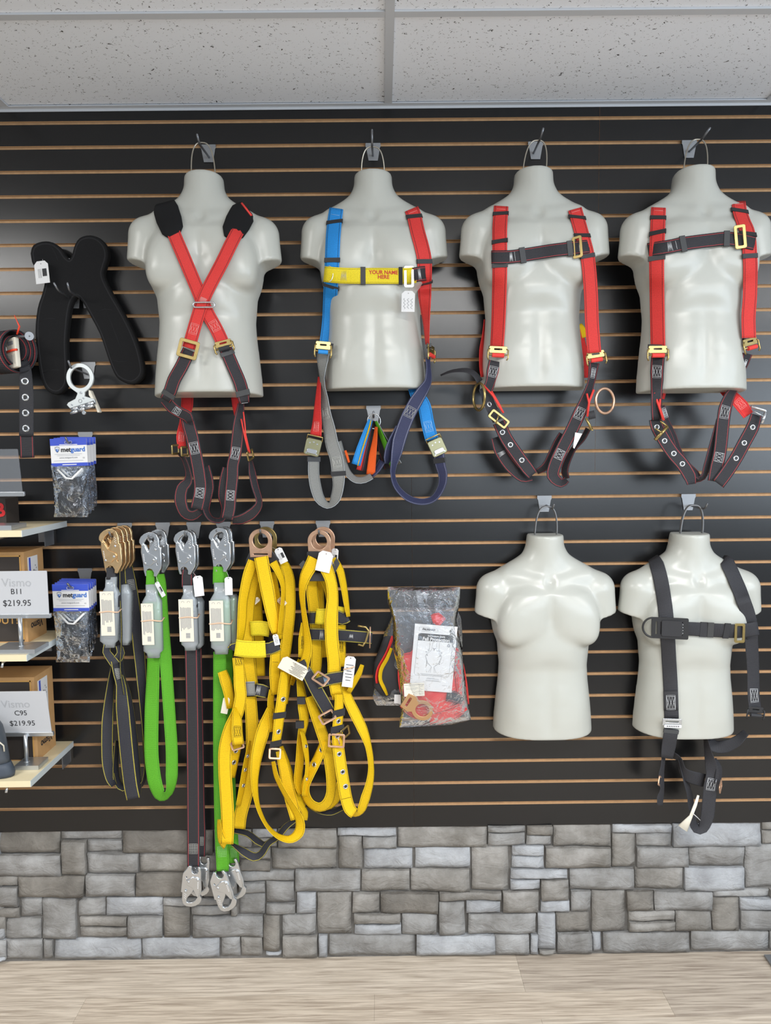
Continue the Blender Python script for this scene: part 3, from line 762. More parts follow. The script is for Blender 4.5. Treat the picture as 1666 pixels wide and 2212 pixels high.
def fr_at(r, x, y, ang=0, lift=0.002):
    f = rat(r, x, y); a = math.radians(ang); X, Y, N = f[1], -f[2], f[3]
    N2 = np.cross(X, Y)
    if np.dot(N2, N) < 0: X = -X; N2 = -N2
    return (f[0] + N * lift, X * math.cos(a) + Y * math.sin(a), -X * math.sin(a) + Y * math.cos(a), N)
def face_frame(px, py, d, ang=0, yaw=0, pitch=0):
    """frame facing the room at a pixel, turned in its plane and swung about Z (yaw) and X (pitch)"""
    R_ = Matrix.Rotation(math.radians(yaw), 3, 'Z') @ Matrix.Rotation(math.radians(pitch), 3, 'X') @ Matrix.Rotation(math.radians(ang), 3, Vector((0, -1, 0)))
    X, Y, N = (np.array(R_ @ Vector(v)) for v in ((1, 0, 0), (0, 0, 1), (0, -1, 0)))
    return (P(px, py, d), X, Y, N)
def put(parent, name, me, mat, smooth=False, label=None):
    o = link(name, me, MT[mat] if isinstance(mat, str) else mat, parent)
    if label: o['label'] = label
    return o
def adjuster(parent, fr, mat='gold', w=0.060, h=0.036, roll=None, roll_mat='w_red'):
    """friction adjuster: slotted top plate, two side arms and a webbing roll over its bar"""
    me = plate([rrect(w * .86, h * .46, .003, cy=h * .25), rrect(w * .42, .006, .0028, cy=h * .28)], .0036, fr, .0008)
    o = put(parent, 'buckle', me, mat)
    b_ = MB()
    for s in (-1, 1):
        q = [fr_off(fr, s * w * .40, h * .30, 0)[0], fr_off(fr, s * w * .49, h * .22, .003)[0], fr_off(fr, s * w * .5, -h * .34, .004)[0], fr_off(fr, s * w * .44, -h * .5, .003)[0]]
        b_.tube(q, .0026, 6)
    b_.tube([fr_off(fr, -w * .5, -h * .12, .002)[0], fr_off(fr, w * .5, -h * .12, .002)[0]], .0026, 6)
    b_.build('side_bar', MT[mat], o, True)
    if roll:
        b_ = MB(); b_.tube([fr_off(fr, -roll / 2, -h * .16, .004)[0], fr_off(fr, roll / 2, -h * .16, .004)[0]], .0065, 10)
        put(o, 'webbing_roll', (lambda: (lambda m_: m_)(mesh(b_.v, b_.f)))(), MT[roll_mat + '_roll'] if roll_mat + '_roll' in MT else MT['red_ink'])
    return o
def frame_buckle(parent, fr, mat='gold', w=0.05, h=0.06, bar=0.007, th=0.004, mid=True):
    loops = [rrect(w, h, .005)]
    if mid:
        hw = (w - bar * 2.6) / 2
        loops += [rrect(hw, h - bar * 2, .003, cx=-(hw + bar * .6) / 2), rrect(hw, h - bar * 2, .003, cx=(hw + bar * .6) / 2)]
    else: loops += [rrect(w - bar * 2, h - bar * 2, .003)]
    return put(parent, 'buckle', plate(loops, th, fr, .001), mat)
def ring(parent, name, fr, rx, ry, r, mat, a0=0, a1=360, n=28):
    b_ = MB(); aa = np.radians(np.linspace(a0, a1, n + 1)); pts = [fr_off(fr, rx * math.cos(a), ry * math.sin(a))[0] for a in aa]
    if abs(a1 - a0) >= 360: b_.tube(pts[:-1], r, 8, closed=True)
    else: b_.tube(pts, r, 8)
    return b_.build(name, MT[mat], parent, True)
def grommet(r, x, y, ro=0.0085, ri=0.0048, mat='chrome', parent=None):
    f = rat(r, x, y); c = f[0]; b_ = MB(); n = 18; vs = []
    prof = [(ri, -.0005), (ri, .0014), ((ro + ri) / 2, .0024), (ro, .0012), (ro + .0006, -.0005)]
    for j in range(n):
        a = 2 * math.pi * j / n
        for q, z in prof: vs.append(c + f[1] * q * math.cos(a) + f[2] * q * math.sin(a) + f[3] * z)
    k = len(prof); b_.add(vs, [(j * k + i, j * k + i + 1, ((j + 1) % n) * k + i + 1, ((j + 1) % n) * k + i) for j in range(n) for i in range(k - 1)])
    o = b_.build('grommet', MT[mat], r.o if parent is None else parent, True)
    b2 = MB(); b2.add([c + f[1] * (ri + .0002) * math.cos(2 * math.pi * j / n) + f[2] * (ri + .0002) * math.sin(2 * math.pi * j / n) + f[3] * .0003 for j in range(n)], [tuple(range(n))])
    put(r.o if parent is None else parent, 'grommet_hole', mesh(b2.v, b2.f), 'black')
    return o
def price_tag(parent, px, py, d, w=0.026, h=0.042, ang=0, yaw=0, pitch=0, string_to=None, marks='bar', mat='paper', name='price_tag'):
    fr = face_frame(px, py, d, ang, yaw, pitch); c = min(w, h) * .22
    out = [(-w / 2, -h / 2), (w / 2, -h / 2), (w / 2, h / 2 - c), (w / 2 - c, h / 2), (-w / 2 + c, h / 2), (-w / 2, h / 2 - c)]
    o = put(parent, name, plate([out, circ(0, h / 2 - c * .8, .0018, 10)], .0006, fr, 0), mat)
    b_ = MB(); f2 = fr_off(fr, 0, 0, .0005)
    if marks == 'bar':
        for k in range(9): b_.box(fr_off(f2, w * (.05 + .035 * k), -h * .02, 0)[0], f2[1] * w * .018 * (1 + k % 3), f2[2] * h * .34, f2[3] * .0002)
        for k in range(3): b_.box(fr_off(f2, -w * (.06 + .09 * k), -h * .05, 0)[0], f2[1] * w * .02, f2[2] * h * .4, f2[3] * .0002)
    elif marks == 'scribble':
        for k in range(3):
            pts = [fr_off(f2, w * (-.28 + .27 * k + .07 * math.sin(t * 19 + k)), h * (-.36 + .5 * t), .0002)[0] for t in np.linspace(0, 1, 26)]
            b_.tube(pts, .0005, 4)
    elif marks == 'red':
        for k in range(4): b_.tube([fr_off(f2, w * (-.3 + .2 * k + .06 * math.sin(t * 7)), h * (-.3 + .55 * t), .0002)[0] for t in np.linspace(0, 1, 9)], .0006, 4)
    elif marks == 'lines':
        for k in range(6): b_.box(fr_off(f2, 0, h * (.22 - .1 * k), 0)[0], f2[1] * w * (.7 - .12 * (k % 3)), f2[2] * h * .02, f2[3] * .0002)
    if b_.v: b_.build('print', MT['red_ink' if marks == 'red' else 'ink' if marks != 'scribble' else 'grey_ink'], o)
    if string_to is not None:
        s = MB(); a = fr_off(fr, 0, h / 2 - c * .8, .001)[0]; e = P(*string_to); m_ = (a + e) / 2 + np.array([0.004, 0, -.004])
        s.tube([a, m_, e], .0005, 5); s.build('string', MT['paper'], o, True)
    return o
MT['w_red_roll'] = plain('red_webbing_fold', (226, 62, 54), 0.65, bump=(500, .4)); MT['w_blue_roll'] = plain('blue_webbing_fold', (40, 140, 215), 0.65, bump=(500, .4))
MT['w_black_roll'] = plain('black_webbing_fold', (44, 44, 48), 0.65, bump=(500, .4))

# ------------------------------------------------------------------ slat wall hooks
def wall_hook(label, plate_px, peg, w=0.048, h=0.052, group='steel hooks in the slat wall grooves', disc=False, name='wall_hook', mat='steel', r=0.0034):
    x, y = plate_px; top = P(x, y, 0.0)
    n = round((GZ(0) - top[2]) / 0.0762); zg = GZ(n)
    e = thing(name, label, 'hook', (top[0], 0, zg), group)
    fr = (np.array([top[0], -0.0025, zg + 0.002]), XW, ZW, OUT)
    out = [(-w / 2, 0), (w / 2, 0), (w / 2, -.008), (w * .45, -.012), (w * .30, -h), (-w * .30, -h), (-w * .45, -.012), (-w / 2, -.008)]
    put(e, 'back_plate', plate([out], .002, fr, .0005), mat)
    b_ = MB(); b_.box((top[0], .0035, zg + .0035), XW * w, YW * .014, ZW * .0016); b_.box((top[0], -.0030, zg + .0005), XW * w * .98, YW * .0012, ZW * .007)
    b_.build('hanging_lip', MT[mat], e)
    pts = [np.array(P(*peg[0]))] + [np.array(P(*q)) for q in peg[1:]]
    b_ = MB()
    if len(pts) > 2:
        a, bnd, c = pts[0], pts[1], pts[2]
        u = (a - bnd) / np.linalg.norm(a - bnd); v = (c - bnd) / np.linalg.norm(c - bnd); k = min(.012, np.linalg.norm(c - bnd) * .5)
        arc = [bnd + u * k * (1 - t) ** 2 + v * k * t ** 2 for t in np.linspace(0, 1, 6)]
        pts = [a] + arc + [c]
    b_.tube(pts, r, 8); b_.ball(pts[-1], r, 4)
    b_.build('peg', MT['peg'] if mat == 'steel' else MT[mat], e, True)
    if disc:
        t = pts[-1] - pts[0]; t /= np.linalg.norm(t); b_ = MB(); b_.tube([pts[-1] - t * .001, pts[-1] + t * .002], [.0125, .0125], 20); b_.build('end_disc', MT['steel'], e)
    return e
wall_hook('hook carrying the leftmost upper torso', (450, 316), [(452, 340, .003), (431, 311, .13), (426, 291, .15)])
wall_hook('hook carrying the torso with the blue and red harness', (806, 315), [(806, 336, .003), (804, 313, .11), (804, 281, .13)])
wall_hook('hook carrying the third upper torso', (1157, 311), [(1153, 331, .003), (1168, 298, .12), (1174, 278, .14)])
wall_hook('hook carrying the upper torso at the right edge', (1489, 306), [(1490, 327, .003), (1517, 300, .12), (1534, 277, .15)])
wall_hook('hook carrying the bare torso', (1176, 1076), [(1181, 1092, .003), (1194, 1099, .11), (1197, 1090, .125)])
wall_hook('hook carrying the torso in the black harness', (1487, 1070), [(1490, 1092, .003), (1523, 1099, .11), (1528, 1089, .13)])
wall_hook('left one of the two hooks under the black foam pad', (164, 643), [(166, 654, .003), (126, 628, .13), (117, 612, .145)], w=.030)
wall_hook('right one of the two hooks under the black foam pad', (187, 641), [(187, 652, .003), (150, 629, .13), (146, 612, .145)], w=.030)
wall_hook('hook with the white ring of the rope grab', (191, 786), [(188, 808, .003), (153, 795, .13), (148, 780, .145)])
wall_hook('hook holding the upper row of bagged pads', (185, 937), [(183, 960, .003), (147, 957, .15), (142, 946, .165)])
wall_hook('hook holding the lower row of bagged pads', (184, 1231), [(180, 1252, .003), (152, 1268, .15), (146, 1261, .165)])
wall_hook('hook holding the lanyards with yellow stitching', (270, 1134), [(266, 1152, .003), (240, 1160, .15), (236, 1150, .165)])
wall_hook('hook holding the green looped lanyard', (352, 1133), [(346, 1155, .003), (324, 1166, .14), (321, 1158, .155)])
wall_hook('hook holding the black lanyards with red stitching', (419, 1133), [(415, 1152, .003), (401, 1159, .13), (399, 1150, .145)])
wall_hook('hook holding the straight green lanyards', (483, 1132), [(478, 1150, .003), (469, 1154, .12), (468, 1146, .135)])
wall_hook('hook holding the first pair of yellow harnesses', (577, 1128), [(573, 1146, .003), (563, 1153, .13), (562, 1145, .145)])
wall_hook('hook holding the second pair of yellow harnesses', (698, 1127), [(695, 1146, .003), (689, 1155, .12), (689, 1147, .135)])
wall_hook('hook with the ring of webbing samples', (807, 882), [(808, 900, .003), (807, 901, .06), (807, 890, .07)])
wall_hook('hook holding the bagged harnesses', (912, 1267), [(914, 1286, .003), (918, 1302, .13), (918, 1295, .145)])
wall_hook('straight peg with an end disc through the rolled belt', (8, 735), [(8, 728, .003), (63, 726, .26)], disc=True, mat='steel')
# ------------------------------------------------------------------ harness on the leftmost torso: red cross straps
H1 = thing('safety_harness', 'red and black harness with crossed chest straps and shoulder pads', 'harness', P(440, 1120, .12), 'harnesses on torso forms')
pl_ = strap(H1, 'shoulder_pad', 'foam', [(357, 444, 44), (360, 455, 54), (367, 478, 58), (374, 500, 48), (379, 511, 26)], T='T1', W=.075, th=.011, off=.001)
pr_ = strap(H1, 'shoulder_pad', 'foam', [(533, 456, 40), (525, 464, 56), (513, 485, 60), (503, 504, 50), (496, 517, 26)], T='T1', W=.078, th=.011, off=.001)
ls = strap(H1, 'chest_strap', 'w_red', [(361, 468), (378, 510), (395, 550), (428, 628), (447, 673), (468, 712), (484, 747)], T='T1', W=.039, off=.011)
rs_ = strap(H1, 'chest_strap', 'w_red', [(519, 489), (499, 528), (480, 567), (443, 639), (424, 695), (408, 752)], T='T1', W=.039, off=.014)
b_ = MB(); f_ = rat(pr_, 536, 466); b_.tube([surf(pr_, .004, -.028), surf(pr_, .006, .0), surf(pr_, .010, .03)], .0035, 6); b_.build('red_loop', MT['w_red_roll'], pr_.o, True)
stitches(ls, 467, 706, .024, .032, 'pink_thread'); stitches(rs_, 420, 710, .024, .032, 'pink_thread')
stitches(rs_, 443, 649, .018, .012, 'pink_thread', 'grid')
f = fr_at(rs_, 441, 660, 0); fh = (P(441, 660, -P(441, 660)[1] + 0) if False else f[0] + f[3] * .004, XW, ZW, f[3])
b_ = MB(); b_.tube([fr_off(fh, a, b)[0] for a, b in rrect(.062, .014, .0069, 5)], .0024, 8, closed=True); b_.build('slide_ring', MT['chrome'], H1, True)
DL = -P(0, 0)[1] if False else 0.262
bl = strap(H1, 'leg_strap', 'w_black', [(409, 756), (402, 772), (392, 793), (377, 820), (368, 845, None, DL), (357, 864, 25, DL - .01)], T='T1', off=.014, W=.040)
fl = strap(H1, 'leg_strap', 'w_black', [(357, 862, 26), (372, 880, 26), (388, 891, 24), (405, 900, 24), (411, 912, 16)], d=.215, W=.040, sg=-1)
leg1 = strap(H1, 'leg_strap', 'w_black', [(404, 900), (409, 922), (415, 943), (420, 968), (425, 993), (430, 1022), (433, 1050), (431, 1072), (425, 1099)], d=.195, W=.040)
br = strap(H1, 'leg_strap', 'w_black', [(486, 750), (497, 777), (507, 800), (518, 826), (525, 850, None, DL), (528, 870, 22, DL - .01)], T='T1', off=.012, W=.038)
leg2 = strap(H1, 'leg_strap', 'w_black', [(521, 872, 14), (518, 895, 20), (515, 918, 24), (513, 945), (509, 979), (503, 1006), (502, 1032), (498, 1070), (496, 1098), (491, 1121)], d=.19, W=.038)
strap(H1, 'sub_pelvic_strap', 'w_black', [(440, 1008), (447, 1035), (449, 1055), (446, 1084, 20), (446, 1105, 14), (458, 1122, 12), (479, 1123, 12), (487, 1098, 18), (484, 1070), (487, 1040), (494, 1012)], d=.165, W=.040)
strap(H1, 'thigh_loop', 'w_black', [(386, 978, 8), (398, 992, 10), (407, 1020, 12), (406, 1040, 20), (394, 1054, 26), (390, 1080), (399, 1107, 24), (416, 1114, 22), (433, 1104, 16)], d=.18, W=.040, sg=-1)
strap(H1, 'thigh_loop', 'w_black', [(541, 995, 8), (545, 1021, 16), (551, 1050, 16), (560, 1082, 14), (555, 1098, 20), (541, 1112, 24), (521, 1122, 22), (502, 1124, 16)], d=.18, W=.040)
for a in ((382, 888),): stitches(fl, *a, .024, .022, 'white_thread')
stitches(leg1, 418, 967, .026, .036); stitches(leg1, 433, 1063, .026, .030, turn=True); stitches(leg2, 508, 980, .024, .036); stitches(leg2, 497, 1072, .024, .030, turn=True)
keeper(bl, 363, 854, .015, 'rubber'); keeper(br, 526, 853, .017, 'rubber'); keeper(br, 489, 763, .012, 'rubber')
stitches(br, 528, 868, .024, .02, 'white_thread', 'bar')
f = fr_at(bl, 408, 757, 2, .009); frame_buckle(H1, (f[0], *face_frame(408, 757, .2, -16)[1:]), 'gold', .058, .052, .008, mid=False)
adjuster(H1, (rat(br, 484, 746)[0] + OUT * .010, *face_frame(484, 746, .2, 14)[1:]), 'gold', .056, .036, .032, 'w_black')
rl = strap(H1, 'back_strap', 'w_redplain', [(405, 838, None, .07), (404, 877, None, .11), (397, 912, 18, .14), (391, 944, 20, .165), (394, 968, 18, .17)], W=.038)
rr = strap(H1, 'back_strap', 'w_redplain', [(507, 840, 18, .07), (509, 877, 14, .1), (512, 903, 8, .14)], W=.038)
stitches(rl, 391, 944, .022, .03, 'pink_thread')
b_ = MB(); b_.tube([P(*q) for q in ((521, 905, .2), (529, 944, .2), (537, 976, .2))], .0022, 6); b_.tube([P(*q) for q in ((526, 890, .2), (529, 915, .2), (531, 940, .2), (540, 978, .2))], .0020, 6); b_.build('red_edge_cord', MT['w_red_roll'], H1, True)
for px, py, a in ((379, 971, 2), (399, 975, 0), (541, 983, 20)):
    fr = face_frame(px, py, .19, a, 70); frame_buckle(H1, fr, 'gold', .036, .030, .004, mid=False)

# ------------------------------------------------------------------ harness in sample colours on the second torso
H2 = thing('safety_harness', 'harness in sample colours: blue and red shoulder straps, yellow chest strap', 'harness', P(808, 1090, .1), 'harnesses on torso forms')
s1 = strap(H2, 'shoulder_strap', 'w_blue', [(727, 451, 30), (723, 480), (720, 514), (718, 562), (715, 618), (713, 656), (710, 700, 29), (704, 742, 28)], T='T2', label='blue shoulder strap')
s2 = strap(H2, 'shoulder_strap', 'w_red', [(889, 452), (895, 468), (902, 500), (911, 533), (917, 565), (917, 612), (918, 641, 28, .15), (920, 671, 21, .14), (922, 700, 14, .13), (924, 744, 8, .12)], T='T2', sg=-1, label='red shoulder strap')
for x, y in ((722, 478), (718, 564)): keeper(s1, x, y, .013, 'black')
keeper(s1, 716, 615, .013, 'rubber', .006)
for x, y in ((894, 467), (917, 565)): keeper(s2, x, y, .013, 'black')
keeper(s2, 917, 614, .012, 'rubber'); stitches(s1, 725, 464, .026, .02, 'blue_thread', 'bar'); stitches(s2, 891, 458, .024, .02, 'pink_thread', 'bar')
ch = strap(H2, 'chest_strap', 'w_yellowchest', [(701, 592), (735, 595), (776, 596), (820, 596), (873, 596), (898, 594)], T='T2', W=.048, off=.008, label='yellow chest strap with red embroidered words')
ck = strap(H2, 'chest_strap', 'w_black', [(893, 594), (912, 591), (930, 590)], T='T2', W=.045, off=.0085, label='short black end of the chest strap')
keeper(ch, 781, 594, .015, 'black', .006); keeper(ch, 869, 594, .012, 'black', .006); stitches(ck, 903, 593, .034, .008, 'white_thread', 'zig')
stitches(ch, 741, 594, .03, .016, 'w_yellow' if False else 'grey_thread', 'zig')
f = fr_at(ch, 885, 596, 0, .004); frame_buckle(H2, (f[0], XW, ZW, f[3]), 'chrome', .028, .063, .006, mid=False)
ring(H2, 'side_ring', (P(711, 591, -rat(ch, 712, 591)[0][1] + .004), XW, ZW, OUT), .012, .023, .0012, 'chrome', -95, 95)
for s_, x, y, z in (('YOUR NAME', 833, 589, .0165), ('HERE', 833, 599, .0165)):
    f = rat(ch, x, y); me = text_mesh(s_, z, (np.zeros(3), XW, YW, ZW), 0, bold=.0004); a0 = (f[5] - .5) * ch.W
    for v_ in me.vertices: v_.co = Vector(surf(ch, ch.v[f[4]] + v_.co.x * .92, a0 + v_.co.y * (1 if f[1][2] > 0 else -1))) + Vector(f[3]) * .0004
    put(ch.o, 'lettering', me, 'red_ink')
price_tag(H2, 882, 651, .19, .040, .062, -2, -5, string_to=(885, 617, .17), marks='scribble')
adjuster(H2, (P(698, 755, .15), *face_frame(698, 755, .1, -4, 10)[1:]), 'gold', .052, .050, .030, 'w_blue'); 
ks = strap(H2, 'keeper_strap', 'elastic', [(698, 745), (720, 748)], d=.142, W=.016)
adjuster(H2, (P(931, 763, .12), *face_frame(931, 763, .1, -8, 62)[1:]), 'gold', .052, .050, .030, 'w_red')
b_ = MB(); b_.box(P(927, 747, .12), XW * .014, YW * .03, ZW * .012); b_.build('keeper_loop', MT['black'], H2)
g1 = strap(H2, 'leg_strap', 'w_grey', [(699, 762, 24), (697, 778, 24), (696, 796, 17), (696, 817, 10), (698, 838, 10), (701, 861, 16), (704, 893, 22), (711, 925, 26), (718, 962), (727, 990), (731, 1023), (731, 1050, 24), (725, 1076, 22), (714, 1091, 12), (702, 1089, 16), (690, 1076, 22), (682, 1051, 24), (678, 1023, 24), (678, 992, 24)], d=.12, W=.042, sg=-1, label='grey leg strap')
g2 = strap(H2, 'leg_strap', 'w_grey', [(728, 955, 20), (738, 985, 16), (745, 1010, 16), (756, 1027, 14), (771, 1037, 14), (788, 1036, 14), (803, 1028, 14)], d=.10, W=.042, sg=1, label='grey sub pelvic strap')
strap(H2, 'leg_strap', 'w_navy', [(803, 1028, 10), (815, 1014, 14), (826, 996, 16)], d=.09, W=.04)
strap(H2, 'label_flap', 'w_orange', [(746, 973, 5), (750, 985, 6), (754, 999, 5)], d=.1, W=.008)
r1 = strap(H2, 'back_strap', 'w_redplain', [(690, 814, 6, .08), (688, 848, 10), (686, 880, 14), (685, 914, 20), (682, 942, 25)], d=.12, W=.042, sg=-1, label='red back strap'); stitches(r1, 686, 920, .02, .03, 'pink_thread')
n1 = strap(H2, 'leg_strap', 'w_navy', [(924, 772, 10), (926, 795, 10), (925, 823, 16), (914, 843, 24), (898, 868), (882, 898), (870, 928), (862, 953), (857, 978, 24), (851, 1004, 14), (849, 1026, 10), (858, 1053, 12), (882, 1076, 14), (912, 1084, 14), (938, 1076, 14), (954, 1051, 16), (957, 1026, 20), (951, 1003, 22), (948, 978, 24)], d=.12, W=.042, sg=1, label='navy leg strap')
n2 = strap(H2, 'leg_strap', 'w_navy', [(862, 922, 14), (850, 950, 20), (843, 970, 22), (838, 990, 18), (836, 1002, 8)], d=.105, W=.042, label='navy strap behind')
r2 = strap(H2, 'back_strap', 'w_blue', [(886, 828, 16, .05), (900, 852), (916, 876), (924, 914), (933, 950)], d=.10, W=.042, label='blue back strap')
stitches(g1, 704, 894, .024, .034, 'grey_thread'); stitches(g1, 729, 996, .026, .034, 'grey_thread'); stitches(n1, 885, 891, .028, .034, 'grey_thread'); stitches(r2, 926, 921, .024, .034, 'blue_thread')
keeper(g1, 731, 1022, .015, 'black', .006); keeper(g1, 676, 990, .015, 'black', .008); keeper(n1, 949, 993, .016, 'black', .006)
def quick_link(parent, x, y, d, ang):
    fr = face_frame(x, y, d, ang); o = put(parent, 'quick_connect_buckle', plate([rrect(.046, .050, .006)], .009, fr, .002), 'olive')
    put(o, 'latch_bar', plate([rrect(.030, .012, .004, cy=-.013)], .005, fr_off(fr, n=.006), .0012), 'chrome')
    for a in ((-.012, .012), (0, .016), (.012, .012), (-.016, -.02), (.016, -.02)): put(o, 'rivet', plate([circ(a[0], a[1], .0022, 10)], .002, fr_off(fr, n=.005), .0005), 'chrome')
    b_ = MB(); b_.tube([fr_off(fr, p, q)[0] for p, q in ((-.024, .022), (-.024, .036), (.024, .036), (.024, .022))], .0024, 6); b_.build('wire_loop', MT['gold'], o, True)
MT['olive'] = plain('olive_zinc_plating', (150, 148, 118), .36, .85)
quick_link(H2, 676, 966, .135, -14); quick_link(H2, 945, 966, .125, 24)

# ring of webbing samples hanging under the second torso
SW = thing('sample_ring', 'wire ring holding a fan of short coloured webbing samples', 'sample ring', P(808, 905, .06))
ring(SW, 'ring', face_frame(808, 910, .070), .021, .024, .0018, 'chrome')
for nm, mat, pts, d, sg, lb in (('webbing_sample', 'w_blue', [(801, 907, 10), (793, 930, 14), (780, 968, 18), (769, 1004, 20)], .088, 1, 'blue'), ('webbing_sample', 'w_yellow', [(803, 908, 4), (798, 930, 6), (786, 968, 6), (775, 1007, 6)], .080, 1, 'yellow'),
        ('webbing_sample', 'w_red', [(804, 908, 8), (799, 935, 10), (790, 970, 14), (778, 1016, 16)], .074, 1, 'red'), ('webbing_sample', 'w_black', [(807, 909, 6), (803, 940, 10), (797, 975, 14), (788, 1018, 14)], .068, 1, 'black'),
        ('webbing_sample', 'w_orange', [(813, 922, 5), (810, 950, 10), (805, 985, 16), (801, 1025, 19)], .088, -1, 'orange'), ('webbing_sample', 'w_black', [(811, 910, 6), (818, 940, 10), (826, 975, 14), (838, 1012, 14)], .062, -1, 'black'),
        ('webbing_sample', 'w_green', [(812, 910, 5), (823, 938, 9), (836, 970, 12), (851, 1010, 14)], .082, -1, 'green'), ('webbing_sample', 'w_grey', [(813, 909, 4), (828, 938, 5), (843, 965, 6), (864, 1002, 8)], .072, -1, 'grey')):
    strap(SW, nm, mat, pts, d=d, W=.030, th=.0025, sg=sg, label=lb + ' webbing sample')

# ------------------------------------------------------------------ red harness on the third torso
H3 = thing('safety_harness', 'red shoulder strap harness with big copper ring at the right hip', 'harness', P(1160, 1045, .12), 'harnesses on torso forms')
a1 = strap(H3, 'shoulder_strap', 'w_red', [(1083, 446), (1082, 462), (1080, 495), (1080, 540), (1080, 583), (1079, 642), (1077, 700, 30), (1074, 752, 29)], T='T3')
a2 = strap(H3, 'shoulder_strap', 'w_red', [(1242, 452), (1247, 470), (1254, 495), (1262, 524), (1269, 553), (1274, 597), (1277, 642), (1279, 700), (1284, 762)], T='T3', W=.042)
strap(H3, 'back_strap', 'w_redplain', [(1097, 436, 10, .09), (1092, 446, 14, .11), (1090, 456, 12, .14)], W=.042)
strap(H4, 'back_strap', 'w_redplain', [(1438, 443, 10, .14), (1433, 452, 14, .16), (1431, 460, 12, .18)], W=.042) if False else None
a3 = strap(H3, 'back_strap', 'w_redplain', [(1216, 440, 8, .06), (1222, 449, 12, .1), (1229, 462, 12, .13)], W=.042)
for q in ((1082, 461), (1080, 518)): keeper(a1, *q, .012, 'black')
keeper(a1, 1080, 577, .012, 'rubber'); [keeper(a2, *q, .012, 'black') for q in ((1247, 470), (1257, 508), (1269, 552))]
stitches(a1, 1083, 452, .026, .02, 'pink_thread', 'bar'); stitches(a2, 1244, 458, .024, .02, 'pink_thread', 'bar')
c3 = strap(H3, 'chest_strap', 'w_black', [(1062, 556), (1104, 555), (1146, 549), (1190, 542), (1231, 537), (1276, 532)], T='T3', W=.040, off=.008)
keeper(c3, 1128, 551, .017, 'black', .007); keeper(c3, 1230, 538, .015, 'rubber', .006); stitches(c3, 1101, 554, .028, .008, 'white_thread', 'zig'); stitches(c3, 1113, 553, .028, .01, 'white_thread', 'bar'); stitches(c3, 1252, 534, .024, .008, 'white_thread', 'zig')
f = fr_at(c3, 1243, 536, 0, .005); frame_buckle(H3, (f[0], *face_frame(1243, 536, 0, 5, -38)[1:]), 'gold', .028, .062, .006, mid=False)
ring(H3, 'side_ring', face_frame(1058, 561, .15, 0, -20), .013, .020, .0011, 'chrome')
adjuster(H3, (P(1076, 763, .195), *face_frame(1076, 763, .2, -3)[1:]), 'gold', .062, .042, .036); adjuster(H3, (P(1288, 773, .19), *face_frame(1288, 773, .2, 8)[1:]), 'gold', .060, .042, .034)
strap(H3, 'keeper_strap', 'elastic', [(1056, 751), (1098, 753)], d=.182, W=.012)
l3 = strap(H3, 'leg_strap', 'w_black', [(1070, 780), (1065, 803), (1060, 824, 22), (1052, 850, 22), (1056, 872, 26)], d=.185, W=.040)
strap(H3, 'back_strap', 'w_redplain', [(1049, 690, 6, .06), (1047, 722, 10, .07), (1042, 756, 12, .09), (1041, 792, 10, .11), (1044, 814, 10, .13)], W=.04)
stitches(l3, 1064, 802, .026, .032)
ring(H3, 'hip_ring', face_frame(1035, 857, .18, 8, -72), .040, .041, .0042, 'gold')
strap(H3, 'belt_tongue', 'w_blackplain', [(952, 811, 3, .12), (976, 802, 6, .14), (1007, 800, 10, .16), (1025, 808, 12, .17), (1037, 824, 14, .175)], W=.03, label='stiff black strap end sticking out to the left')
bk = strap(H3, 'thigh_strap', 'w_blackplain', [(1043, 838, 18), (1055, 866, 22), (1068, 893, 24), (1076, 908, 24)], d=.195, W=.04)
b_ = MB(); b_.tube([P(*q) for q in ((1043, 831, .2), (1065, 854, .205), (1079, 878, .21), (1088, 892, .21))], .0035, 6); b_.tube([P(*q) for q in ((1062, 845, .2), (1078, 872, .205), (1087, 890, .21))], .003, 6); b_.build('red_edge_cord', MT['w_red_roll'], H3, True)
grommet(bk, 1058, 876); keeper(bk, 1069, 894, .016, 'black')
th2 = strap(H3, 'thigh_strap', 'w_black', [(1070, 945, 20), (1081, 973), (1102, 1005), (1129, 1030, 24), (1150, 1030, 18)], d=.165, W=.040)
th1 = strap(H3, 'thigh_strap', 'w_black', [(1078, 912), (1094, 947), (1117, 981), (1140, 1012), (1151, 1026, 24)], d=.185, W=.040)
for q in ((1086, 935), (1105, 964), (1125, 991)): grommet(th1, *q)
stitches(th2, 1086, 975, .026, .012, 'white_thread', 'zig')
fr = face_frame(1075, 906, .215, -38, 0, 0); frame_buckle(H3, (P(1078, 905, .215), fr[1], fr[2], fr[3]), 'gold', .064, .028, .005, mid=False)
b_ = MB(); b_.tube([fr_off(fr, -.006, .012, .003)[0], fr_off(fr, .004, -.014, .004)[0]], .0022, 6); b_.build('prong', MT['gold'], H3, True)
lr = strap(H3, 'leg_strap', 'w_black', [(1284, 784, 22), (1281, 806, 18), (1276, 830, 16), (1264, 864, 22), (1252, 893), (1235, 930), (1216, 967), (1200, 1002), (1195, 1028), (1213, 1044, 20), (1225, 1036, 14)], d=.185, W=.040)
stitches(lr, 1281, 809, .018, .03); stitches(lr, 1252, 893, .026, .036); stitches(lr, 1209, 984, .026, .03, turn=True)
strap(H3, 'thigh_loop', 'w_black', [(1224, 1034, 14), (1221, 1012, 16), (1238, 972, 12), (1259, 948, 12), (1271, 926, 12)], d=.165, W=.04)
strap(H3, 'sub_pelvic_strap', 'w_black', [(1160, 1019, 12), (1179, 1007, 18), (1192, 985, 20), (1205, 957, 20), (1216, 938, 18)], d=.16, W=.04, sg=-1)
ring(H3, 'hip_ring', face_frame(1307, 866, .18, 14, 25), .036, .038, .0044, 'rose')
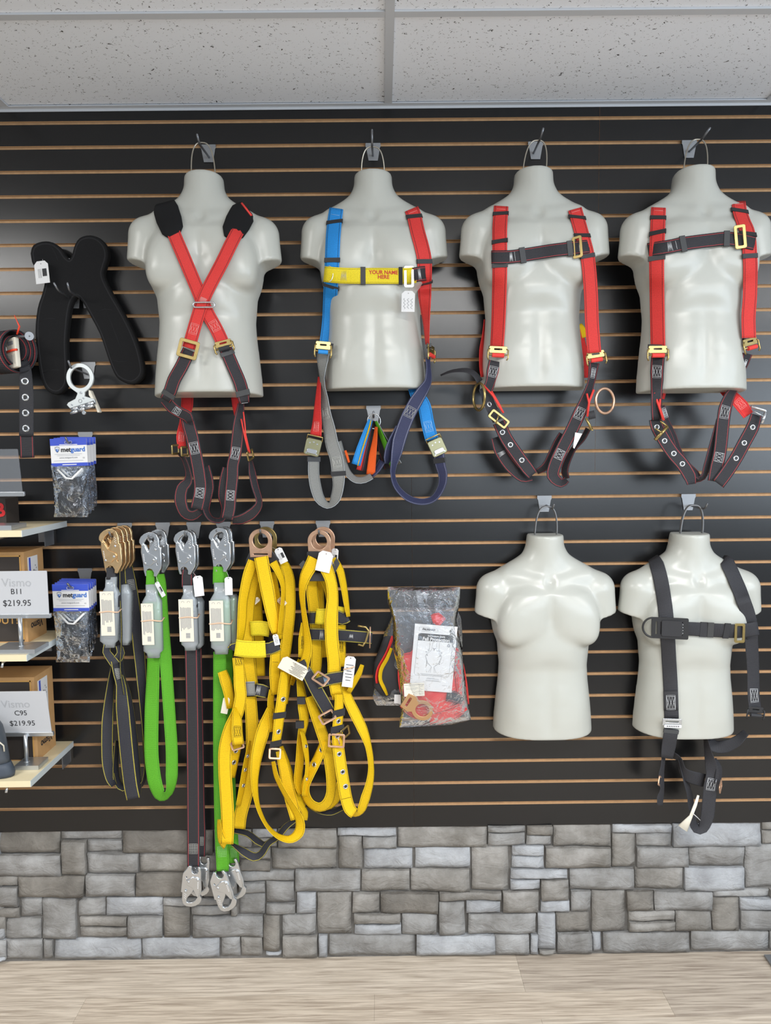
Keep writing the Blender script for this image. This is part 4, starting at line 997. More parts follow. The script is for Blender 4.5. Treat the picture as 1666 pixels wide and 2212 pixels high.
strap(H3, 'back_strap', 'w_redplain', [(1253, 700, 8, .07), (1259, 739, 12, .08), (1266, 768, 12, .10), (1267, 816, 8, .13)], W=.04)
strap(H3, 'label_flap', 'w_yellow', [(1253, 700, 8), (1258, 712, 16), (1263, 729, 16)], d=.075, W=.026, label='yellow label flap')
b_ = MB(); b_.tube([P(*q) for q in ((1283, 842, .2), (1273, 868, .2), (1269, 900, .2))], .0035, 6); b_.tube([P(*q) for q in ((1268, 850, .2), (1273, 872, .2), (1269, 898, .2))], .003, 6); b_.build('red_edge_cord', MT['w_red_roll'], H3, True)
b_ = MB(); b_.tube([P(1266, 903, .205), P(1279, 928, .205)], .004, 8); b_.tube([P(1272, 926, .2), P(1282, 930, .205)], .0022, 6); b_.build('buckle', MT['gold'], H3, True)
strap(H3, 'keeper_strap', 'elastic', [(1276, 888), (1280, 905)], d=.2, W=.022)
put(H3, 'size_label', plate([[(-.012, .024), (.010, .020), (-.014, -.026), (-.018, -.022)]], .0006, face_frame(1251, 951, .19), 0), 'paper')

# ------------------------------------------------------------------ red harness on the torso at the right edge
H4 = thing('safety_harness', 'red shoulder strap harness at the right edge, steel buckle at its right hip', 'harness', P(1520, 1045, .14), 'harnesses on torso forms')
a1 = strap(H4, 'shoulder_strap', 'w_red', [(1423, 449), (1422, 471), (1421, 503), (1420, 527), (1419, 568), (1420, 641), (1421, 700), (1422, 748)], T='T4')
a2 = strap(H4, 'shoulder_strap', 'w_red', [(1596, 436, 30, .16), (1598, 456), (1606, 480), (1616, 506), (1620, 553), (1621, 583), (1620, 641), (1617, 685), (1618, 730)], T='T4', W=.042)
strap(H4, 'back_strap', 'w_redplain', [(1567, 438, 6, .10), (1574, 450, 8, .13), (1583, 462, 6, .16)], W=.04)
for q in ((1422, 470), (1421, 505)): keeper(a1, *q, .014, 'black')
keeper(a1, 1419, 561, .014, 'rubber', .006); [keeper(a2, *q, .013, 'black') for q in ((1598, 457), (1616, 503), (1620, 551))]
stitches(a1, 1422, 457, .026, .02, 'pink_thread', 'bar'); stitches(a2, 1597, 443, .024, .02, 'pink_thread', 'bar')
c4 = strap(H4, 'chest_strap', 'w_black', [(1401, 540), (1447, 533), (1476, 527), (1535, 519), (1579, 516), (1630, 526)], T='T4', W=.040, off=.008)
keeper(c4, 1473, 527, .016, 'rubber', .007); keeper(c4, 1572, 516, .016, 'rubber', .006); stitches(c4, 1445, 533, .028, .012, 'white_thread', 'zig'); stitches(c4, 1462, 529, .024, .01, 'white_thread', 'bar')
f = fr_at(c4, 1595, 514, 0, .006); frame_buckle(H4, (f[0], *face_frame(1595, 514, 0, 6, -12)[1:]), 'gold', .030, .066, .007, mid=False)
ring(H4, 'side_ring', face_frame(1399, 543, .2, 0, -10), .014, .019, .0012, 'chrome')
adjuster(H4, (P(1421, 763, .245), *face_frame(1421, 763, .2, 0)[1:]), 'gold', .062, .044, .036); adjuster(H4, (P(1622, 746, .225), *face_frame(1622, 746, .2, 14, 20)[1:]), 'gold', .060, .044, .034)
strap(H4, 'keeper_strap', 'elastic', [(1400, 748), (1443, 749)], d=.232, W=.012); strap(H4, 'keeper_strap', 'elastic', [(1604, 735), (1634, 738)], d=.215, W=.012)
l4 = strap(H4, 'leg_strap', 'w_black', [(1422, 772), (1420, 803), (1420, 822, 28), (1418, 855, 24, .25), (1418, 880, 24, .235), (1422, 905, None, .225)], T='T4', off=.008, W=.041)
stitches(l4, 1419, 804, .026, .036)
th = strap(H4, 'thigh_strap', 'w_black', [(1415, 905, 26), (1420, 922), (1436, 952), (1455, 980), (1474, 1002), (1490, 1028), (1494, 1046, 20)], d=.215, W=.041)
for q in ((1420, 925), (1436, 953), (1455, 979), (1474, 1002)): grommet(th, *q)
strap(H4, 'thigh_strap', 'w_black', [(1434, 895, 10), (1445, 917, 10), (1456, 940, 10), (1466, 969, 10), (1480, 997, 12), (1503, 1022, 14), (1512, 1034, 8)], d=.195, W=.041)
b_ = MB(); b_.tube([P(*q) for q in ((1413, 849, .245), (1424, 878, .245), (1434, 908, .24))], .0035, 6); b_.tube([P(*q) for q in ((1426, 862, .245), (1425, 880, .245), (1432, 906, .24))], .003, 6); b_.build('red_edge_cord', MT['w_red_roll'], H4, True)
strap(H4, 'back_strap', 'w_redplain', [(1440, 826, 10, .09), (1437, 842, 8, .12), (1433, 862, 5, .17)], W=.04)
fr = face_frame(1425, 930, .235, 42); b_ = MB(); b_.tube([fr_off(fr, -.028, -.012, 0)[0], fr_off(fr, .026, -.008, 0)[0]], .005, 8); b_.tube([fr_off(fr, .020, .02, 0)[0], fr_off(fr, .026, -.008, 0)[0]], .003, 6); b_.tube([fr_off(fr, -.006, .014, .003)[0], fr_off(fr, .0, -.010, .005)[0]], .0025, 6); b_.build('buckle', MT['gold'], H4, True)
k4 = strap(H4, 'label_flap', 'w_black', [(1431, 876, 10), (1436, 892, 12), (1441, 908, 10)], d=.235, W=.02); stitches(k4, 1436, 892, .014, .03)
lr = strap(H4, 'leg_strap', 'w_black', [(1615, 764, 22, .22), (1609, 788, 14, .215), (1600, 809, 8, .21), (1594, 830, 10, .205), (1578, 853, 22, .20), (1567, 882), (1562, 917), (1559, 948), (1555, 980), (1548, 1011), (1543, 1040)], d=.20, W=.041)
stitches(lr, 1566, 887, .026, .038); stitches(lr, 1551, 986, .028, .028, turn=True); stitches(lr, 1609, 788, .010, .03)
strap(H4, 'sub_pelvic_strap', 'w_black', [(1503, 1036, 12), (1519, 1031, 12), (1528, 1006, 16), (1538, 969, 16), (1547, 930, 12), (1552, 905, 8)], d=.185, W=.041, sg=-1)
rb = strap(H4, 'back_strap', 'w_redplain', [(1548, 815, 26, .10), (1558, 828, 26, .13), (1571, 846, 26, .16), (1590, 863, 26, .185), (1604, 878, 28, .19), (1617, 897, 24, .20)], W=.042); stitches(rb, 1600, 876, .024, .032, 'pink_thread')
fr = face_frame(1638, 893, .22, -16); b_ = MB(); b_.tube([fr_off(fr, -.026, .014)[0], fr_off(fr, .018, .014)[0], fr_off(fr, .024, .008)[0]], .0045, 8); b_.tube([fr_off(fr, .022, .010)[0], fr_off(fr, .020, -.026)[0]], .0048, 8); b_.tube([fr_off(fr, -.012, .002)[0], fr_off(fr, .02, -.004)[0]], .002, 6); b_.build('buckle', MT['chrome'], H4, True, )
t4 = strap(H4, 'thigh_strap', 'w_black', [(1634, 896, 24), (1626, 923), (1608, 957), (1590, 990), (1570, 1021), (1552, 1045)], d=.205, W=.041)
for q in ((1625, 925), (1607, 958), (1590, 990)): grommet(t4, *q)

# ------------------------------------------------------------------ black harness on the lower right torso
H6 = thing('safety_harness', 'plain black harness with a black plastic chest plate, rolled paper tag at its foot', 'harness', P(1520, 1790, .1), 'harnesses on torso forms')
a1 = strap(H6, 'shoulder_strap', 'w_blackplain', [(1411, 1205, 24, .06), (1419, 1220), (1429, 1259), (1437, 1311), (1441, 1356), (1445, 1415), (1449, 1485), (1451, 1552)], T='T6', W=.047)
a2 = strap(H6, 'shoulder_strap', 'w_blackplain', [(1562, 1208, 18, .06), (1571, 1216), (1591, 1259), (1606, 1297, None, .180), (1619, 1339, None, .168), (1624, 1398, 28, .14), (1627, 1450, 26, .12), (1628, 1502, 26, .12), (1632, 1536, 26, .12)], T='T6', W=.045)
c6 = strap(H6, 'chest_strap', 'w_blackplain', [(1421, 1356), (1487, 1358), (1543, 1361), (1595, 1363), (1638, 1357)], T='T6', W=.043, off=.008)
f = rat(c6, 1445, 1356); fr = (f[0] + f[3] * .003, *face_frame(1445, 1356, 0, 0, -14)[1:])
o = put(H6, 'chest_plate', plate([rrect(.108, .066, .004), rrect(.006, .042, .002, cx=-.040), rrect(.004, .040, .0015, cx=-.026), rrect(.004, .044, .0015, cx=.036)], .004, fr, .0008), 'black')
ring(o, 'side_loop', fr_off(fr, -.050, 0), .030, .031, .0032, 'black', 92, 268)
zz = MB(); zz.tube([fr_off(fr, .036 + .003 * (1 if k % 2 else -1), -.018 + .0045 * k, .003)[0] for k in range(9)], .0006, 4); zz.build('stitching', MT['white_thread'], o, True)
put(H6, 'covering_strap', plate([rrect(.058, .048, .003)], .004, fr_off(fr, .005, 0, .004), .001), 'elastic')
f = rat(c6, 1624, 1358); fr = (P(1624, 1358, .145), *face_frame(1624, 1358, 0, 3, 30)[1:])
o = put(H6, 'chest_plate', plate([rrect(.050, .062, .004)], .004, fr, .001), 'black'); zz = MB(); zz.tube([fr_off(fr, -.017 + .005 * (1 if k % 2 else -1), -.018 + .0045 * k, .003)[0] for k in range(9)], .0006, 4); zz.build('stitching', MT['white_thread'], o, True)
keeper(c6, 1520, 1360, .022, 'elastic', .004); stitches(c6, 1519, 1360, .03, .01, 'white_thread', 'bar'); keeper(c6, 1538, 1361, .018, 'rubber', .004); keeper(c6, 1570, 1363, .018, 'elastic', .005)
f = fr_at(c6, 1593, 1366, 0, .005); frame_buckle(H6, (f[0], *face_frame(1593, 1366, 0, 0, -5)[1:]), 'gold', .030, .060, .006, mid=False)
pp = strap(H6, 'end_patch', 'elastic', [(1449, 1492), (1450, 1534)], T='T6', W=.047, off=.007); stitches(pp, 1450, 1513, .028, .046)
stitches(a2, 1628, 1499, .028, .046)
fr = (P(1452, 1560, .168), *face_frame(1452, 1560, 0, -3)[1:]); put(H6, 'buckle', plate([rrect(.060, .022, .003), rrect(.044, .007, .002, cy=.002)], .004, fr, .001), 'chrome')
fr = face_frame(1454, 1569, .172, -2); o = put(H6, 'size_label', plate([rrect(.056, .010, .003)], .001, fr, 0), 'paper'); b_ = MB()
for k in range(7): b_.box(fr_off(fr, -.018 + .006 * k, 0, .0008)[0], fr[1] * .003, fr[2] * .004, fr[3] * .0002)
b_.build('print', MT['ink'], o)
l1 = strap(H6, 'leg_strap', 'w_blackplain', [(1451, 1574, 32, .16), (1448, 1592, 32, .16), (1445, 1612, 32, .15), (1441, 1638, 26, .14)], W=.046); keeper(l1, 1447, 1582, .012, 'rubber')
strap(H6, 'thigh_strap', 'w_blackplain', [(1434, 1634, 8), (1432, 1655, 8), (1429, 1676, 12), (1431, 1704, 8), (1427, 1722, 14), (1426, 1740, 12)], d=.12, W=.044)
strap(H6, 'sub_pelvic_strap', 'w_blackplain', [(1455, 1632, 14), (1468, 1640, 10), (1474, 1662, 16), (1487, 1676, 26), (1505, 1682, 28), (1522, 1686, 28)], d=.10, W=.044, sg=-1)
strap(H6, 'thigh_strap', 'w_blackplain', [(1470, 1640, 8), (1480, 1680, 10), (1490, 1715, 12), (1494, 1742, 14), (1500, 1760, 10)], d=.085, W=.044)
strap(H6, 'hip_belt', 'w_blackplain', [(1527, 1598, 20, .06), (1545, 1612, 26, .07), (1568, 1612, 28, .08), (1592, 1601, 24, .09), (1612, 1582, 16, .09)], W=.046)
cl = strap(H6, 'leg_strap', 'w_blackplain', [(1524, 1592, 8), (1530, 1625, 16), (1536, 1652, 26), (1540, 1675), (1536, 1694), (1532, 1728), (1528, 1764), (1518, 1788, 26), (1505, 1790, 20), (1497, 1775, 16), (1500, 1762, 14)], d=.12, W=.045, sg=-1)
stitches(cl, 1535, 1694, .028, .04)
strap(H6, 'thigh_strap', 'w_blackplain', [(1543, 1640, 10), (1553, 1656, 12), (1553, 1675, 14), (1549, 1694, 12)], d=.11, W=.044)
for x, y, a in ((1426, 1687, -30), (1557, 1699, 25)): frame_buckle(H6, face_frame(x, y, .13, a, 55), 'rose', .036, .030, .004, mid=False)
fr = face_frame(1632, 1540, .13, -6); adjuster(H6, fr, 'black', .056, .04, .034, 'w_black')
b_ = MB(); b_.tube([P(1509, 1718, .13), P(1502, 1740, .135), P(1493, 1763, .135), P(1475, 1790, .14)], [.004, .006, .006, .018], 10, flat=((1, 0, 0), (1, .35))); o = b_.build('paper_tag', MT['cream_paper'], H6, True)
b_ = MB(); b_.tube([P(1497, 1757, .15), P(1506, 1765, .14), P(1513, 1772, .13)], .0012, 6); b_.build('rubber_band', MT['paper'], o, True)
# ------------------------------------------------------------------ snap hooks and lanyards
HOOK_OUT = [(538, 243), (556, 207), (594, 178), (645, 159), (700, 162), (735, 185), (752, 230), (756, 290), (756, 320), (774, 328), (775, 520), (771, 552), (715, 643), (690, 640), (694, 604), (672, 566), (642, 554), (612, 566), (597, 596), (612, 640), (592, 640), (578, 590), (570, 500), (552, 380), (558, 300), (536, 270)]
HOOK_EYE = [(572, 282), (600, 236), (640, 203), (688, 196), (710, 216), (704, 260), (656, 330), (640, 372), (622, 356), (604, 310)]
SLOT = [(716, 480), (742, 500), (744, 528), (724, 520)]
HK = lambda pts: [((x - 655) / 5.206 * 0.00150, -(y - 400) / 5.206 * 0.00150) for x, y in pts]
def snap_hook(parent, px, py, d, ang=0, yaw=0, mat='chrome', flip=False, scale=1.0, pitch=0):
    """double-action snap hook whose middle stands at a pixel; hook end up, eye end down (flip: the other way)"""
    fr = face_frame(px, py, d, ang + (180 if flip else 0), yaw, pitch)
    S = lambda pts: [(x * scale, y * scale) for x, y in HK(pts)]
    o = put(parent, 'snap_hook', plate([S(HOOK_OUT), S(HOOK_EYE), S(SLOT)], .011 * scale, fr, .0015), mat)
    gate = S([(566, 296), (590, 300), (606, 330), (628, 372), (650, 398), (700, 418), (726, 440), (724, 474), (690, 492), (662, 520), (606, 520), (578, 500), (566, 400)])
    put(o, 'gate', plate([gate], .004, fr_off(fr, n=.0068 * scale), .0012), mat)
    for x, y in ((600, 498), (700, 460), (724, 345)):
        q = S([(x, y)])[0]; b_ = MB(); b_.ball(fr_off(fr, q[0], q[1], .0088 * scale)[0], .0042 * scale, 5, (1, .5, 1)); b_.build('rivet', MT['chrome'], o, True)
    b_ = MB()
    for k in range(5): q = S([(574 + 1.5 * k, 400 + 18 * k)])[0]; b_.box(fr_off(fr, q[0] + .003, q[1], .0091 * scale)[0], fr[1] * .0035, fr[2] * .0022, fr[3] * .0003)
    for k in range(6): q = S([(716 + (k % 2) * 14, 250 + 12 * k)])[0]; b_.box(fr_off(fr, q[0], q[1], .0057 * scale)[0], fr[1] * .002, fr[2] * .002, fr[3] * .0003)
    b_.build('stamped_marks', MT['paper'], o)
    return o
def film_mat(name, tint, milk, rough=0.1, bump=(40, .25), gain=1.3):
    """clear plastic: see-through, with sharp reflections that follow its creases and a little milkiness"""
    mt = bpy.data.materials.new(name); mt.use_nodes = True; N, L = mt.node_tree.nodes, mt.node_tree.links; N.clear()
    out = N.new('ShaderNodeOutputMaterial'); tr = N.new('ShaderNodeBsdfTransparent'); gl = N.new('ShaderNodeBsdfGlossy'); df = N.new('ShaderNodeBsdfDiffuse'); fr = N.new('ShaderNodeFresnel')
    tr.inputs[0].default_value = (.95, .96, .97, 1); gl.inputs['Roughness'].default_value = rough; gl.inputs[0].default_value = (*s2l(tint), 1); df.inputs[0].default_value = (*s2l(tint), 1); fr.inputs[0].default_value = 1.5
    tc = N.new('ShaderNodeTexCoord'); nz = N.new('ShaderNodeTexNoise'); nz.inputs['Scale'].default_value = bump[0]; nz.inputs['Detail'].default_value = 3; nz.inputs['Distortion'].default_value = 2.0
    L.new(tc.outputs['Object'], nz.inputs['Vector']); bp = N.new('ShaderNodeBump'); bp.inputs['Strength'].default_value = bump[1]; bp.inputs['Distance'].default_value = .012
    L.new(nz.outputs['Fac'], bp.inputs['Height'])
    for q in (gl, df, fr): L.new(bp.outputs[0], q.inputs['Normal'])
    m1 = N.new('ShaderNodeMixShader'); m1.inputs[0].default_value = milk; L.new(tr.outputs[0], m1.inputs[1]); L.new(df.outputs[0], m1.inputs[2])
    m2 = N.new('ShaderNodeMixShader'); L.new(math_node(N, L, 'MULTIPLY', fr.outputs[0], gain, True), m2.inputs[0]); L.new(m1.outputs[0], m2.inputs[1]); L.new(gl.outputs[0], m2.inputs[2]); L.new(m2.outputs[0], out.inputs[0])
    return mt
MT['sleeve'] = film_mat('clear_shrink_sleeve', (222, 230, 236), .40, .16, (30, .15))
MT['band'] = plain('tan_rubber_band', (226, 190, 160), .6)
def soft_box(name, secs, mat, parent, rnd=.35, n=20, label=None):
    """a lofted body: secs = (px, py, d, half width m, half depth m)"""
    b_ = MB(); vs = []
    for px, py, d, hw, hd in secs:
        c = P(px, py, d)
        for k in range(n):
            a = 2 * math.pi * k / n; x, y = math.cos(a), math.sin(a); q = (abs(x) ** 6 + abs(y) ** 6) ** (-1 / 6.) * (1 - rnd) + rnd
            vs.append(c + XW * x * q * hw + YW * y * q * hd)
    fs = [(i * n + k, i * n + (k + 1) % n, (i + 1) * n + (k + 1) % n, (i + 1) * n + k) for i in range(len(secs) - 1) for k in range(n)]
    b_.add(vs, fs + [tuple(range(n)), tuple(range((len(secs) - 1) * n, len(secs) * n))])
    o = b_.build(name, MT[mat] if isinstance(mat, str) else mat, parent, True)
    if label: o['label'] = label
    return o
def shock_pack(parent, x, y0, y1, d, hw, core, label_box, band_y, yaw=-18, lean=0.0):
    """folded energy absorber in a clear sleeve with its printed label and rubber band"""
    hd = .017; X = lambda y: x + lean * (y - y0)
    n0, n1 = y0 + (y1 - y0) * .22, y0 + (y1 - y0) * .90
    c = soft_box('folded_webbing', [(X(n0) + 2, n0 + 4, d, hw * .86, hd * .7), (X(n0) + 2, n0 + 12, d, hw * .9, hd * .85), (X(n1), n1 - 12, d, hw * .9, hd * .85), (X(n1), n1 - 4, d, hw * .86, hd * .7)], core, parent, .15)
    soft_box('clear_sleeve', [(X(y0), y0, d, hw * .62, hd * .5), (X(n0), n0 - 12, d, hw * .62, hd * .55), (X(n0), n0 + 2, d, hw * .98, hd * .98), (X(n1), n1, d, hw, hd), (X(n1), n1 + 6, d, hw * .7, hd * .6), (X(y1), y1, d, hw * .66, hd * .5)], 'sleeve', parent, .2)
    lx0, ly0, lx1, ly1 = label_box; fr = face_frame((lx0 + lx1) / 2, (ly0 + ly1) / 2, d + hd + .003, 0, 0)
    sc = scale_at(fr[0]); w, h = (lx1 - lx0) / sc, (ly1 - ly0) / sc
    o = put(parent, 'printed_label', plate([rrect(w, h, .001)], .0006, fr, 0), 'cream_paper'); b_ = MB(); rr = random.Random(int(x))
    for k in range(8):
        ln = h * (.55 if k > 1 else .62) * rr.uniform(.75, 1); b_.box(fr_off(fr, w * (-.36 + .095 * k), h * .02 + (h * .31 - ln / 2) * .6, .0005)[0], fr[1] * w * .045, fr[2] * ln, fr[3] * .0002)
    for k in range(9): b_.box(fr_off(fr, w * .1, -h * (.30 + .014 * k), .0005)[0], fr[1] * w * .3, fr[2] * h * .006 * (1 + k % 2), fr[3] * .0002)
    for s in (-1, 1): b_.tube([fr_off(fr, w * .2 * s + .004 * math.cos(a), h * .43 + .004 * math.sin(a), .0006)[0] for a in np.linspace(-.4, 3.5, 9)], .0004, 4)
    b_.build('print', MT['grey_ink'], o)
    b_ = MB(); c0 = P(X(band_y), band_y, d)
    b_.tube([c0 + XW * (hw + .002) * math.cos(a) * min(1.25, 1 / max(abs(math.cos(a)), abs(math.sin(a)))) * .98 + YW * (hd + .004) * math.sin(a) * min(1.25, 1 / max(abs(math.cos(a)), abs(math.sin(a)))) + ZW * .002 * math.sin(3 * a) for a in np.linspace(0, 2 * math.pi, 33)[:-1]], .0022, 6, closed=True)
    b_.build('rubber_band', MT['band'], parent, True)
G1 = 'lanyards with yellow stitching on one hook'
# four black lanyards with yellow stitching, gold hooks, one behind the other
L1 = thing('lanyard', 'black lanyard with yellow stitched edges, front gold hook and clear sleeved pack', 'lanyard', P(265, 1725, .1), G1)
MT['rosegold'] = plain('iridescent_zinc_plating', (236, 200, 150), .26, .85, var=.2)
snap_hook(L1, 240, 1190, .142, 2, -8, 'rosegold')
strap(L1, 'loop', 'w_blackplain', [(238, 1226, 18), (240, 1240, 20), (240, 1252, 22)], d=.142, W=.034)
shock_pack(L1, 241, 1246, 1398, .135, .0285, 'w_blackplain', (217, 1277, 247, 1374), 1319, lean=-.03)
strap(L1, 'loop', 'w_blackyel', [(232, 1394, 16), (230, 1408, 18), (238, 1420, 20), (250, 1436, 22)], d=.138, W=.034)
strap(L1, 'loop', 'w_blackyel', [(256, 1394, 14), (261, 1410, 18), (254, 1424, 20), (248, 1436, 18)], d=.128, W=.034)
m1 = strap(L1, 'leg', 'w_blackyel', [(250, 1428, 22), (254, 1455, 20), (261, 1480, 22), (265, 1531, 30), (273, 1620, 32), (281, 1690, 33), (288, 1726, 33)], d=.13, W=.046)
stitches(m1, 254, 1452, .022, .034, kind='grid', mat='grey_thread')
strap(L1, 'leg', 'w_blackyel', [(245, 1440, 12), (238, 1490, 18), (232, 1560, 26), (232, 1640, 26), (238, 1680, 22), (246, 1697, 16)], d=.105, W=.046)
strap(L1, 'leg', 'w_blackyel', [(266, 1462, 8), (277, 1500, 12), (287, 1560, 12), (295, 1640, 14), (300, 1700, 12), (297, 1722, 8)], d=.10, W=.046)
strap(L1, 'leg', 'w_blackyel', [(252, 1600, 8), (250, 1660, 14), (254, 1690, 18), (266, 1702, 16), (280, 1696, 10)], d=.085, W=.046)
for k, (lx, hx, hy, dd, tone) in enumerate((('second in its row', 250, 1186, .118, 0), ('third in its row', 259, 1183, .092, 0), ('rearmost, nearest the wall', 268, 1181, .066, 0))):
    e = thing('lanyard', 'black lanyard with yellow stitching and gold hook, ' + lx, 'lanyard', P(hx, 1700, dd), G1)
    snap_hook(e, hx, hy, dd, 0, -8, 'rosegold')
    strap(e, 'loop', 'w_blackyel', [(hx + 1, hy + 38, 16), (hx + 3, hy + 60, 18), (hx + 4, hy + 90, 16)], d=dd, W=.034)
    if k == 0:
        strap(e, 'leg', 'w_blackyel', [(262, 1228, 8), (263, 1290, 9), (266, 1370, 9), (263, 1440, 8), (272, 1500, 10)], d=.115, W=.046)
    if k == 1:
        q = strap(e, 'leg', 'w_blackyel', [(277, 1222, 18), (282, 1255, 24), (288, 1290, 24), (294, 1340, 26), (300, 1400, 26), (306, 1470, 22), (312, 1560, 14), (317, 1640, 10), (310, 1688, 8), (300, 1700, 8)], d=.075, W=.046)
        stitches(q, 281, 1266, .026, .034, kind='grid', mat='grey_thread')
    if k == 2:
        strap(e, 'leg', 'w_blackyel', [(281, 1218, 10), (290, 1300, 16), (296, 1400, 14), (305, 1500, 10), (312, 1600, 10), (316, 1660, 8)], d=.05, W=.046)
    soft_box('clear_sleeve', [(270 + 2 * k, 1262, dd - .01, .012, .012), (272 + 2 * k, 1282, dd - .01, .02, .014), (271 + 2 * k, 1380, dd - .01, .02, .014), (270 + 2 * k, 1392, dd - .01, .012, .01)], 'sleeve', e)
    soft_box('folded_webbing', [(271 + 2 * k, 1284, dd - .01, .018, .012), (271 + 2 * k, 1378, dd - .01, .018, .012)], 'w_blackplain', e, .15)

# green looped lanyard with two hooks on one peg
L2 = thing('lanyard', 'bright green lanyard hanging in a loop from two steel hooks', 'lanyard', P(350, 1724, .1))
snap_hook(L2, 326, 1197, .135, 0, -8); snap_hook(L2, 343, 1190, .075, 0, -8)
strap(L2, 'loop', 'w_green', [(325, 1232, 16), (325, 1245, 18), (325, 1268, 20)], d=.136, W=.032)
shock_pack(L2, 328, 1262, 1420, .135, .031, 'w_green', (306, 1303, 332, 1394), 1338, lean=.03)
strap(L2, 'leg', 'w_green', [(332, 1408, 27), (331, 1450, 27), (328, 1531), (327, 1610), (329, 1650), (335, 1690), (345, 1716, 26), (354, 1720, 20), (362, 1716, 14), (368, 1704, 18), (371, 1675, 26), (371, 1620, 26), (367, 1555, 26), (362, 1480, 26), (357, 1410, 26), (351, 1320, 24), (348, 1262, 22), (346, 1240, 18)], d=.115, W=.046, sg=-1)
price_tag(L2, 346, 1273, .15, .014, .054, 25, 40, marks='bar', string_to=(337, 1244, .14))

# black lanyards with red stitching
G3 = 'black lanyards with red stitching on one hook'
for k, (lb, dx, dy, d) in enumerate((('black red-stitched lanyard, front one of its pair, hook down at its foot', 0, 0, .125), ('black red-stitched lanyard, rear one of its pair, close to the wall', 7, -2, .075))):
    e = thing('lanyard', lb, 'lanyard', P(418 + dx * 2, 1950, d), G3)
    snap_hook(e, 400 + dx, 1193 + dy, d, 0, -10)
    strap(e, 'loop', 'w_black', [(404 + dx, 1230, 20), (404 + dx, 1244, 24), (404 + dx, 1268, 24)], d=d, W=.036)
    if k == 0:
        shock_pack(e, 407, 1264, 1404, d - .005, .028, 'w_blackplain', (387, 1294, 418, 1387), 1331, lean=.035)
        price_tag(e, 429, 1266, .14, .030, .066, 4, 20, marks='none', string_to=(418, 1238, .13))
        q = strap(e, 'leg', 'w_black', [(413, 1400, 28), (415, 1505, 28), (417, 1640, 28), (418, 1793, 28), (418, 1850, 28), (418, 1872, 27)], d=.10, W=.043); stitches(q, 418, 1835, .028, .034, kind='grid', mat='grey_thread')
        snap_hook(e, 416, 1914, .105, -8, 0, flip=True)
    else:
        soft_box('clear_sleeve', [(422, 1290, .07, .02, .02), (424, 1300, .07, .026, .024), (424, 1392, .07, .026, .024), (423, 1400, .07, .018, .015)], 'sleeve', e)
        q = strap(e, 'leg', 'w_black', [(425, 1398, 22), (428, 1505, 20), (430, 1640, 22), (431, 1750, 24), (432, 1800, 26), (431, 1850, 26)], d=.055, W=.043); stitches(q, 436, 1818, .026, .03, kind='grid', mat='grey_thread')
        snap_hook(e, 434, 1893, .06, -10, 0, flip=True)
# straight green lanyards
G4 = 'straight green lanyards on one hook'
for k, (lb, dx, dy, d) in enumerate((('straight green lanyard, front one of its pair, label facing out', 0, 0, .13), ('straight green lanyard, rear one of its pair behind the tags', 8, -3, .08))):
    e = thing('lanyard', lb, 'lanyard', P(484 + dx * 2, 1960, d), G4)
    snap_hook(e, 476 + dx, 1187 + dy, d, 0, -10)
    strap(e, 'loop', 'w_green', [(472 + dx, 1224, 22), (472 + dx, 1240, 25), (472 + dx, 1262, 25)], d=d, W=.036)
    if k == 0:
        shock_pack(e, 476, 1258, 1412, d - .003, .033, 'w_green', (453, 1297, 483, 1386), 1344, lean=.02)
        price_tag(e, 494, 1266, .145, .024, .058, 0, 10, marks='none', string_to=(488, 1232, .135))
        q = strap(e, 'leg', 'w_green', [(475, 1408, 28), (475, 1500), (475, 1620), (477, 1750), (479, 1820), (481, 1860), (481, 1882, 26)], d=.085, W=.044); stitches(q, 482, 1842, .028, .036, kind='grid', mat='green_thread')
        snap_hook(e, 483, 1924, .10, 12, 0, flip=True)
    else:
        soft_box('folded_webbing', [(497, 1290, .085, .022, .02), (498, 1300, .085, .024, .022), (497, 1378, .085, .024, .022), (495, 1388, .085, .02, .018)], 'w_green', e, .15)
        soft_box('clear_sleeve', [(498, 1284, .085, .018, .018), (499, 1292, .085, .027, .024), (499, 1385, .085, .027, .024), (497, 1398, .085, .016, .014)], 'sleeve', e)
        q = strap(e, 'leg', 'w_green', [(491, 1396, 24), (493, 1500, 22), (496, 1620, 22), (500, 1750, 22), (504, 1830, 24), (506, 1864, 22)], d=.05, W=.044); stitches(q, 504, 1836, .024, .03, kind='grid', mat='green_thread')
        snap_hook(e, 506, 1898, .065, 8, 0, flip=True)
# ------------------------------------------------------------------ yellow harnesses, two on each hook
def d_ring(parent, x, y, d, mat='rose', yaw=-8):
    fr = face_frame(x, y, d, 0, yaw)
    out = [(.037 * math.cos(a), .037 * math.sin(a)) for a in np.linspace(-.15, math.pi + .15, 22)] + [(-.034, -.052), (.034, -.052)]
    return put(parent, 'back_ring', plate([out, circ(0, 0, .0265, 26), rrect(.05, .007, .003, cx=0, cy=-.043)], .006, fr, .0014), mat)
GY = 'yellow harnesses hanging on hooks'
Y1 = thing('safety_harness', 'yellow harness with lemon chest band, front one on the hook beside the green lanyards', 'harness', P(560, 1850, .13), GY)
d_ring(Y1, 563, 1168, .125)
put(Y1, 'back_pad', plate([[(-.038, .03), (.028, .036), (.052, .004), (.036, -.034), (.018, -.012), (-.024, -.012), (-.038, -.03), (-.054, -.02), (-.050, .006)]], .006, face_frame(567, 1212, .118), .002), 'black')
y = strap(Y1, 'shoulder_strap', 'w_yellow', [(548, 1212, 24), (538, 1238, 24), (531, 1265, 22), (525, 1300, 20), (523, 1340, 20), (520, 1372, 16), (516, 1395, 10)], d=.135, W=.045)
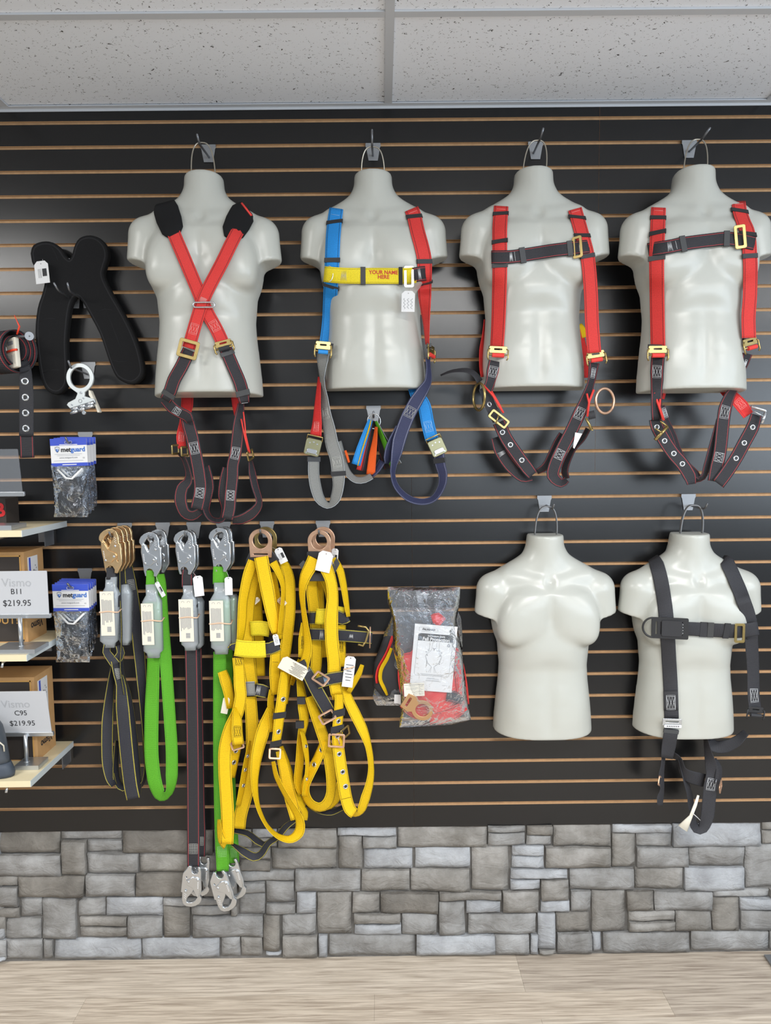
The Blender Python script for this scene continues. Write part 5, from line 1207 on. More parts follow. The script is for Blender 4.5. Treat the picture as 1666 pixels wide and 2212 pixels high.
strap(Y1, 'shoulder_strap', 'w_yellow', [(560, 1216, 24), (548, 1258, 24), (540, 1300, 24), (536, 1340, 26), (534, 1380, 27), (537, 1420, 27), (541, 1455, 26), (545, 1480, 26)], d=.10, W=.045)
y2 = strap(Y1, 'shoulder_strap', 'w_yellow', [(564, 1203, 31), (570, 1235, 30), (577, 1270), (585, 1312, 28), (593, 1350, 24), (597, 1366, 20)], d=.150, W=.045)
strap(Y1, 'back_strap', 'w_yellow', [(590, 1214, 18), (604, 1240, 14), (612, 1268, 10), (611, 1300, 8), (607, 1340, 10), (604, 1372, 8)], d=.14, W=.045)
strap(Y1, 'back_strap', 'w_yellow', [(588, 1236, 20), (593, 1262, 16), (599, 1290, 14), (602, 1330, 18), (600, 1380, 22)], d=.105, W=.045)
price_tag(Y1, 609, 1300, .12, .020, .030, 42, 0, marks='red', mat='cream_paper', name='instruction_tag'); price_tag(Y1, 553, 1298, .09, .016, .026, -50, 0, marks='lines', mat='cream_paper', name='instruction_tag')
price_tag(Y1, 597, 1382, .155, .018, .036, 12, 0, marks='lines', name='instruction_tag')
b2 = strap(Y1, 'chest_band', 'w_yellowchest', [(541, 1358), (562, 1357), (583, 1360)], d=.11, W=.048, label='lemon band of the rear chest strap')
ck = strap(Y1, 'chest_strap', 'w_blackyel', [(503, 1405, 30), (512, 1401), (573, 1402), (590, 1398, 30), (602, 1393, 26)], d=.15, W=.040)
c1 = strap(Y1, 'chest_band', 'w_yellowchest', [(508, 1399), (530, 1402), (555, 1403), (574, 1402)], d=.157, W=.053, label='lemon yellow chest band')
A = strap(Y1, 'leg_strap', 'w_yellow', [(514, 1420, 24), (517, 1450, 25), (518, 1480, 26), (520, 1506, 26), (513, 1540, 26), (497, 1575, 27), (487, 1616), (486, 1664), (489, 1712), (492, 1772), (490, 1823)], d=.145, W=.043)
strap(Y1, 'leg_strap', 'w_yellow', [(490, 1823, 26), (480, 1815, 18), (474, 1790, 10), (473, 1770, 6)], d=.135, W=.043)
R_ = strap(Y1, 'leg_strap', 'w_yellow', [(596, 1400, 22), (595, 1430, 24), (594, 1456, 24), (597, 1500, 24)], d=.135, W=.045); stitches(R_, 592, 1428, .024, .04, 'dark_thread', 'bar')
stitches(A, 515, 1430, .024, .03, 'dark_thread')
s = strap(Y1, 'strap_end', 'w_yellow', [(480, 1450, 20), (487, 1470, 24), (494, 1497, 22), (499, 1530, 18)], d=.12, W=.043)
price_tag(Y1, 487, 1524, .125, .022, .055, -12, 0, marks='none', mat='cream_paper', name='instruction_tag')
B_ = strap(Y1, 'leg_strap', 'w_yellow', [(508, 1528, 10), (512, 1556, 22), (512, 1580, 24), (515, 1608, 24)], d=.155, W=.043); stitches(B_, 512, 1577, .026, .036, 'dark_thread')
Gs = strap(Y1, 'grommet_strap', 'w_yellow', [(513, 1605, 20), (508, 1630, 20), (504, 1655, 18), (501, 1680, 14)], d=.115, W=.043)
for q in ((510, 1618), (505, 1647)): grommet(Gs, *q)
frame_buckle(Y1, face_frame(513, 1610, .15, 10, 20, -50), 'rose', .04, .03, .004, mid=False)
C = strap(Y1, 'leg_strap', 'w_yellow', [(541, 1505, 26), (545, 1575), (545, 1628), (541, 1680), (530, 1724), (520, 1760), (517, 1790, 26)], d=.10, W=.043)
G2 = strap(Y1, 'grommet_strap', 'w_yellow', [(540, 1600, 6), (533, 1640, 10), (528, 1670, 12), (522, 1705, 12), (515, 1740, 10)], d=.125, W=.043)
for q in ((535, 1630), (530, 1659), (526, 1693)): grommet(G2, *q, ro=.007)
D = strap(Y1, 'grommet_strap', 'w_yellow', [(615, 1452, 16), (612, 1480, 20), (609, 1510, 22), (604, 1545, 22), (600, 1580, 20), (596, 1606, 18)], d=.165, W=.043)
strap(Y1, 'leg_strap', 'w_yellow', [(588, 1490, 12), (585, 1515, 14), (587, 1540, 16), (593, 1580, 20)], d=.14, W=.043)
for q in ((611, 1514), (601, 1584)): grommet(D, *q)
keeper(D, 602, 1548, .02, 'elastic', .008); keeper(D, 597, 1604, .02, 'elastic', .008)
frame_buckle(Y1, face_frame(594, 1628, .16, -15, 30, -30), 'rose', .04, .034, .0045, mid=False)
strap(Y1, 'thigh_loop', 'w_yellow', [(584, 1530, 14), (574, 1562, 26), (566, 1588), (555, 1632, 24), (550, 1685, 16), (556, 1736, 10), (572, 1776, 8), (592, 1800, 10), (612, 1811, 14), (630, 1812, 18), (645, 1800, 22), (649, 1782, 20), (644, 1762, 16), (628, 1735, 12), (610, 1704, 10), (597, 1676, 10), (590, 1645, 8)], d=.15, W=.043)
strap(Y1, 'leg_strap', 'w_yellow', [(605, 1622, 18), (614, 1660, 24), (622, 1700, 27), (632, 1738, 27), (640, 1770, 24)], d=.125, W=.043)
strap(Y1, 'leg_strap', 'w_yellow', [(608, 1612, 8), (622, 1650, 10), (636, 1700, 12), (650, 1735, 16), (659, 1756, 14), (660, 1772, 8)], d=.10, W=.043)
strap(Y1, 'sub_pelvic_strap', 'w_blackyel', [(505, 1794, 12), (535, 1801, 14), (555, 1816, 16), (572, 1824, 12), (590, 1812, 10)], d=.09, W=.04)
strap(Y1, 'sub_pelvic_strap', 'w_blackyel', [(500, 1823, 6), (525, 1839, 18), (548, 1851, 20), (564, 1845, 16), (580, 1822, 14), (600, 1808, 14), (618, 1786, 14), (640, 1770, 10)], d=.12, W=.04)
g_ = strap(Y1, 'chest_patch', 'w_grey', [(529, 1488, 30), (551, 1487, 30)], d=.13, W=.045); kk = strap(Y1, 'chest_strap', 'w_blackyel', [(550, 1489, 28), (566, 1492, 30), (578, 1496, 26)], d=.125, W=.044); stitches(kk, 559, 1492, .03, .014, 'white_thread', 'zig')
Y1b = thing('safety_harness', 'yellow harness, rear one on the hook beside the green lanyards', 'harness', P(620, 1500, .06), GY)
d_ring(Y1b, 574, 1163, .075, 'gold')
strap(Y1b, 'shoulder_strap', 'w_yellow', [(600, 1198, 10), (616, 1222, 20), (625, 1255, 24), (626, 1312, 25), (622, 1360, 25), (616, 1410, 24), (610, 1455, 20)], d=.075, W=.045)
strap(Y1b, 'shoulder_strap', 'w_yellow', [(556, 1230, 22), (553, 1280, 24), (556, 1340, 24), (560, 1400, 22), (563, 1460, 20)], d=.06, W=.045)
price_tag(Y1b, 607, 1200, .11, .026, .052, 24, 5, marks='bar', string_to=(588, 1182, .08))
strap(Y1b, 'leg_strap', 'w_yellow', [(628, 1440, 10), (622, 1480, 12), (616, 1520, 12)], d=.07, W=.043)

Y2 = thing('safety_harness', 'yellow harness with black waist belt sticking out to the right, on the right hook', 'harness', P(720, 1760, .12), GY)
d_ring(Y2, 690, 1170, .115)
put(Y2, 'back_pad', plate([[(-.058, .004), (-.046, .016), (-.006, -.026), (.034, -.026), (.060, .022), (.068, .006), (.040, -.048), (-.026, -.048)]], .006, face_frame(687, 1222, .128), .002), 'rubber')
put(Y2, 'back_pad', plate([rrect(.05, .018, .004)], .008, face_frame(681, 1198, .115), .002), 'black')
strap(Y2, 'shoulder_strap', 'w_yellow', [(680, 1206, 30), (672, 1222, 28), (660, 1245, 24), (653, 1275, 14), (655, 1312, 10), (661, 1355, 12), (665, 1395, 18), (660, 1425, 20), (655, 1448, 18)], d=.145, W=.045, sg=-1)
strap(Y2, 'shoulder_strap', 'w_yellow', [(675, 1245, 24), (675, 1280, 26), (680, 1320, 26), (683, 1360, 26), (684, 1420, 24), (680, 1470, 22)], d=.085, W=.045)
strap(Y2, 'shoulder_strap', 'w_yellow', [(697, 1212, 30), (706, 1230, 28), (715, 1255, 24), (719, 1288, 24), (716, 1336), (717, 1384), (722, 1430), (722, 1462, 28), (728, 1500, 26)], d=.155, W=.043)
strap(Y2, 'back_strap', 'w_yellow', [(722, 1205, 12), (735, 1232, 16), (743, 1268, 14), (748, 1300, 12), (753, 1332, 8)], d=.115, W=.045)
strap(Y2, 'back_strap', 'w_yellow', [(694, 1240, 18), (708, 1268, 18), (714, 1300, 16)], d=.08, W=.045)
q = strap(Y2, 'back_strap', 'w_yellow', [(657, 1345, 12), (655, 1380, 20), (654, 1420, 18)], d=.11, W=.043); stitches(q, 655, 1385, .018, .04, 'dark_thread')
q = strap(Y2, 'back_strap', 'w_yellow', [(738, 1350, 18), (737, 1400, 20), (738, 1440, 20)], d=.10, W=.043); stitches(q, 738, 1395, .016, .05, 'dark_thread')
strap(Y2, 'chest_strap', 'w_blackyel', [(668, 1335, 28), (700, 1334, 28), (722, 1330, 28), (740, 1336, 30), (752, 1332, 24)], d=.12, W=.042)
strap(Y2, 'chest_band', 'w_yellowchest', [(682, 1331), (694, 1332), (708, 1331)], d=.130, W=.050, label='lemon yellow chest band')
strap(Y2, 'label_flap', 'w_yellowchest', [(728, 1318, 18), (745, 1322, 22)], d=.11, W=.03)
wb = strap(Y2, 'waist_belt', 'w_blackyel', [(669, 1370), (704, 1371), (743, 1373), (781, 1376), (804, 1378)], d=.125, W=.040); stitches(wb, 696, 1371, .030, .012, 'white_thread', 'zig'); stitches(wb, 760, 1362, .014, .012, 'white_thread', 'zig')
fr = face_frame(784, 1374, .14, -4); b_ = MB(); b_.tube([fr_off(fr, *p)[0] for p in ((-.018, .032), (.008, .030), (.018, .018), (.010, -.018), (.002, -.032), (-.014, -.028))], .0036, 6); b_.build('buckle', MT['gold'], Y2, True)
b_ = MB(); b_.tube([P(800, 1354, .135), P(799, 1400, .135)], .0022, 6); b_.build('prong', MT['rose'], Y2, True)
lb1 = strap(Y2, 'leg_belt', 'w_blackyel', [(684, 1476, 26), (711, 1467), (741, 1462, 26), (748, 1460, 26)], d=.165, W=.040); stitches(lb1, 703, 1469, .03, .012, 'blue_thread', 'zig')
lb2 = strap(Y2, 'leg_belt', 'w_blackyel', [(650, 1428, 18), (665, 1455, 26), (682, 1487), (699, 1517), (713, 1541, 28)], d=.16, W=.043); stitches(lb2, 661, 1450, .032, .016, 'white_thread', 'zig')
for x, y_, a in ((707, 1549, 30), (693, 1466, -35)): frame_buckle(Y2, face_frame(x, y_, .18, a, 0, -45), 'rose', .05, .035, .0045, mid=False)
o = price_tag(Y2, 634, 1443, .175, .090, .046, -30, 0, marks='none', mat='cream_paper', name='rolled_label')
fr = face_frame(636, 1444, .178, -30); b_ = MB()
for k in range(8): b_.box(fr_off(fr, .012, .015 - .0045 * k)[0], fr[1] * (.05 - .01 * (k % 3)), fr[2] * .001, fr[3] * .0003)
b_.build('print', MT['ink'], o)
o = price_tag(Y2, 754, 1451, .175, .034, .100, -8, 0, marks='lines', name='rolled_label'); b_ = MB(); b_.tube([P(742, 1446, .18), P(754, 1444, .181), P(766, 1440, .18)], .0022, 6); b_.build('rubber_band', MT['band'], o, True)
strap(Y2, 'strap_end', 'w_yellow', [(783, 1436, 8), (776, 1455, 12), (765, 1475, 12), (754, 1495, 10)], d=.14, W=.043)
strap(Y2, 'leg_strap', 'w_yellow', [(722, 1462, 22), (726, 1486, 26), (731, 1510, 24)], d=.15, W=.043)
strap(Y2, 'thigh_loop', 'w_yellow', [(744, 1480, 14), (752, 1510, 22), (766, 1540, 24), (783, 1575, 22), (796, 1612, 14), (802, 1655, 12), (799, 1690, 16), (790, 1722, 20), (782, 1746, 18), (774, 1758, 10), (763, 1757, 14)], d=.13, W=.043)
RG = strap(Y2, 'grommet_strap', 'w_yellow', [(733, 1500, 18), (732, 1540, 20), (729, 1575, 22), (731, 1613, 25), (736, 1652, 26), (742, 1690, 26), (748, 1724, 26), (756, 1748, 26), (766, 1757, 24)], d=.165, W=.043)
for q in ((731, 1558), (729, 1593), (733, 1629), (740, 1665), (747, 1702)): grommet(RG, *q)
keeper(RG, 733, 1537, .024, 'elastic', .01); keeper(RG, 728, 1578, .024, 'elastic', .01); stitches(RG, 748, 1722, .034, .006, 'dark_thread', 'bar')
frame_buckle(Y2, face_frame(727, 1600, .178, -4), 'rose', .052, .044, .0045, mid=False)
b_ = MB(); b_.tube([P(730, 1592, .185), P(734, 1608, .187)], .0022, 6); b_.build('prong', MT['rose'], Y2, True)
frame_buckle(Y2, face_frame(746, 1582, .15, 15, 50), 'gold', .04, .034, .0045, mid=False)
CG = strap(Y2, 'thigh_loop', 'w_yellow', [(668, 1505, 18), (680, 1540, 22), (693, 1576, 24), (708, 1624, 24), (715, 1672, 22), (715, 1712, 20), (706, 1736, 22), (690, 1744, 20), (672, 1736, 18), (661, 1718, 18), (660, 1698, 18), (668, 1676, 20), (680, 1652, 20), (692, 1626, 20), (700, 1600, 14)], d=.125, W=.043)
for q in ((679, 1652), (694, 1621)): grommet(CG, *q)
strap(Y2, 'leg_strap', 'w_yellow', [(646, 1470, 10), (650, 1495, 16), (655, 1530, 22), (657, 1558, 20), (651, 1590, 16), (648, 1640, 18), (644, 1690, 18), (652, 1715, 14)], d=.11, W=.043)
LS = strap(Y2, 'grommet_strap', 'w_yellow', [(653, 1580, 8), (660, 1612, 12), (664, 1650, 8), (661, 1690, 8), (657, 1720, 10)], d=.14, W=.043)
for q in ((661, 1615), (662, 1684)): grommet(LS, *q, ro=.006)
for q in ((651, 1513), (648, 1565)): b_ = MB(); b_.box(P(*q, .135), XW * .026, YW * .012, ZW * .022); b_.build('keeper_loop', MT['elastic'], Y2)
strap(Y2, 'leg_strap', 'w_yellow', [(735, 1690, 14), (728, 1722, 18), (712, 1740, 16), (700, 1746, 10)], d=.10, W=.043)
strap(Y2, 'sub_pelvic_strap', 'w_blackyel', [(660, 1740, 6), (690, 1752, 12), (715, 1755, 14), (742, 1744, 12)], d=.08, W=.04)
Y2b = thing('safety_harness', 'yellow harness, rear one on the right hook behind the white blank tag', 'harness', P(720, 1500, .05), GY)
d_ring(Y2b, 699, 1163, .07, 'rose')
strap(Y2b, 'shoulder_strap', 'w_yellow', [(690, 1240, 24), (688, 1300, 24), (694, 1360, 22), (700, 1420, 20)], d=.055, W=.045)
strap(Y2b, 'leg_strap', 'w_yellow', [(650, 1425, 12), (640, 1448, 14), (630, 1480, 8)], d=.06, W=.043)
strap(Y2b, 'leg_strap', 'w_yellow', [(636, 1440, 10), (648, 1470, 12), (657, 1510, 14)], d=.07, W=.043)
price_tag(Y2b, 723, 1204, .105, .024, .058, -6, -20, marks='bar', string_to=(704, 1184, .08))
price_tag(Y2, 701, 1213, .165, .046, .066, -14, 0, marks='none', string_to=(694, 1190, .12))
# ------------------------------------------------------------------ black foam pad hung over two pegs
FP = thing('shoulder_pad', 'black Y shaped foam shoulder pad with a white tag, at the far left', 'pad', P(180, 840, .05))
PADO = [(200, 940), (213, 902), (258, 884), (308, 888), (350, 918), (382, 965), (414, 985), (438, 955), (452, 905), (478, 862), (530, 848), (580, 864), (614, 906), (622, 956), (606, 1012), (598, 1070), (640, 1165), (718, 1300), (786, 1440), (826, 1580), (824, 1645), (775, 1682), (712, 1660), (680, 1620), (648, 1540), (600, 1400), (540, 1285), (500, 1215), (458, 1176), (420, 1206), (398, 1285), (383, 1450), (388, 1600), (386, 1690), (348, 1738), (300, 1728), (268, 1680), (244, 1570), (228, 1400), (240, 1262), (268, 1172), (284, 1085), (262, 1002), (215, 1000)]
pp_ = catmull(PADO + PADO[:1], 3)[:-1]; fr = face_frame(185, 660, .045)
def loc2(px, py, d): q = P(px, py, d) - fr[0]; return (float(q @ fr[1]), float(q @ fr[2]))
out = [loc2(x / 2.687, 200 + y / 2.687, .045) for x, y in pp_]
put(FP, 'foam_body', plate([out], .030, fr, .008, 5), 'foam')
b_ = MB(); b_.tube([fr_off(fr, x * .985, y * .99, .0125)[0] for x, y in out], .0035, 6, closed=True); b_.build('binding', MT['foam_edge'], FP, True)
for pts in ([(245, 1332), (290, 1315), (335, 1318)], [(262, 1630), (320, 1612), (372, 1615)], [(570, 1280), (620, 1262), (672, 1268)], [(655, 1555), (700, 1566), (752, 1562)], [(640, 1300), (735, 1548)], [(300, 885), (330, 935), (350, 985)]):
    b_ = MB(); b_.tube([fr_off(fr, *loc2(x / 2.687, 200 + y / 2.687, .045), .0145)[0] for x, y in pts], .0012, 5); b_.build('seam', MT['foam_edge'], FP, True)
price_tag(FP, 90.5, 588, .085, .047, .069, 4, -8, marks='bar', string_to=(92, 560, .08)); price_tag(FP, 148, 563, .05, .014, .012, 30, 0, marks='none')

# ------------------------------------------------------------------ rope grab
RGB = thing('rope_grab', 'white coated steel ring with hinged rope clamp, hanging on a hook', 'rope grab', P(176, 892, .09))
MT['coated'] = plain('pale_coated_steel', (206, 212, 212), .38, .45)
fr = face_frame(173.6, 816, .125, 0, -6); k_ = 1 / scale_at(fr[0])
q = lambda x, y: ((x - 800) / 4.608 * k_, -(y - 720) / 4.608 * k_)
body = [(q(800, 720)[0] + .0436 * math.cos(a), .0436 * math.sin(a)) for a in np.radians(np.linspace(-58, 238, 34))] + [q(*p) for p in ((770, 868), (768, 885), (745, 930), (668, 966), (655, 986), (706, 1040), (945, 985), (940, 938), (836, 906), (838, 884), (842, 862))]
o = put(RGB, 'ring_plate', plate([body, circ(0, 0, .0335, 30)], .008, fr, .0012), 'coated')
for x, y, r in ((806, 868, .003), (830, 922, .002), (706, 985, .002)): put(o, 'rivet', plate([circ(*q(x, y), r, 12)], .003, fr_off(fr, n=.005), .0006), 'chrome')
put(o, 'emblem', plate([circ(*q(795, 950), .006, 16), circ(*q(795, 950), .0048, 16)], .0006, fr_off(fr, n=.0045), 0), 'grey_ink')
for s, (r, dy) in enumerate(((.0062, 0), (.0058, 36))):
    for t0, t1 in ((0, .30), (.33, .62), (.65, 1)):
        b_ = MB(); A = np.array(q(708, 1035 + dy)); Bq = np.array(q(946, 968 + dy * .8)); b_.tube([fr_off(fr, *(A + (Bq - A) * t), .009 + .004 * s)[0] for t in (t0, t1)], r, 12); b_.build('hinge_barrel', MT['chrome'], RGB, True)
put(RGB, 'screw', plate([circ(*q(842, 1068), .0055, 12)], .008, fr_off(fr, n=.01), .001), 'chrome')
put(RGB, 'lever', plate([[q(880, 845), q(892, 850), q(946, 985), q(976, 1058), q(962, 1062), q(940, 1000), q(905, 930), q(880, 890)]], .018, fr_off(fr, n=-.010), .001), 'cream_paper')

# ------------------------------------------------------------------ rolled belt with hanging grommet strap
BT = thing('rolled_belt', 'rolled black body belt with red stitching, booklet and orange ties, at the left edge', 'belt', P(30, 985, .1))
xr = P(33, 755, .13); cy, cz = -.125, xr[2]; XR = P(38, 755, .13)[0]
coils = []
pts = []; nT = 96
for i in range(nT):
    t = i / (nT - 1); a = math.radians(-60) + t * 2 * math.pi * 2.3; r = .036 + (.075 - .036) * t
    pts.append((cy + r * .92 * math.cos(a), cz + r * math.sin(a)))
vs = []; uvs = []; fs = []; L = 0
for i, (y_, z_) in enumerate(pts):
    if i: L += math.hypot(y_ - pts[i - 1][0], z_ - pts[i - 1][1])
    nrm = np.array([y_ - cy, z_ - cz]); nrm /= np.linalg.norm(nrm)
    for th_ in (.0014, -.0014):
        for u in (0, .5, 1): vs.append((XR - .10 + .10 * u, y_ + nrm[0] * th_, z_ + nrm[1] * th_)); uvs.append((u, L / .1))
for i in range(nT - 1):
    a, b = i * 6, (i + 1) * 6
    for j in (0, 1): fs += [(a + j, a + j + 1, b + j + 1, b + j), (a + 3 + j + 1, a + 3 + j, b + 3 + j, b + 3 + j + 1)]
    fs += [(a + 2, a + 5, b + 5, b + 2), (a + 3, a, b, b + 3)]
ca, sa = math.cos(math.radians(-27)), math.sin(math.radians(-27)); vs = [(XR + (x - XR) * ca - (y_ - cy) * sa, cy + (x - XR) * sa + (y_ - cy) * ca, z_) for x, y_, z_ in vs]
me = mesh(vs, fs); ul = me.uv_layers.new(name='UVMap'); li = np.empty(len(me.loops), int); me.loops.foreach_get('vertex_index', li); ul.data.foreach_set('uv', np.array(uvs)[li].ravel()); me.polygons.foreach_set('use_smooth', [True] * len(me.polygons))
put(BT, 'rolled_webbing', me, 'w_black')
tl = strap(BT, 'hanging_strap', 'w_blackplain', [(48, 776, 20), (55, 800, 26), (57, 850), (57, 900), (57, 942)], d=.10, W=.046)
for q_ in ((54, 824), (55, 857.5), (55.5, 891), (56, 925)): grommet(tl, *q_, ro=.0115, ri=.0062)
t2 = strap(BT, 'hanging_strap', 'w_black', [(57, 935), (58, 960), (59, 989)], d=.094, W=.046)
fr = face_frame(35, 764, .19, 4, -36); o = put(BT, 'booklet', plate([rrect(.050, .088, .003)], .014, (np.array([XR - .012, cy - .008, cz - .012]), *fr[1:]), .002), 'cream_paper')
b_ = MB(); f2 = (np.array([XR - .012, cy - .008, cz - .012]), *fr[1:])
for k in range(7): b_.box(fr_off(f2, -.018 + .006 * k, -.02, .0074)[0], f2[1] * .0012, f2[2] * (.030 - .004 * (k % 3)), f2[3] * .0003)
b_.box(fr_off(f2, 0, .030, .0074)[0], f2[1] * .034, f2[2] * .012, f2[3] * .0002); b_.build('print', MT['grey_ink'], o)
MT['orange_tie'] = plain('orange_red_plastic', (240, 70, 40), .4)
b_ = MB(); b_.tube([fr_off(f2, x, .006, n)[0] for x, n in ((-.030, .006), (-.02, .0105), (.02, .0105), (.032, .004))], .0035, 6); b_.build('tie', MT['orange_tie'], BT, True)
b_ = MB(); b_.tube([P(37, 722, .16), P(42, 705, .17), P(36, 692, .17), P(31, 681, .17)], [.003, .003, .0015, .0012], 6); b_.build('tie', MT['orange_tie'], BT, True)

# ------------------------------------------------------------------ bagged pads on two hooks
MT['blue_print'] = plain('blue_print', (62, 84, 190), .35); MT['logo_blue'] = plain('logo_blue', (60, 110, 190), .4)
MT['film'] = film_mat('crinkled_clear_film', (225, 232, 240), .015, .07, (32, .5), 1.15)
MT['film_blue'] = film_mat('crinkled_film_behind', (214, 224, 240), .02, .07, (36, .6), 1.2); MT['film_milky'] = film_mat('milky_plastic_bag', (220, 226, 234), .07, .10, (26, .45), 1.35)
def film(parent, name, outline, d, depth, mat, seed, nu=26, nv=30, amp=.006):
    """a crumpled pillow of clear film over an outline given by (left x, right x) per y in pixels"""
    rr = random.Random(seed); ys = [o_[0] for o_ in outline]; vs = []; fs = []
    for side in (1, -1):
        b0 = len(vs)
        for j in range(nv + 1):
            y_ = ys[0] + (ys[-1] - ys[0]) * j / nv; xl = np.interp(y_, ys, [o_[1] for o_ in outline]); xr_ = np.interp(y_, ys, [o_[2] for o_ in outline])
            for i in range(nu + 1):
                u, v = i / nu, j / nv; env = (max(0, 4 * u * (1 - u)) ** .5) * (max(0, 4 * v * (1 - v)) ** .4)
                nz = noise.noise(Vector((u * 5, v * 5, seed + side))) + .7 * abs(noise.noise(Vector((u * 11, v * 9, seed * 2 + side)))) + .4 * abs(noise.noise(Vector((u * 22, v * 20, seed * 3 + side))))
                dd = d + side * (depth * env + amp * nz * (.3 + env)) + amp * .8 * noise.noise(Vector((u * 7, v * 7, seed)))
                vs.append(P(xl + (xr_ - xl) * u, y_, max(dd, .004)))
        k = nu + 1; fs += [(b0 + j * k + i, b0 + j * k + i + 1, b0 + (j + 1) * k + i + 1, b0 + (j + 1) * k + i) for j in range(nv) for i in range(nu)]
    me = mesh(vs, fs); me.polygons.foreach_set('use_smooth', [True] * len(me.polygons))
    return put(parent, name, me, mat)
def bagged_pad(label, group, x, y, d, sc=1.0, ang=0.5, full=True, seed=1, hh=98):
    e = thing('bagged_pad', label, 'bagged pad', P(x, y + 150, d), group)
    fr = face_frame(x, y, d, ang, -4); W_, H_ = .118 * sc, .087 * sc
    o = put(e, 'header_card', plate([rrect(W_, H_, .002), rrect(.022, .006, .0025, cy=H_ * .36)], .001, fr, 0), 'paper')
    f2 = fr_off(fr, n=.0009)
    put(o, 'blue_band', plate([[(-W_ / 2, H_ * .5), (W_ / 2, H_ * .5), (W_ / 2, H_ * .25), (-W_ / 2, H_ * .25)], rrect(.024, .008, .003, cy=H_ * .36)], .0004, f2, 0), 'blue_print')
    put(o, 'blue_band', plate([[(-W_ / 2, -H_ * .38), (W_ / 2, -H_ * .38), (W_ / 2, -H_ * .5), (-W_ / 2, -H_ * .5)]], .0004, f2, 0), 'blue_print')
    f3 = fr_off(fr, n=.0012)
    if full:
        put(o, 'lettering', text_mesh('met', .0205, fr_off(f3, -.0255, .008), .0003, 'LEFT', .0006), 'ink'); put(o, 'lettering', text_mesh('guard', .0205, fr_off(f3, .0068, .008), .0003, 'LEFT', .0006), 'logo_blue')
        sh = [(-.0075, .008), (0, .010), (.0075, .008), (.007, -.002), (0, -.010), (-.007, -.002)]
        put(o, 'emblem', plate([[(a - .037, b + .009) for a, b in sh], [(a * .78 - .037, b * .78 + .009) for a, b in sh]], .0003, f3, 0), 'grey_ink')
        put(o, 'emblem', plate([[(a * .6 - .037, b * .6 + .006) for a, b in sh], [(a * .25 - .036, b * .25 + .008) for a, b in sh]], .0003, f3, 0), 'logo_blue')
        put(o, 'lettering', text_mesh('www.metguard.com', .0072, fr_off(f3, -.002, -.0165), .0003), 'grey_ink'); put(o, 'lettering', text_mesh('CE', .0055, fr_off(f3, .047, -.0185), .0003), 'grey_ink')
        b_ = MB()
        for yy, ww in ((-.0055, .088), (-.010, .074), (-.026, .095)): b_.box(fr_off(f3, -.002, yy)[0], f3[1] * ww, f3[2] * .0007, f3[3] * .0002)
        b_.build('print', MT['grey_ink'], o); b_ = MB()
        b_.box(fr_off(f3, 0, H_ * .275, .0003)[0], f3[1] * .058, f3[2] * .0022, f3[3] * .0002); b_.box(fr_off(f3, 0, -H_ * .44, .0003)[0], f3[1] * .046, f3[2] * .0026, f3[3] * .0002); b_.build('print', MT['paper'], o)
    s = scale_at(fr[0]); hw = W_ * s / 2; y0 = y + H_ * s / 2 - 2
    ol = [(y0, x - hw * .96, x + hw * .9), (y0 + hh * .25, x - hw * .88, x + hw * .95), (y0 + hh * .5, x - hw * .80, x + hw * 1.02), (y0 + hh * .8, x - hw * .78, x + hw * 1.05), (y0 + hh, x - hw * .80, x + hw * 1.02)]
    film(e, 'clear_bag', ol, d - .004, .014, 'film' if full else 'film_blue', seed)
    put_pad = [(x, y0 + hh * .22, d - .006, .008, .004), (x - 3, y0 + hh * .26, d - .006, .030, .008), (x - 2, y0 + hh * .45, d - .006, .036, .011), (x, y0 + hh * .72, d - .006, .034, .011), (x, y0 + hh * .9, d - .006, .030, .008), (x, y0 + hh * .93, d - .006, .02, .004)]
    soft_box('pad', put_pad, 'black', e, .3); 
    b_ = MB(); b_.tube([P(x - hw * .62, y0 + hh * .08, d + .012), P(x - hw * .15, y0 + hh * .25, d + .014), P(x + hw * .15, y0 + hh * .26, d + .014), P(x + hw * .72, y0 + hh * .06, d + .012)], .0035, 6, flat=((0, 0, 1), (1, .25))); b_.build('label_strip', MT['paper'], e, True)
    return e
gu = 'bagged pads on the upper hook'
for k, (x, y, d, sc, lb) in enumerate(((149, 977, .140, 1.0, 'front bag of black pads on the upper hook, blue and white card fully visible'), (156, 976, .112, 1.0, 'second bag from the front on the upper hook'), (163, 975, .086, 1.0, 'third bag from the front on the upper hook'), (169, 973, .060, 1.0, 'rearmost bag on the upper hook'))):
    bagged_pad(lb, gu, x, y, d, sc, 1.2 if k == 0 else -1.0, k == 0, 3 + k, 112 - 6 * k)
gl = 'bagged pads on the lower hook'
for k, (x, y, d, lb) in enumerate(((153, 1291, .145, 'front bag of black pads on the lower hook, beside the green lanyards'), (158, 1288, .122, 'second bag from the front on the lower hook'), (163, 1285, .100, 'third bag from the front on the lower hook'), (167, 1281, .078, 'fourth bag from the front on the lower hook'), (171, 1278, .056, 'rearmost bag on the lower hook'))):
    bagged_pad(lb, gl, x, y, d, 1.0, .5 if k == 0 else -1, k == 0, 11 + k, 112 - 10 * k)

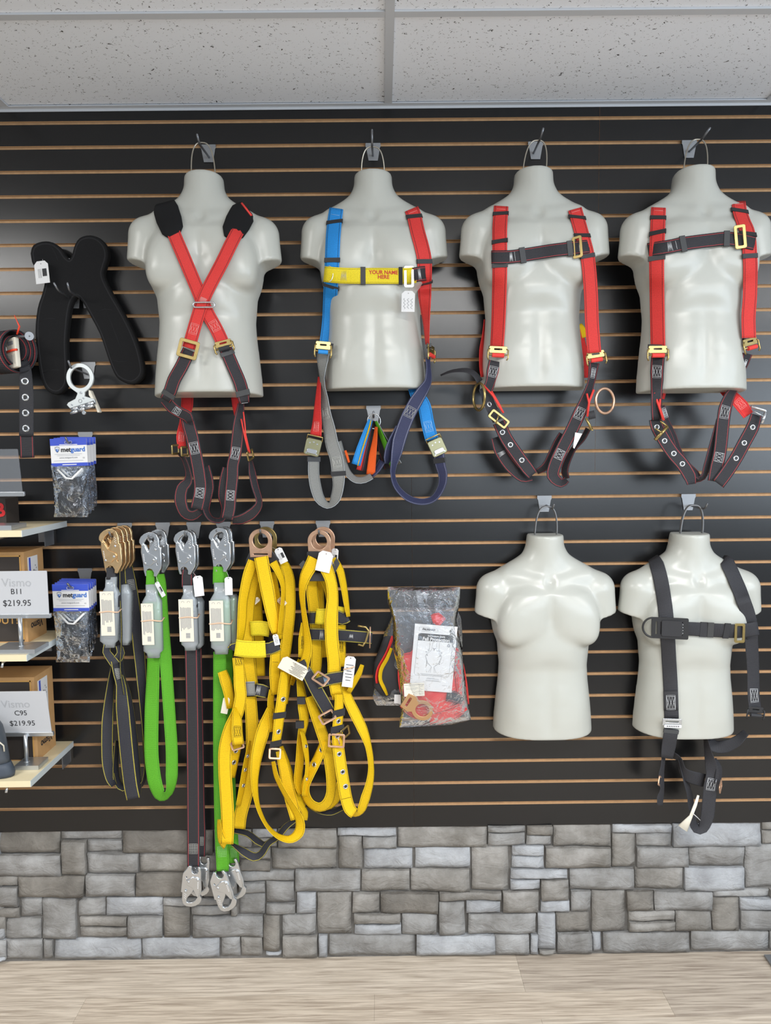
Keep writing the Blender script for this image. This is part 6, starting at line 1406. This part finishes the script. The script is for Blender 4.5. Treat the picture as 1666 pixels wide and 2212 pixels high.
# ------------------------------------------------------------------ shelves, shoe boxes, price signs, boot
MT['maple'] = plain('pale_maple_melamine', (226, 212, 176), .45, var=.04); MT['edge'] = plain('grey_white_edge_banding', (196, 204, 206), .5)
MT['kraft'] = plain('kraft_cardboard', (190, 148, 98), .8, var=.08); MT['box_black'] = plain('dark_printed_cardboard', (52, 46, 43), .6)
MT['alu'] = plain('brushed_aluminium', (196, 200, 204), .32, .8); MT['acryl'] = film_mat('clear_acrylic', (200, 204, 210), .16, .06, (3, .02), 1.6); MT['tan_ink'] = plain('tan_print', (196, 150, 84), .6)
MT['faint'] = plain('faint_grey_print', (166, 168, 172), .6); MT['sign_card'] = plain('white_sign_card', (186, 188, 192), .5); MT['box_red'] = plain('red_print', (206, 40, 44), .5)
XS = P(144.5, 1128, 0)[0]
def box3(x0, x1, y0, y1, z0, z1): b_ = MB(); b_.box(((x0 + x1) / 2, (y0 + y1) / 2, (z0 + z1) / 2), (x1 - x0, 0, 0), (0, y1 - y0, 0), (0, 0, z1 - z0)); return mesh(b_.v, b_.f)
SHZ = []
for (px, py, d, xr_, lb) in ((45.5, 1146, .30, XS, 'pale maple shelf, topmost of three at the left edge'), (57.5, 1415, .30, P(57.5, 1415, .30)[0], 'pale maple shelf, middle one of three at the left edge'), (66, 1687, .30, P(66, 1687, .30)[0], 'pale maple shelf, lowest of three at the left edge')):
    z = P(px, py, d)[2]; SHZ.append((z, xr_)); e = thing('shelf', lb, 'shelf', (xr_ - .3, -.15, z - .019), 'maple shelves at the left edge')
    put(e, 'board', box3(xr_ - .62, xr_ - .001, -.30, -.001, z - .019, z), 'maple'); put(e, 'edge_band', box3(xr_ - .001, xr_ + .0006, -.30, -.001, z - .019, z), 'edge')
    for dx in (-.06, -.56):
        b_ = MB(); b_.tube([(xr_ + dx - .02, -.004, z - .026), (xr_ + dx - .02, -.25, z - .024), (xr_ + dx - .02, -.285, z - .026), (xr_ + dx - .02, -.292, z - .040)], .004, 8); b_.build('bracket', MT['chrome'], e, True)
        put(e, 'bracket_plate', box3(xr_ + dx - .035, xr_ + dx - .005, -.006, .004, z - .07, z - .019), 'steel')
def shoe_box(lb, zf, xr_, y0, y1, H, lab):
    e = thing('shoe_box', lb, 'box', (xr_ - .2, (y0 + y1) / 2, zf), 'shoe boxes on the shelves')
    put(e, 'carton', box3(xr_ - .36, xr_, y0, y1, zf, zf + H), 'kraft')
    put(e, 'dark_front', box3(xr_ - .35, xr_ - .012, y0 - .001, y0, zf + .004, zf + H - .012), 'box_black')
    b_ = MB(); b_.box((xr_ - .18, y0 - .0015, zf + H - .0125), (.345, 0, 0), (0, .001, 0), (0, 0, .004)); b_.box((xr_ - .0125, y0 - .0015, zf + H / 2), (.004, 0, 0), (0, .001, 0), (0, 0, H - .02)); b_.build('edge_line', MT['tan_ink'], e)
    fr = (np.array([xr_ + .0006, y0 + (y1 - y0) * .42, zf + H * .68]), YW, ZW, XW)
    o = put(e, 'printed_label', plate([rrect(abs(y1 - y0) * .52, H * .50, .001)], .0006, fr, 0), 'paper'); w, h = abs(y1 - y0) * .52, H * .5
    put(o, 'band', plate([rrect(w * .16, h * .96, .0005, cx=-w * .30)], .0003, fr_off(fr, n=.0005), 0), 'blue_print')
    put(o, 'boot_picture', plate([[(-w * .10, -h * .30), (w * .12, -h * .30), (w * .12, h * .20), (w * .05, h * .20), (w * .02, h * .0), (-w * .08, -h * .1)]], .0003, fr_off(fr, n=.0005), 0), 'box_black')
    b_ = MB()
    for k in range(10): b_.box(fr_off(fr, w * (.24 + .1 * (k % 2)), h * (.28 - .06 * k), .0005)[0], fr[1] * w * .07, fr[2] * h * .035, fr[3] * .0002)
    b_.build('print', MT['grey_ink'], o)
    put(e, 'lettering', text_mesh('Vismo', .034, (np.array([xr_ + .0007, y0 + (y1 - y0) * .48, zf + H * .16]), -YW * .9 - ZW * 0, -ZW, XW), .0004, bold=.0006), 'ink')
    return e
z2, x2 = SHZ[1]; z3, x3 = SHZ[2]
xb1 = P(61, 1380, .155)[0]; e = shoe_box('tall kraft shoe box on the middle shelf, dark front with tan lettering', z2, xb1, -.155, -.03, .290, 1)
put(e, 'lettering', text_mesh('TRY ME', .04, (np.array([xb1 - .20, -.1725, z2 + .145]), XW, ZW, OUT), .0004, bold=.0006) if False else text_mesh('OUT!', .034, (P(12, 1340.5, .157), XW, ZW, OUT), .0004, bold=.0005), 'tan_ink')
xb2 = P(82, 1627, .155)[0]; shoe_box('tall kraft shoe box on the lowest shelf, behind its price sign', z3, xb2, -.155, -.03, .275, 2)
def price_sign(lb, card_tr, card_br, pole_x, pole_y0, pole_y1, base_r, base_f, texts, logo, d0, d1, zf, card_mat='sign_card', left=.19, fw=.125, y0_=-.290, fd=.09):
    """a tilted card in an aluminium rail on a pole and a slab foot"""
    base = P(*base_f, d1 + .02); e = thing('price_sign', lb, 'sign', (P(pole_x, pole_y1, d0)[0], -d0, zf), 'price signs on the shelves')
    brr = P(*card_br, d0)
    dt = min(np.linspace(d0 - .05, d0 + .08, 60), key=lambda q: abs(P(*card_tr, q)[0] - brr[0])); tr = P(*card_tr, dt); tr[0] = brr[0]; up = tr - brr; H = np.linalg.norm(up); up /= H
    X_ = XW - up * (XW @ up); X_ /= np.linalg.norm(X_); N_ = np.cross(X_, up); c = brr + up * H / 2 - X_ * left / 2
    fr = (c, X_, up, N_); o = put(e, 'card', plate([rrect(left, H, .002)], .003, fr, .0004), card_mat)
    put(e, 'rail', plate([rrect(left + .006, .012, .002, cx=.002, cy=-H / 2 - .004)], .010, fr, .001), 'alu')
    xf = P(base_f[0], base_f[1], -y0_ - .01)[0]; put(e, 'foot', box3(xf - fw, xf, y0_, y0_ + fd, zf + .0005, zf + .014), 'alu'); yb = y0_ + fd / 2
    px_ = P(pole_x, pole_y0, -yb)[0]; ztop = (c - up * (H / 2))[2]
    b_ = MB(); b_.tube([(px_, yb, zf + .012), (px_, yb, ztop - .004)], .0062, 14); b_.tube([(px_, yb, zf + .012), (px_, yb, zf + .015)], .009, 14); b_.build('pole', MT['alu'], e, True)
    for s_, (tx, ty), sz, mt in texts:
        r = ray(tx, ty); t = ((c - CAM) @ N_) / (r @ N_); pos = CAM + r * t
        put(o, 'lettering', text_mesh(s_, sz, (pos + N_ * .002, X_, up, N_), .0003), mt)
    return e, fr
gt = lambda *a: a
price_sign('white price sign reading B11 on the middle shelf', (101, 1233), (106, 1327), 43, 1336, 1388, (101, 1380), (78, 1394), [('B11', (36.5, 1278), .024, 'ink'), ('$219.95', (37.5, 1303), .027, 'ink'), ('Vismo', (36, 1259), .036, 'faint')], None, .225, .24, z2)
price_sign('white price sign reading C95 on the lowest shelf', (99, 1493), (112, 1582), 55, 1590, 1637, (111, 1630), (86, 1650), [('C95', (45.5, 1540), .024, 'ink'), ('$219.95', (49, 1562), .025, 'ink'), ('Vismo', (34, 1521), .036, 'faint')], None, .185, .20, z3, fw=.075, y0_=-.225, fd=.066)
price_sign('sign holder with an empty clear panel on the topmost shelf', (38, 970), (49, 1064), -22, 1072, 1122, (40, 1124), (28, 1133), [], None, .225, .24, SHZ[0][0], 'acryl')
e = thing('banner_box', 'black box with red lettering under the clear sign holder, mostly outside the frame', 'box', P(-20, 1128, .12)); z1 = SHZ[0][0]
xr_ = P(13, 1110, .13)[0]; put(e, 'carton', box3(xr_ - .2, xr_, -.13, -.05, z1 + .0005, z1 + .085), 'box_black')
put(e, 'lettering', text_mesh('B', .06, (P(-1, 1103, .1315), XW, ZW, OUT), .0006, bold=.002), 'box_red')
for lb, (x0, y0, x1, y1), z_ in (('clear acrylic label pocket with a red slip under the topmost shelf', (85, 1146, 116, 1179), 1), ('clear acrylic label pocket under the lowest shelf', (124, 1622, 153, 1655), 0)):
    a, b = P(x0, y1, .05), P(x1, y0, .012); e = thing('label_pocket', lb, 'label holder', (b[0], -.05, a[2]), 'acrylic label pockets under the shelves')
    zt = (SHZ[0] if z_ else SHZ[2])[0] - .0195; put(e, 'pocket', box3(b[0] - .003, b[0], -.075, -.012, a[2], zt), 'acryl'); put(e, 'slip', box3(b[0] - .0045, b[0] - .0035, -.034 if z_ else -.07, -.014, a[2] + .012, zt - .004), 'box_red' if z_ else 'paper')
# boot at the left edge
BO = thing('work_boot', 'grey-black rubber work boot standing at the left end of the lowest shelf', 'boot', P(-30, 1668, .25)); MT['boot'] = plain('grey_black_rubber', (70, 76, 84), .42, bump=(25, .1, .002)); MT['sole'] = plain('grey_rubber_sole', (64, 72, 84), .55)
by = -.262; bx = P(31, 1640, .25)[0]
def boot_loft(secs, mat, name):
    b_ = MB(); n = 22; vs = []
    for z_, xb, xf, hw in secs:
        for k in range(n):
            a = 2 * math.pi * k / n; cx_ = (xb + xf) / 2; vs.append((bx - .012 + cx_ + (xf - xb) / 2 * math.copysign(abs(math.cos(a)) ** .8, math.cos(a)), by + hw * math.copysign(abs(math.sin(a)) ** .8, math.sin(a)), z3 + z_))
    b_.add(vs, [(i * n + k, i * n + (k + 1) % n, (i + 1) * n + (k + 1) % n, (i + 1) * n + k) for i in range(len(secs) - 1) for k in range(n)] + [tuple(range(n)), tuple(range((len(secs) - 1) * n, len(secs) * n))])
    return b_.build(name, MT[mat], BO, True)
boot_loft([(.001, -.26, .016, .034), (.012, -.262, .018, .036), (.03, -.262, .012, .036), (.044, -.26, .006, .035)], 'sole', 'sole')
boot_loft([(.040, -.255, .004, .034), (.06, -.25, .002, .035), (.085, -.20, -.002, .036), (.11, -.15, -.006, .036), (.13, -.125, -.010, .036), (.155, -.12, -.016, .036), (.175, -.12, -.028, .032), (.184, -.11, -.045, .025)], 'boot', 'upper')
b_ = MB(); b_.tube([(bx - .035, by - .044, z3 + .125), (bx - .018, by - .036, z3 + .123), (bx - .012, by - .022, z3 + .105), (bx - .013, by - .018, z3 + .085)], .0022, 6); b_.build('pull_cord', MT['cream_paper'], BO, True)
DB = thing('display_base', 'corner of a flat grey metal display base on the floor at the right edge', 'base', pfloor(1700, 2090)); xl = pfloor(1651, 2067)
q_ = [pfloor(1651, 2067.5), pfloor(1668, 2092), pfloor(1780, 2240), pfloor(1950, 2240), pfloor(1950, 2062)]; b_ = MB(); b_.add([(p_[0], p_[1], z_) for z_ in (.0025, .010) for p_ in q_], [tuple(range(4, -1, -1)), tuple(range(5, 10))] + [(i, (i + 1) % 5, 5 + (i + 1) % 5, 5 + i) for i in range(5)]); put(DB, 'slab', mesh(b_.v, b_.f), 'steel')

# ------------------------------------------------------------------ harnesses in clear bags
gb = 'bagged harnesses on one hook'
HB2 = thing('bagged_harness', 'rear bag with a black harness and one yellow strap, half hidden', 'bagged harness', P(860, 1525, .04), gb)
film(HB2, 'clear_bag', [(1312, 850, 985), (1334, 846, 996), (1368, 830, 999), (1442, 814, 1000), (1479, 811, 1000), (1507, 805, 995), (1524, 814, 985)], .045, .028, 'film_milky', 41, 30, 34)
soft_box('packed_webbing', [(880, 1345, .045, .03, .012), (868, 1375, .045, .06, .02), (856, 1430, .045, .075, .024), (850, 1480, .045, .07, .024), (862, 1512, .045, .05, .014)], 'w_blackplain', HB2, .5)
strap(HB2, 'strap', 'w_yellow', [(846, 1400, 6), (836, 1424, 8), (824, 1446, 8), (822, 1468, 8), (830, 1486, 8), (837, 1502, 4)], d=.072, W=.02, label='yellow strap'); strap(HB2, 'strap', 'w_redplain', [(849, 1374, 6), (836, 1410, 6), (819, 1442, 7), (814, 1462, 6), (815, 1476, 5)], d=.070, W=.02, label='red strap')
put(HB2, 'size_label', plate([rrect(.022, .030, .001)], .0006, face_frame(859, 1510, .075, -3), 0), 'paper')
HB = thing('bagged_harness', 'front bag with a folded red harness and a printed Fall Protection guide', 'bagged harness', P(940, 1570, .08), gb)
film(HB, 'clear_bag', [(1268, 838, 994), (1281, 837, 994), (1302, 838, 993), (1341, 849, 986), (1400, 849, 998), (1458, 863, 1004), (1525, 867, 1011), (1545, 865, 1016), (1556, 864, 1018), (1566, 863, 975), (1571, 863, 880)], .106, .046, 'film_milky', 57, 40, 56, .006)
for nm, pts, d, W_ in (('strap', [(872, 1425, 26), (884, 1424, 30), (898, 1420, 26)], .10, .045), ('strap', [(880, 1420), (876, 1450), (878, 1480), (884, 1505)], .095, .05), ('strap', [(933, 1338, 18), (944, 1336, 26), (956, 1345, 22)], .10, .042), ('strap', [(985, 1400, 14), (992, 1440, 22), (998, 1480, 24), (1002, 1522, 24)], .10, .045), ('strap', [(918, 1510, 30), (945, 1526, 34), (978, 1530, 36), (1006, 1522, 24)], .108, .055), ('strap', [(1006, 1524, 20), (980, 1540, 30), (950, 1550, 32), (928, 1552, 26)], .112, .045), ('strap', [(872, 1518, 22), (884, 1530, 26), (900, 1540, 26), (918, 1545, 20)], .105, .04)):
    strap(HB, nm, 'w_red', pts, d=d, W=W_)
soft_box('packed_webbing', [(915, 1400, .09, .03, .01), (925, 1425, .09, .085, .022), (932, 1480, .09, .09, .026), (940, 1530, .09, .08, .022), (945, 1552, .09, .05, .012)], 'w_redplain', HB, .5)
strap(HB, 'strap', 'w_black', [(965, 1502, 24), (985, 1506, 24), (1000, 1515, 14)], d=.118, W=.04, label='black strap')
fr = face_frame(936.5, 1422, .124, -5.2); s_ = scale_at(fr[0]); w, h = 92 / s_, 146 / s_; q2 = lambda x, y: ((x - 455) / 7.43 / s_, -(y - 610) / 7.43 / s_)
o = put(HB, 'instruction_sheet', plate([rrect(w, h, .001)], .0008, fr, 0), 'paper'); f2 = fr_off(fr, n=.0007)
ban = [(-w * .40, h * .345), (-w * .37, h * .365), (w * .39, h * .365), (w * .42, h * .345), (w * .42, h * .255), (-w * .40, h * .255)]; put(o, 'banner', plate([ban], .0003, f2, 0), 'rubber')
put(o, 'lettering', text_mesh('Fall Protection', .0150, fr_off(f2, .004, h * .283, .0004), .0003, bold=.0005), 'paper'); put(o, 'lettering', text_mesh('Instructions Guide', .0075, fr_off(f2, .004, h * .333, .0004), .0003, bold=.0002), 'paper')
put(o, 'lettering', text_mesh('FALSGARD', .0085, fr_off(f2, -w * .17, h * .425), .0003, bold=.0004, shear=.25), 'ink')
b_ = MB(); b_.tube([fr_off(f2, -w * .17 + a, h * .425 + b)[0] for a, b in rrect(w * .44, h * .06, .001, 1)], .0004, 4, closed=True); b_.tube([fr_off(f2, a, b)[0] for a, b in ((-w * .40, h * .255), (-w * .42, -h * .24), (-w * .39, -h * .27), (w * .37, -h * .27), (w * .40, -h * .24), (w * .42, h * .255))], .0004, 4)
for s in (-1, 1):
    for a in (.06, .12): b_.tube([fr_off(f2, s * w * (a - .01), h * .24)[0], fr_off(f2, s * w * (a - .005), h * .13)[0], fr_off(f2, s * w * .19, h * .03)[0], fr_off(f2, s * w * (.11 + a * .3), -h * .07)[0], fr_off(f2, s * w * .03, -h * .13)[0], fr_off(f2, s * w * a * .8, -h * .22)[0]], .00035, 4)
    b_.tube([fr_off(f2, s * w * .12 + .004 * math.cos(t), h * .125 + .0025 * math.sin(t))[0] for t in np.linspace(0, 6, 9)], .0004, 4)
    for yy in (.09, .04, -.05, -.08): b_.box(fr_off(f2, s * w * (.15 + .03 * (yy > .05)), h * yy)[0], f2[1] * .003, f2[2] * .003, f2[3] * .0004)
b_.tube([fr_off(f2, a * w, b * h)[0] for a, b in ((-.03, .155), (0, .135), (.03, .155))], .0012, 5); b_.tube([fr_off(f2, 0, h * .14)[0], fr_off(f2, 0, h * .115)[0]], .001, 5)
for yy, xx, ww in ((-.245, 0, .56), (-.258, 0, .50), (-.30, -.02, .18), (-.313, .02, .30), (-.335, .02, .32), (-.348, .04, .36), (-.40, .32, .12)): b_.box(fr_off(f2, w * xx, h * yy)[0], f2[1] * w * ww, f2[2] * .0009, f2[3] * .0003)
b_.build('print', MT['grey_ink'], o); put(o, 'seal', plate([circ(w * .33, h * .205, .0048, 16), circ(w * .33, h * .205, .0026, 12)], .0003, f2, 0), 'grey_ink')
fr = face_frame(895, 1490, .136, 2); o = put(HB, 'size_label', plate([rrect(.066, .043, .001)], .0008, fr, 0), 'cream_paper'); b_ = MB(); f2 = fr_off(fr, n=.0007)
b_.box(fr_off(f2, 0, .0165)[0], f2[1] * .062, f2[2] * .0012, f2[3] * .0003); b_.box(fr_off(f2, .017, -.002)[0], f2[1] * .0006, f2[2] * .034, f2[3] * .0003)
for yy, xx, ww in ((.012, -.008, .022), (.006, -.008, .038), (.002, -.01, .034), (.01, .025, .01), (.0, .025, .009), (-.008, .025, .01), (-.014, .025, .01)): b_.box(fr_off(f2, xx, yy)[0], f2[1] * ww, f2[2] * .0008, f2[3] * .0003)
b_.build('print', MT['grey_ink'], o)
MT['tan_metal'] = plain('tan_coated_metal', (186, 146, 104), .42, .5)
fr = face_frame(911, 1532, .135, 38, 0); out = [(.036 * math.cos(a), .036 * math.sin(a)) for a in np.radians(np.linspace(-50, 230, 28))]; out = [(.0345 * math.cos(a) + .006, .0345 * math.sin(a) * .92) for a in np.radians(np.linspace(-140, 140, 28))] + [(-.034, .028), (-.060, .024), (-.062, -.024), (-.034, -.028)]
put(HB, 'back_ring', plate([out, circ(.006, 0, .024, 24, .022), rrect(.010, .036, .004, cx=-.047)], .006, (P(909, 1532, .135), *face_frame(909, 1532, 0, -32)[1:]), .0012), 'tan_metal')
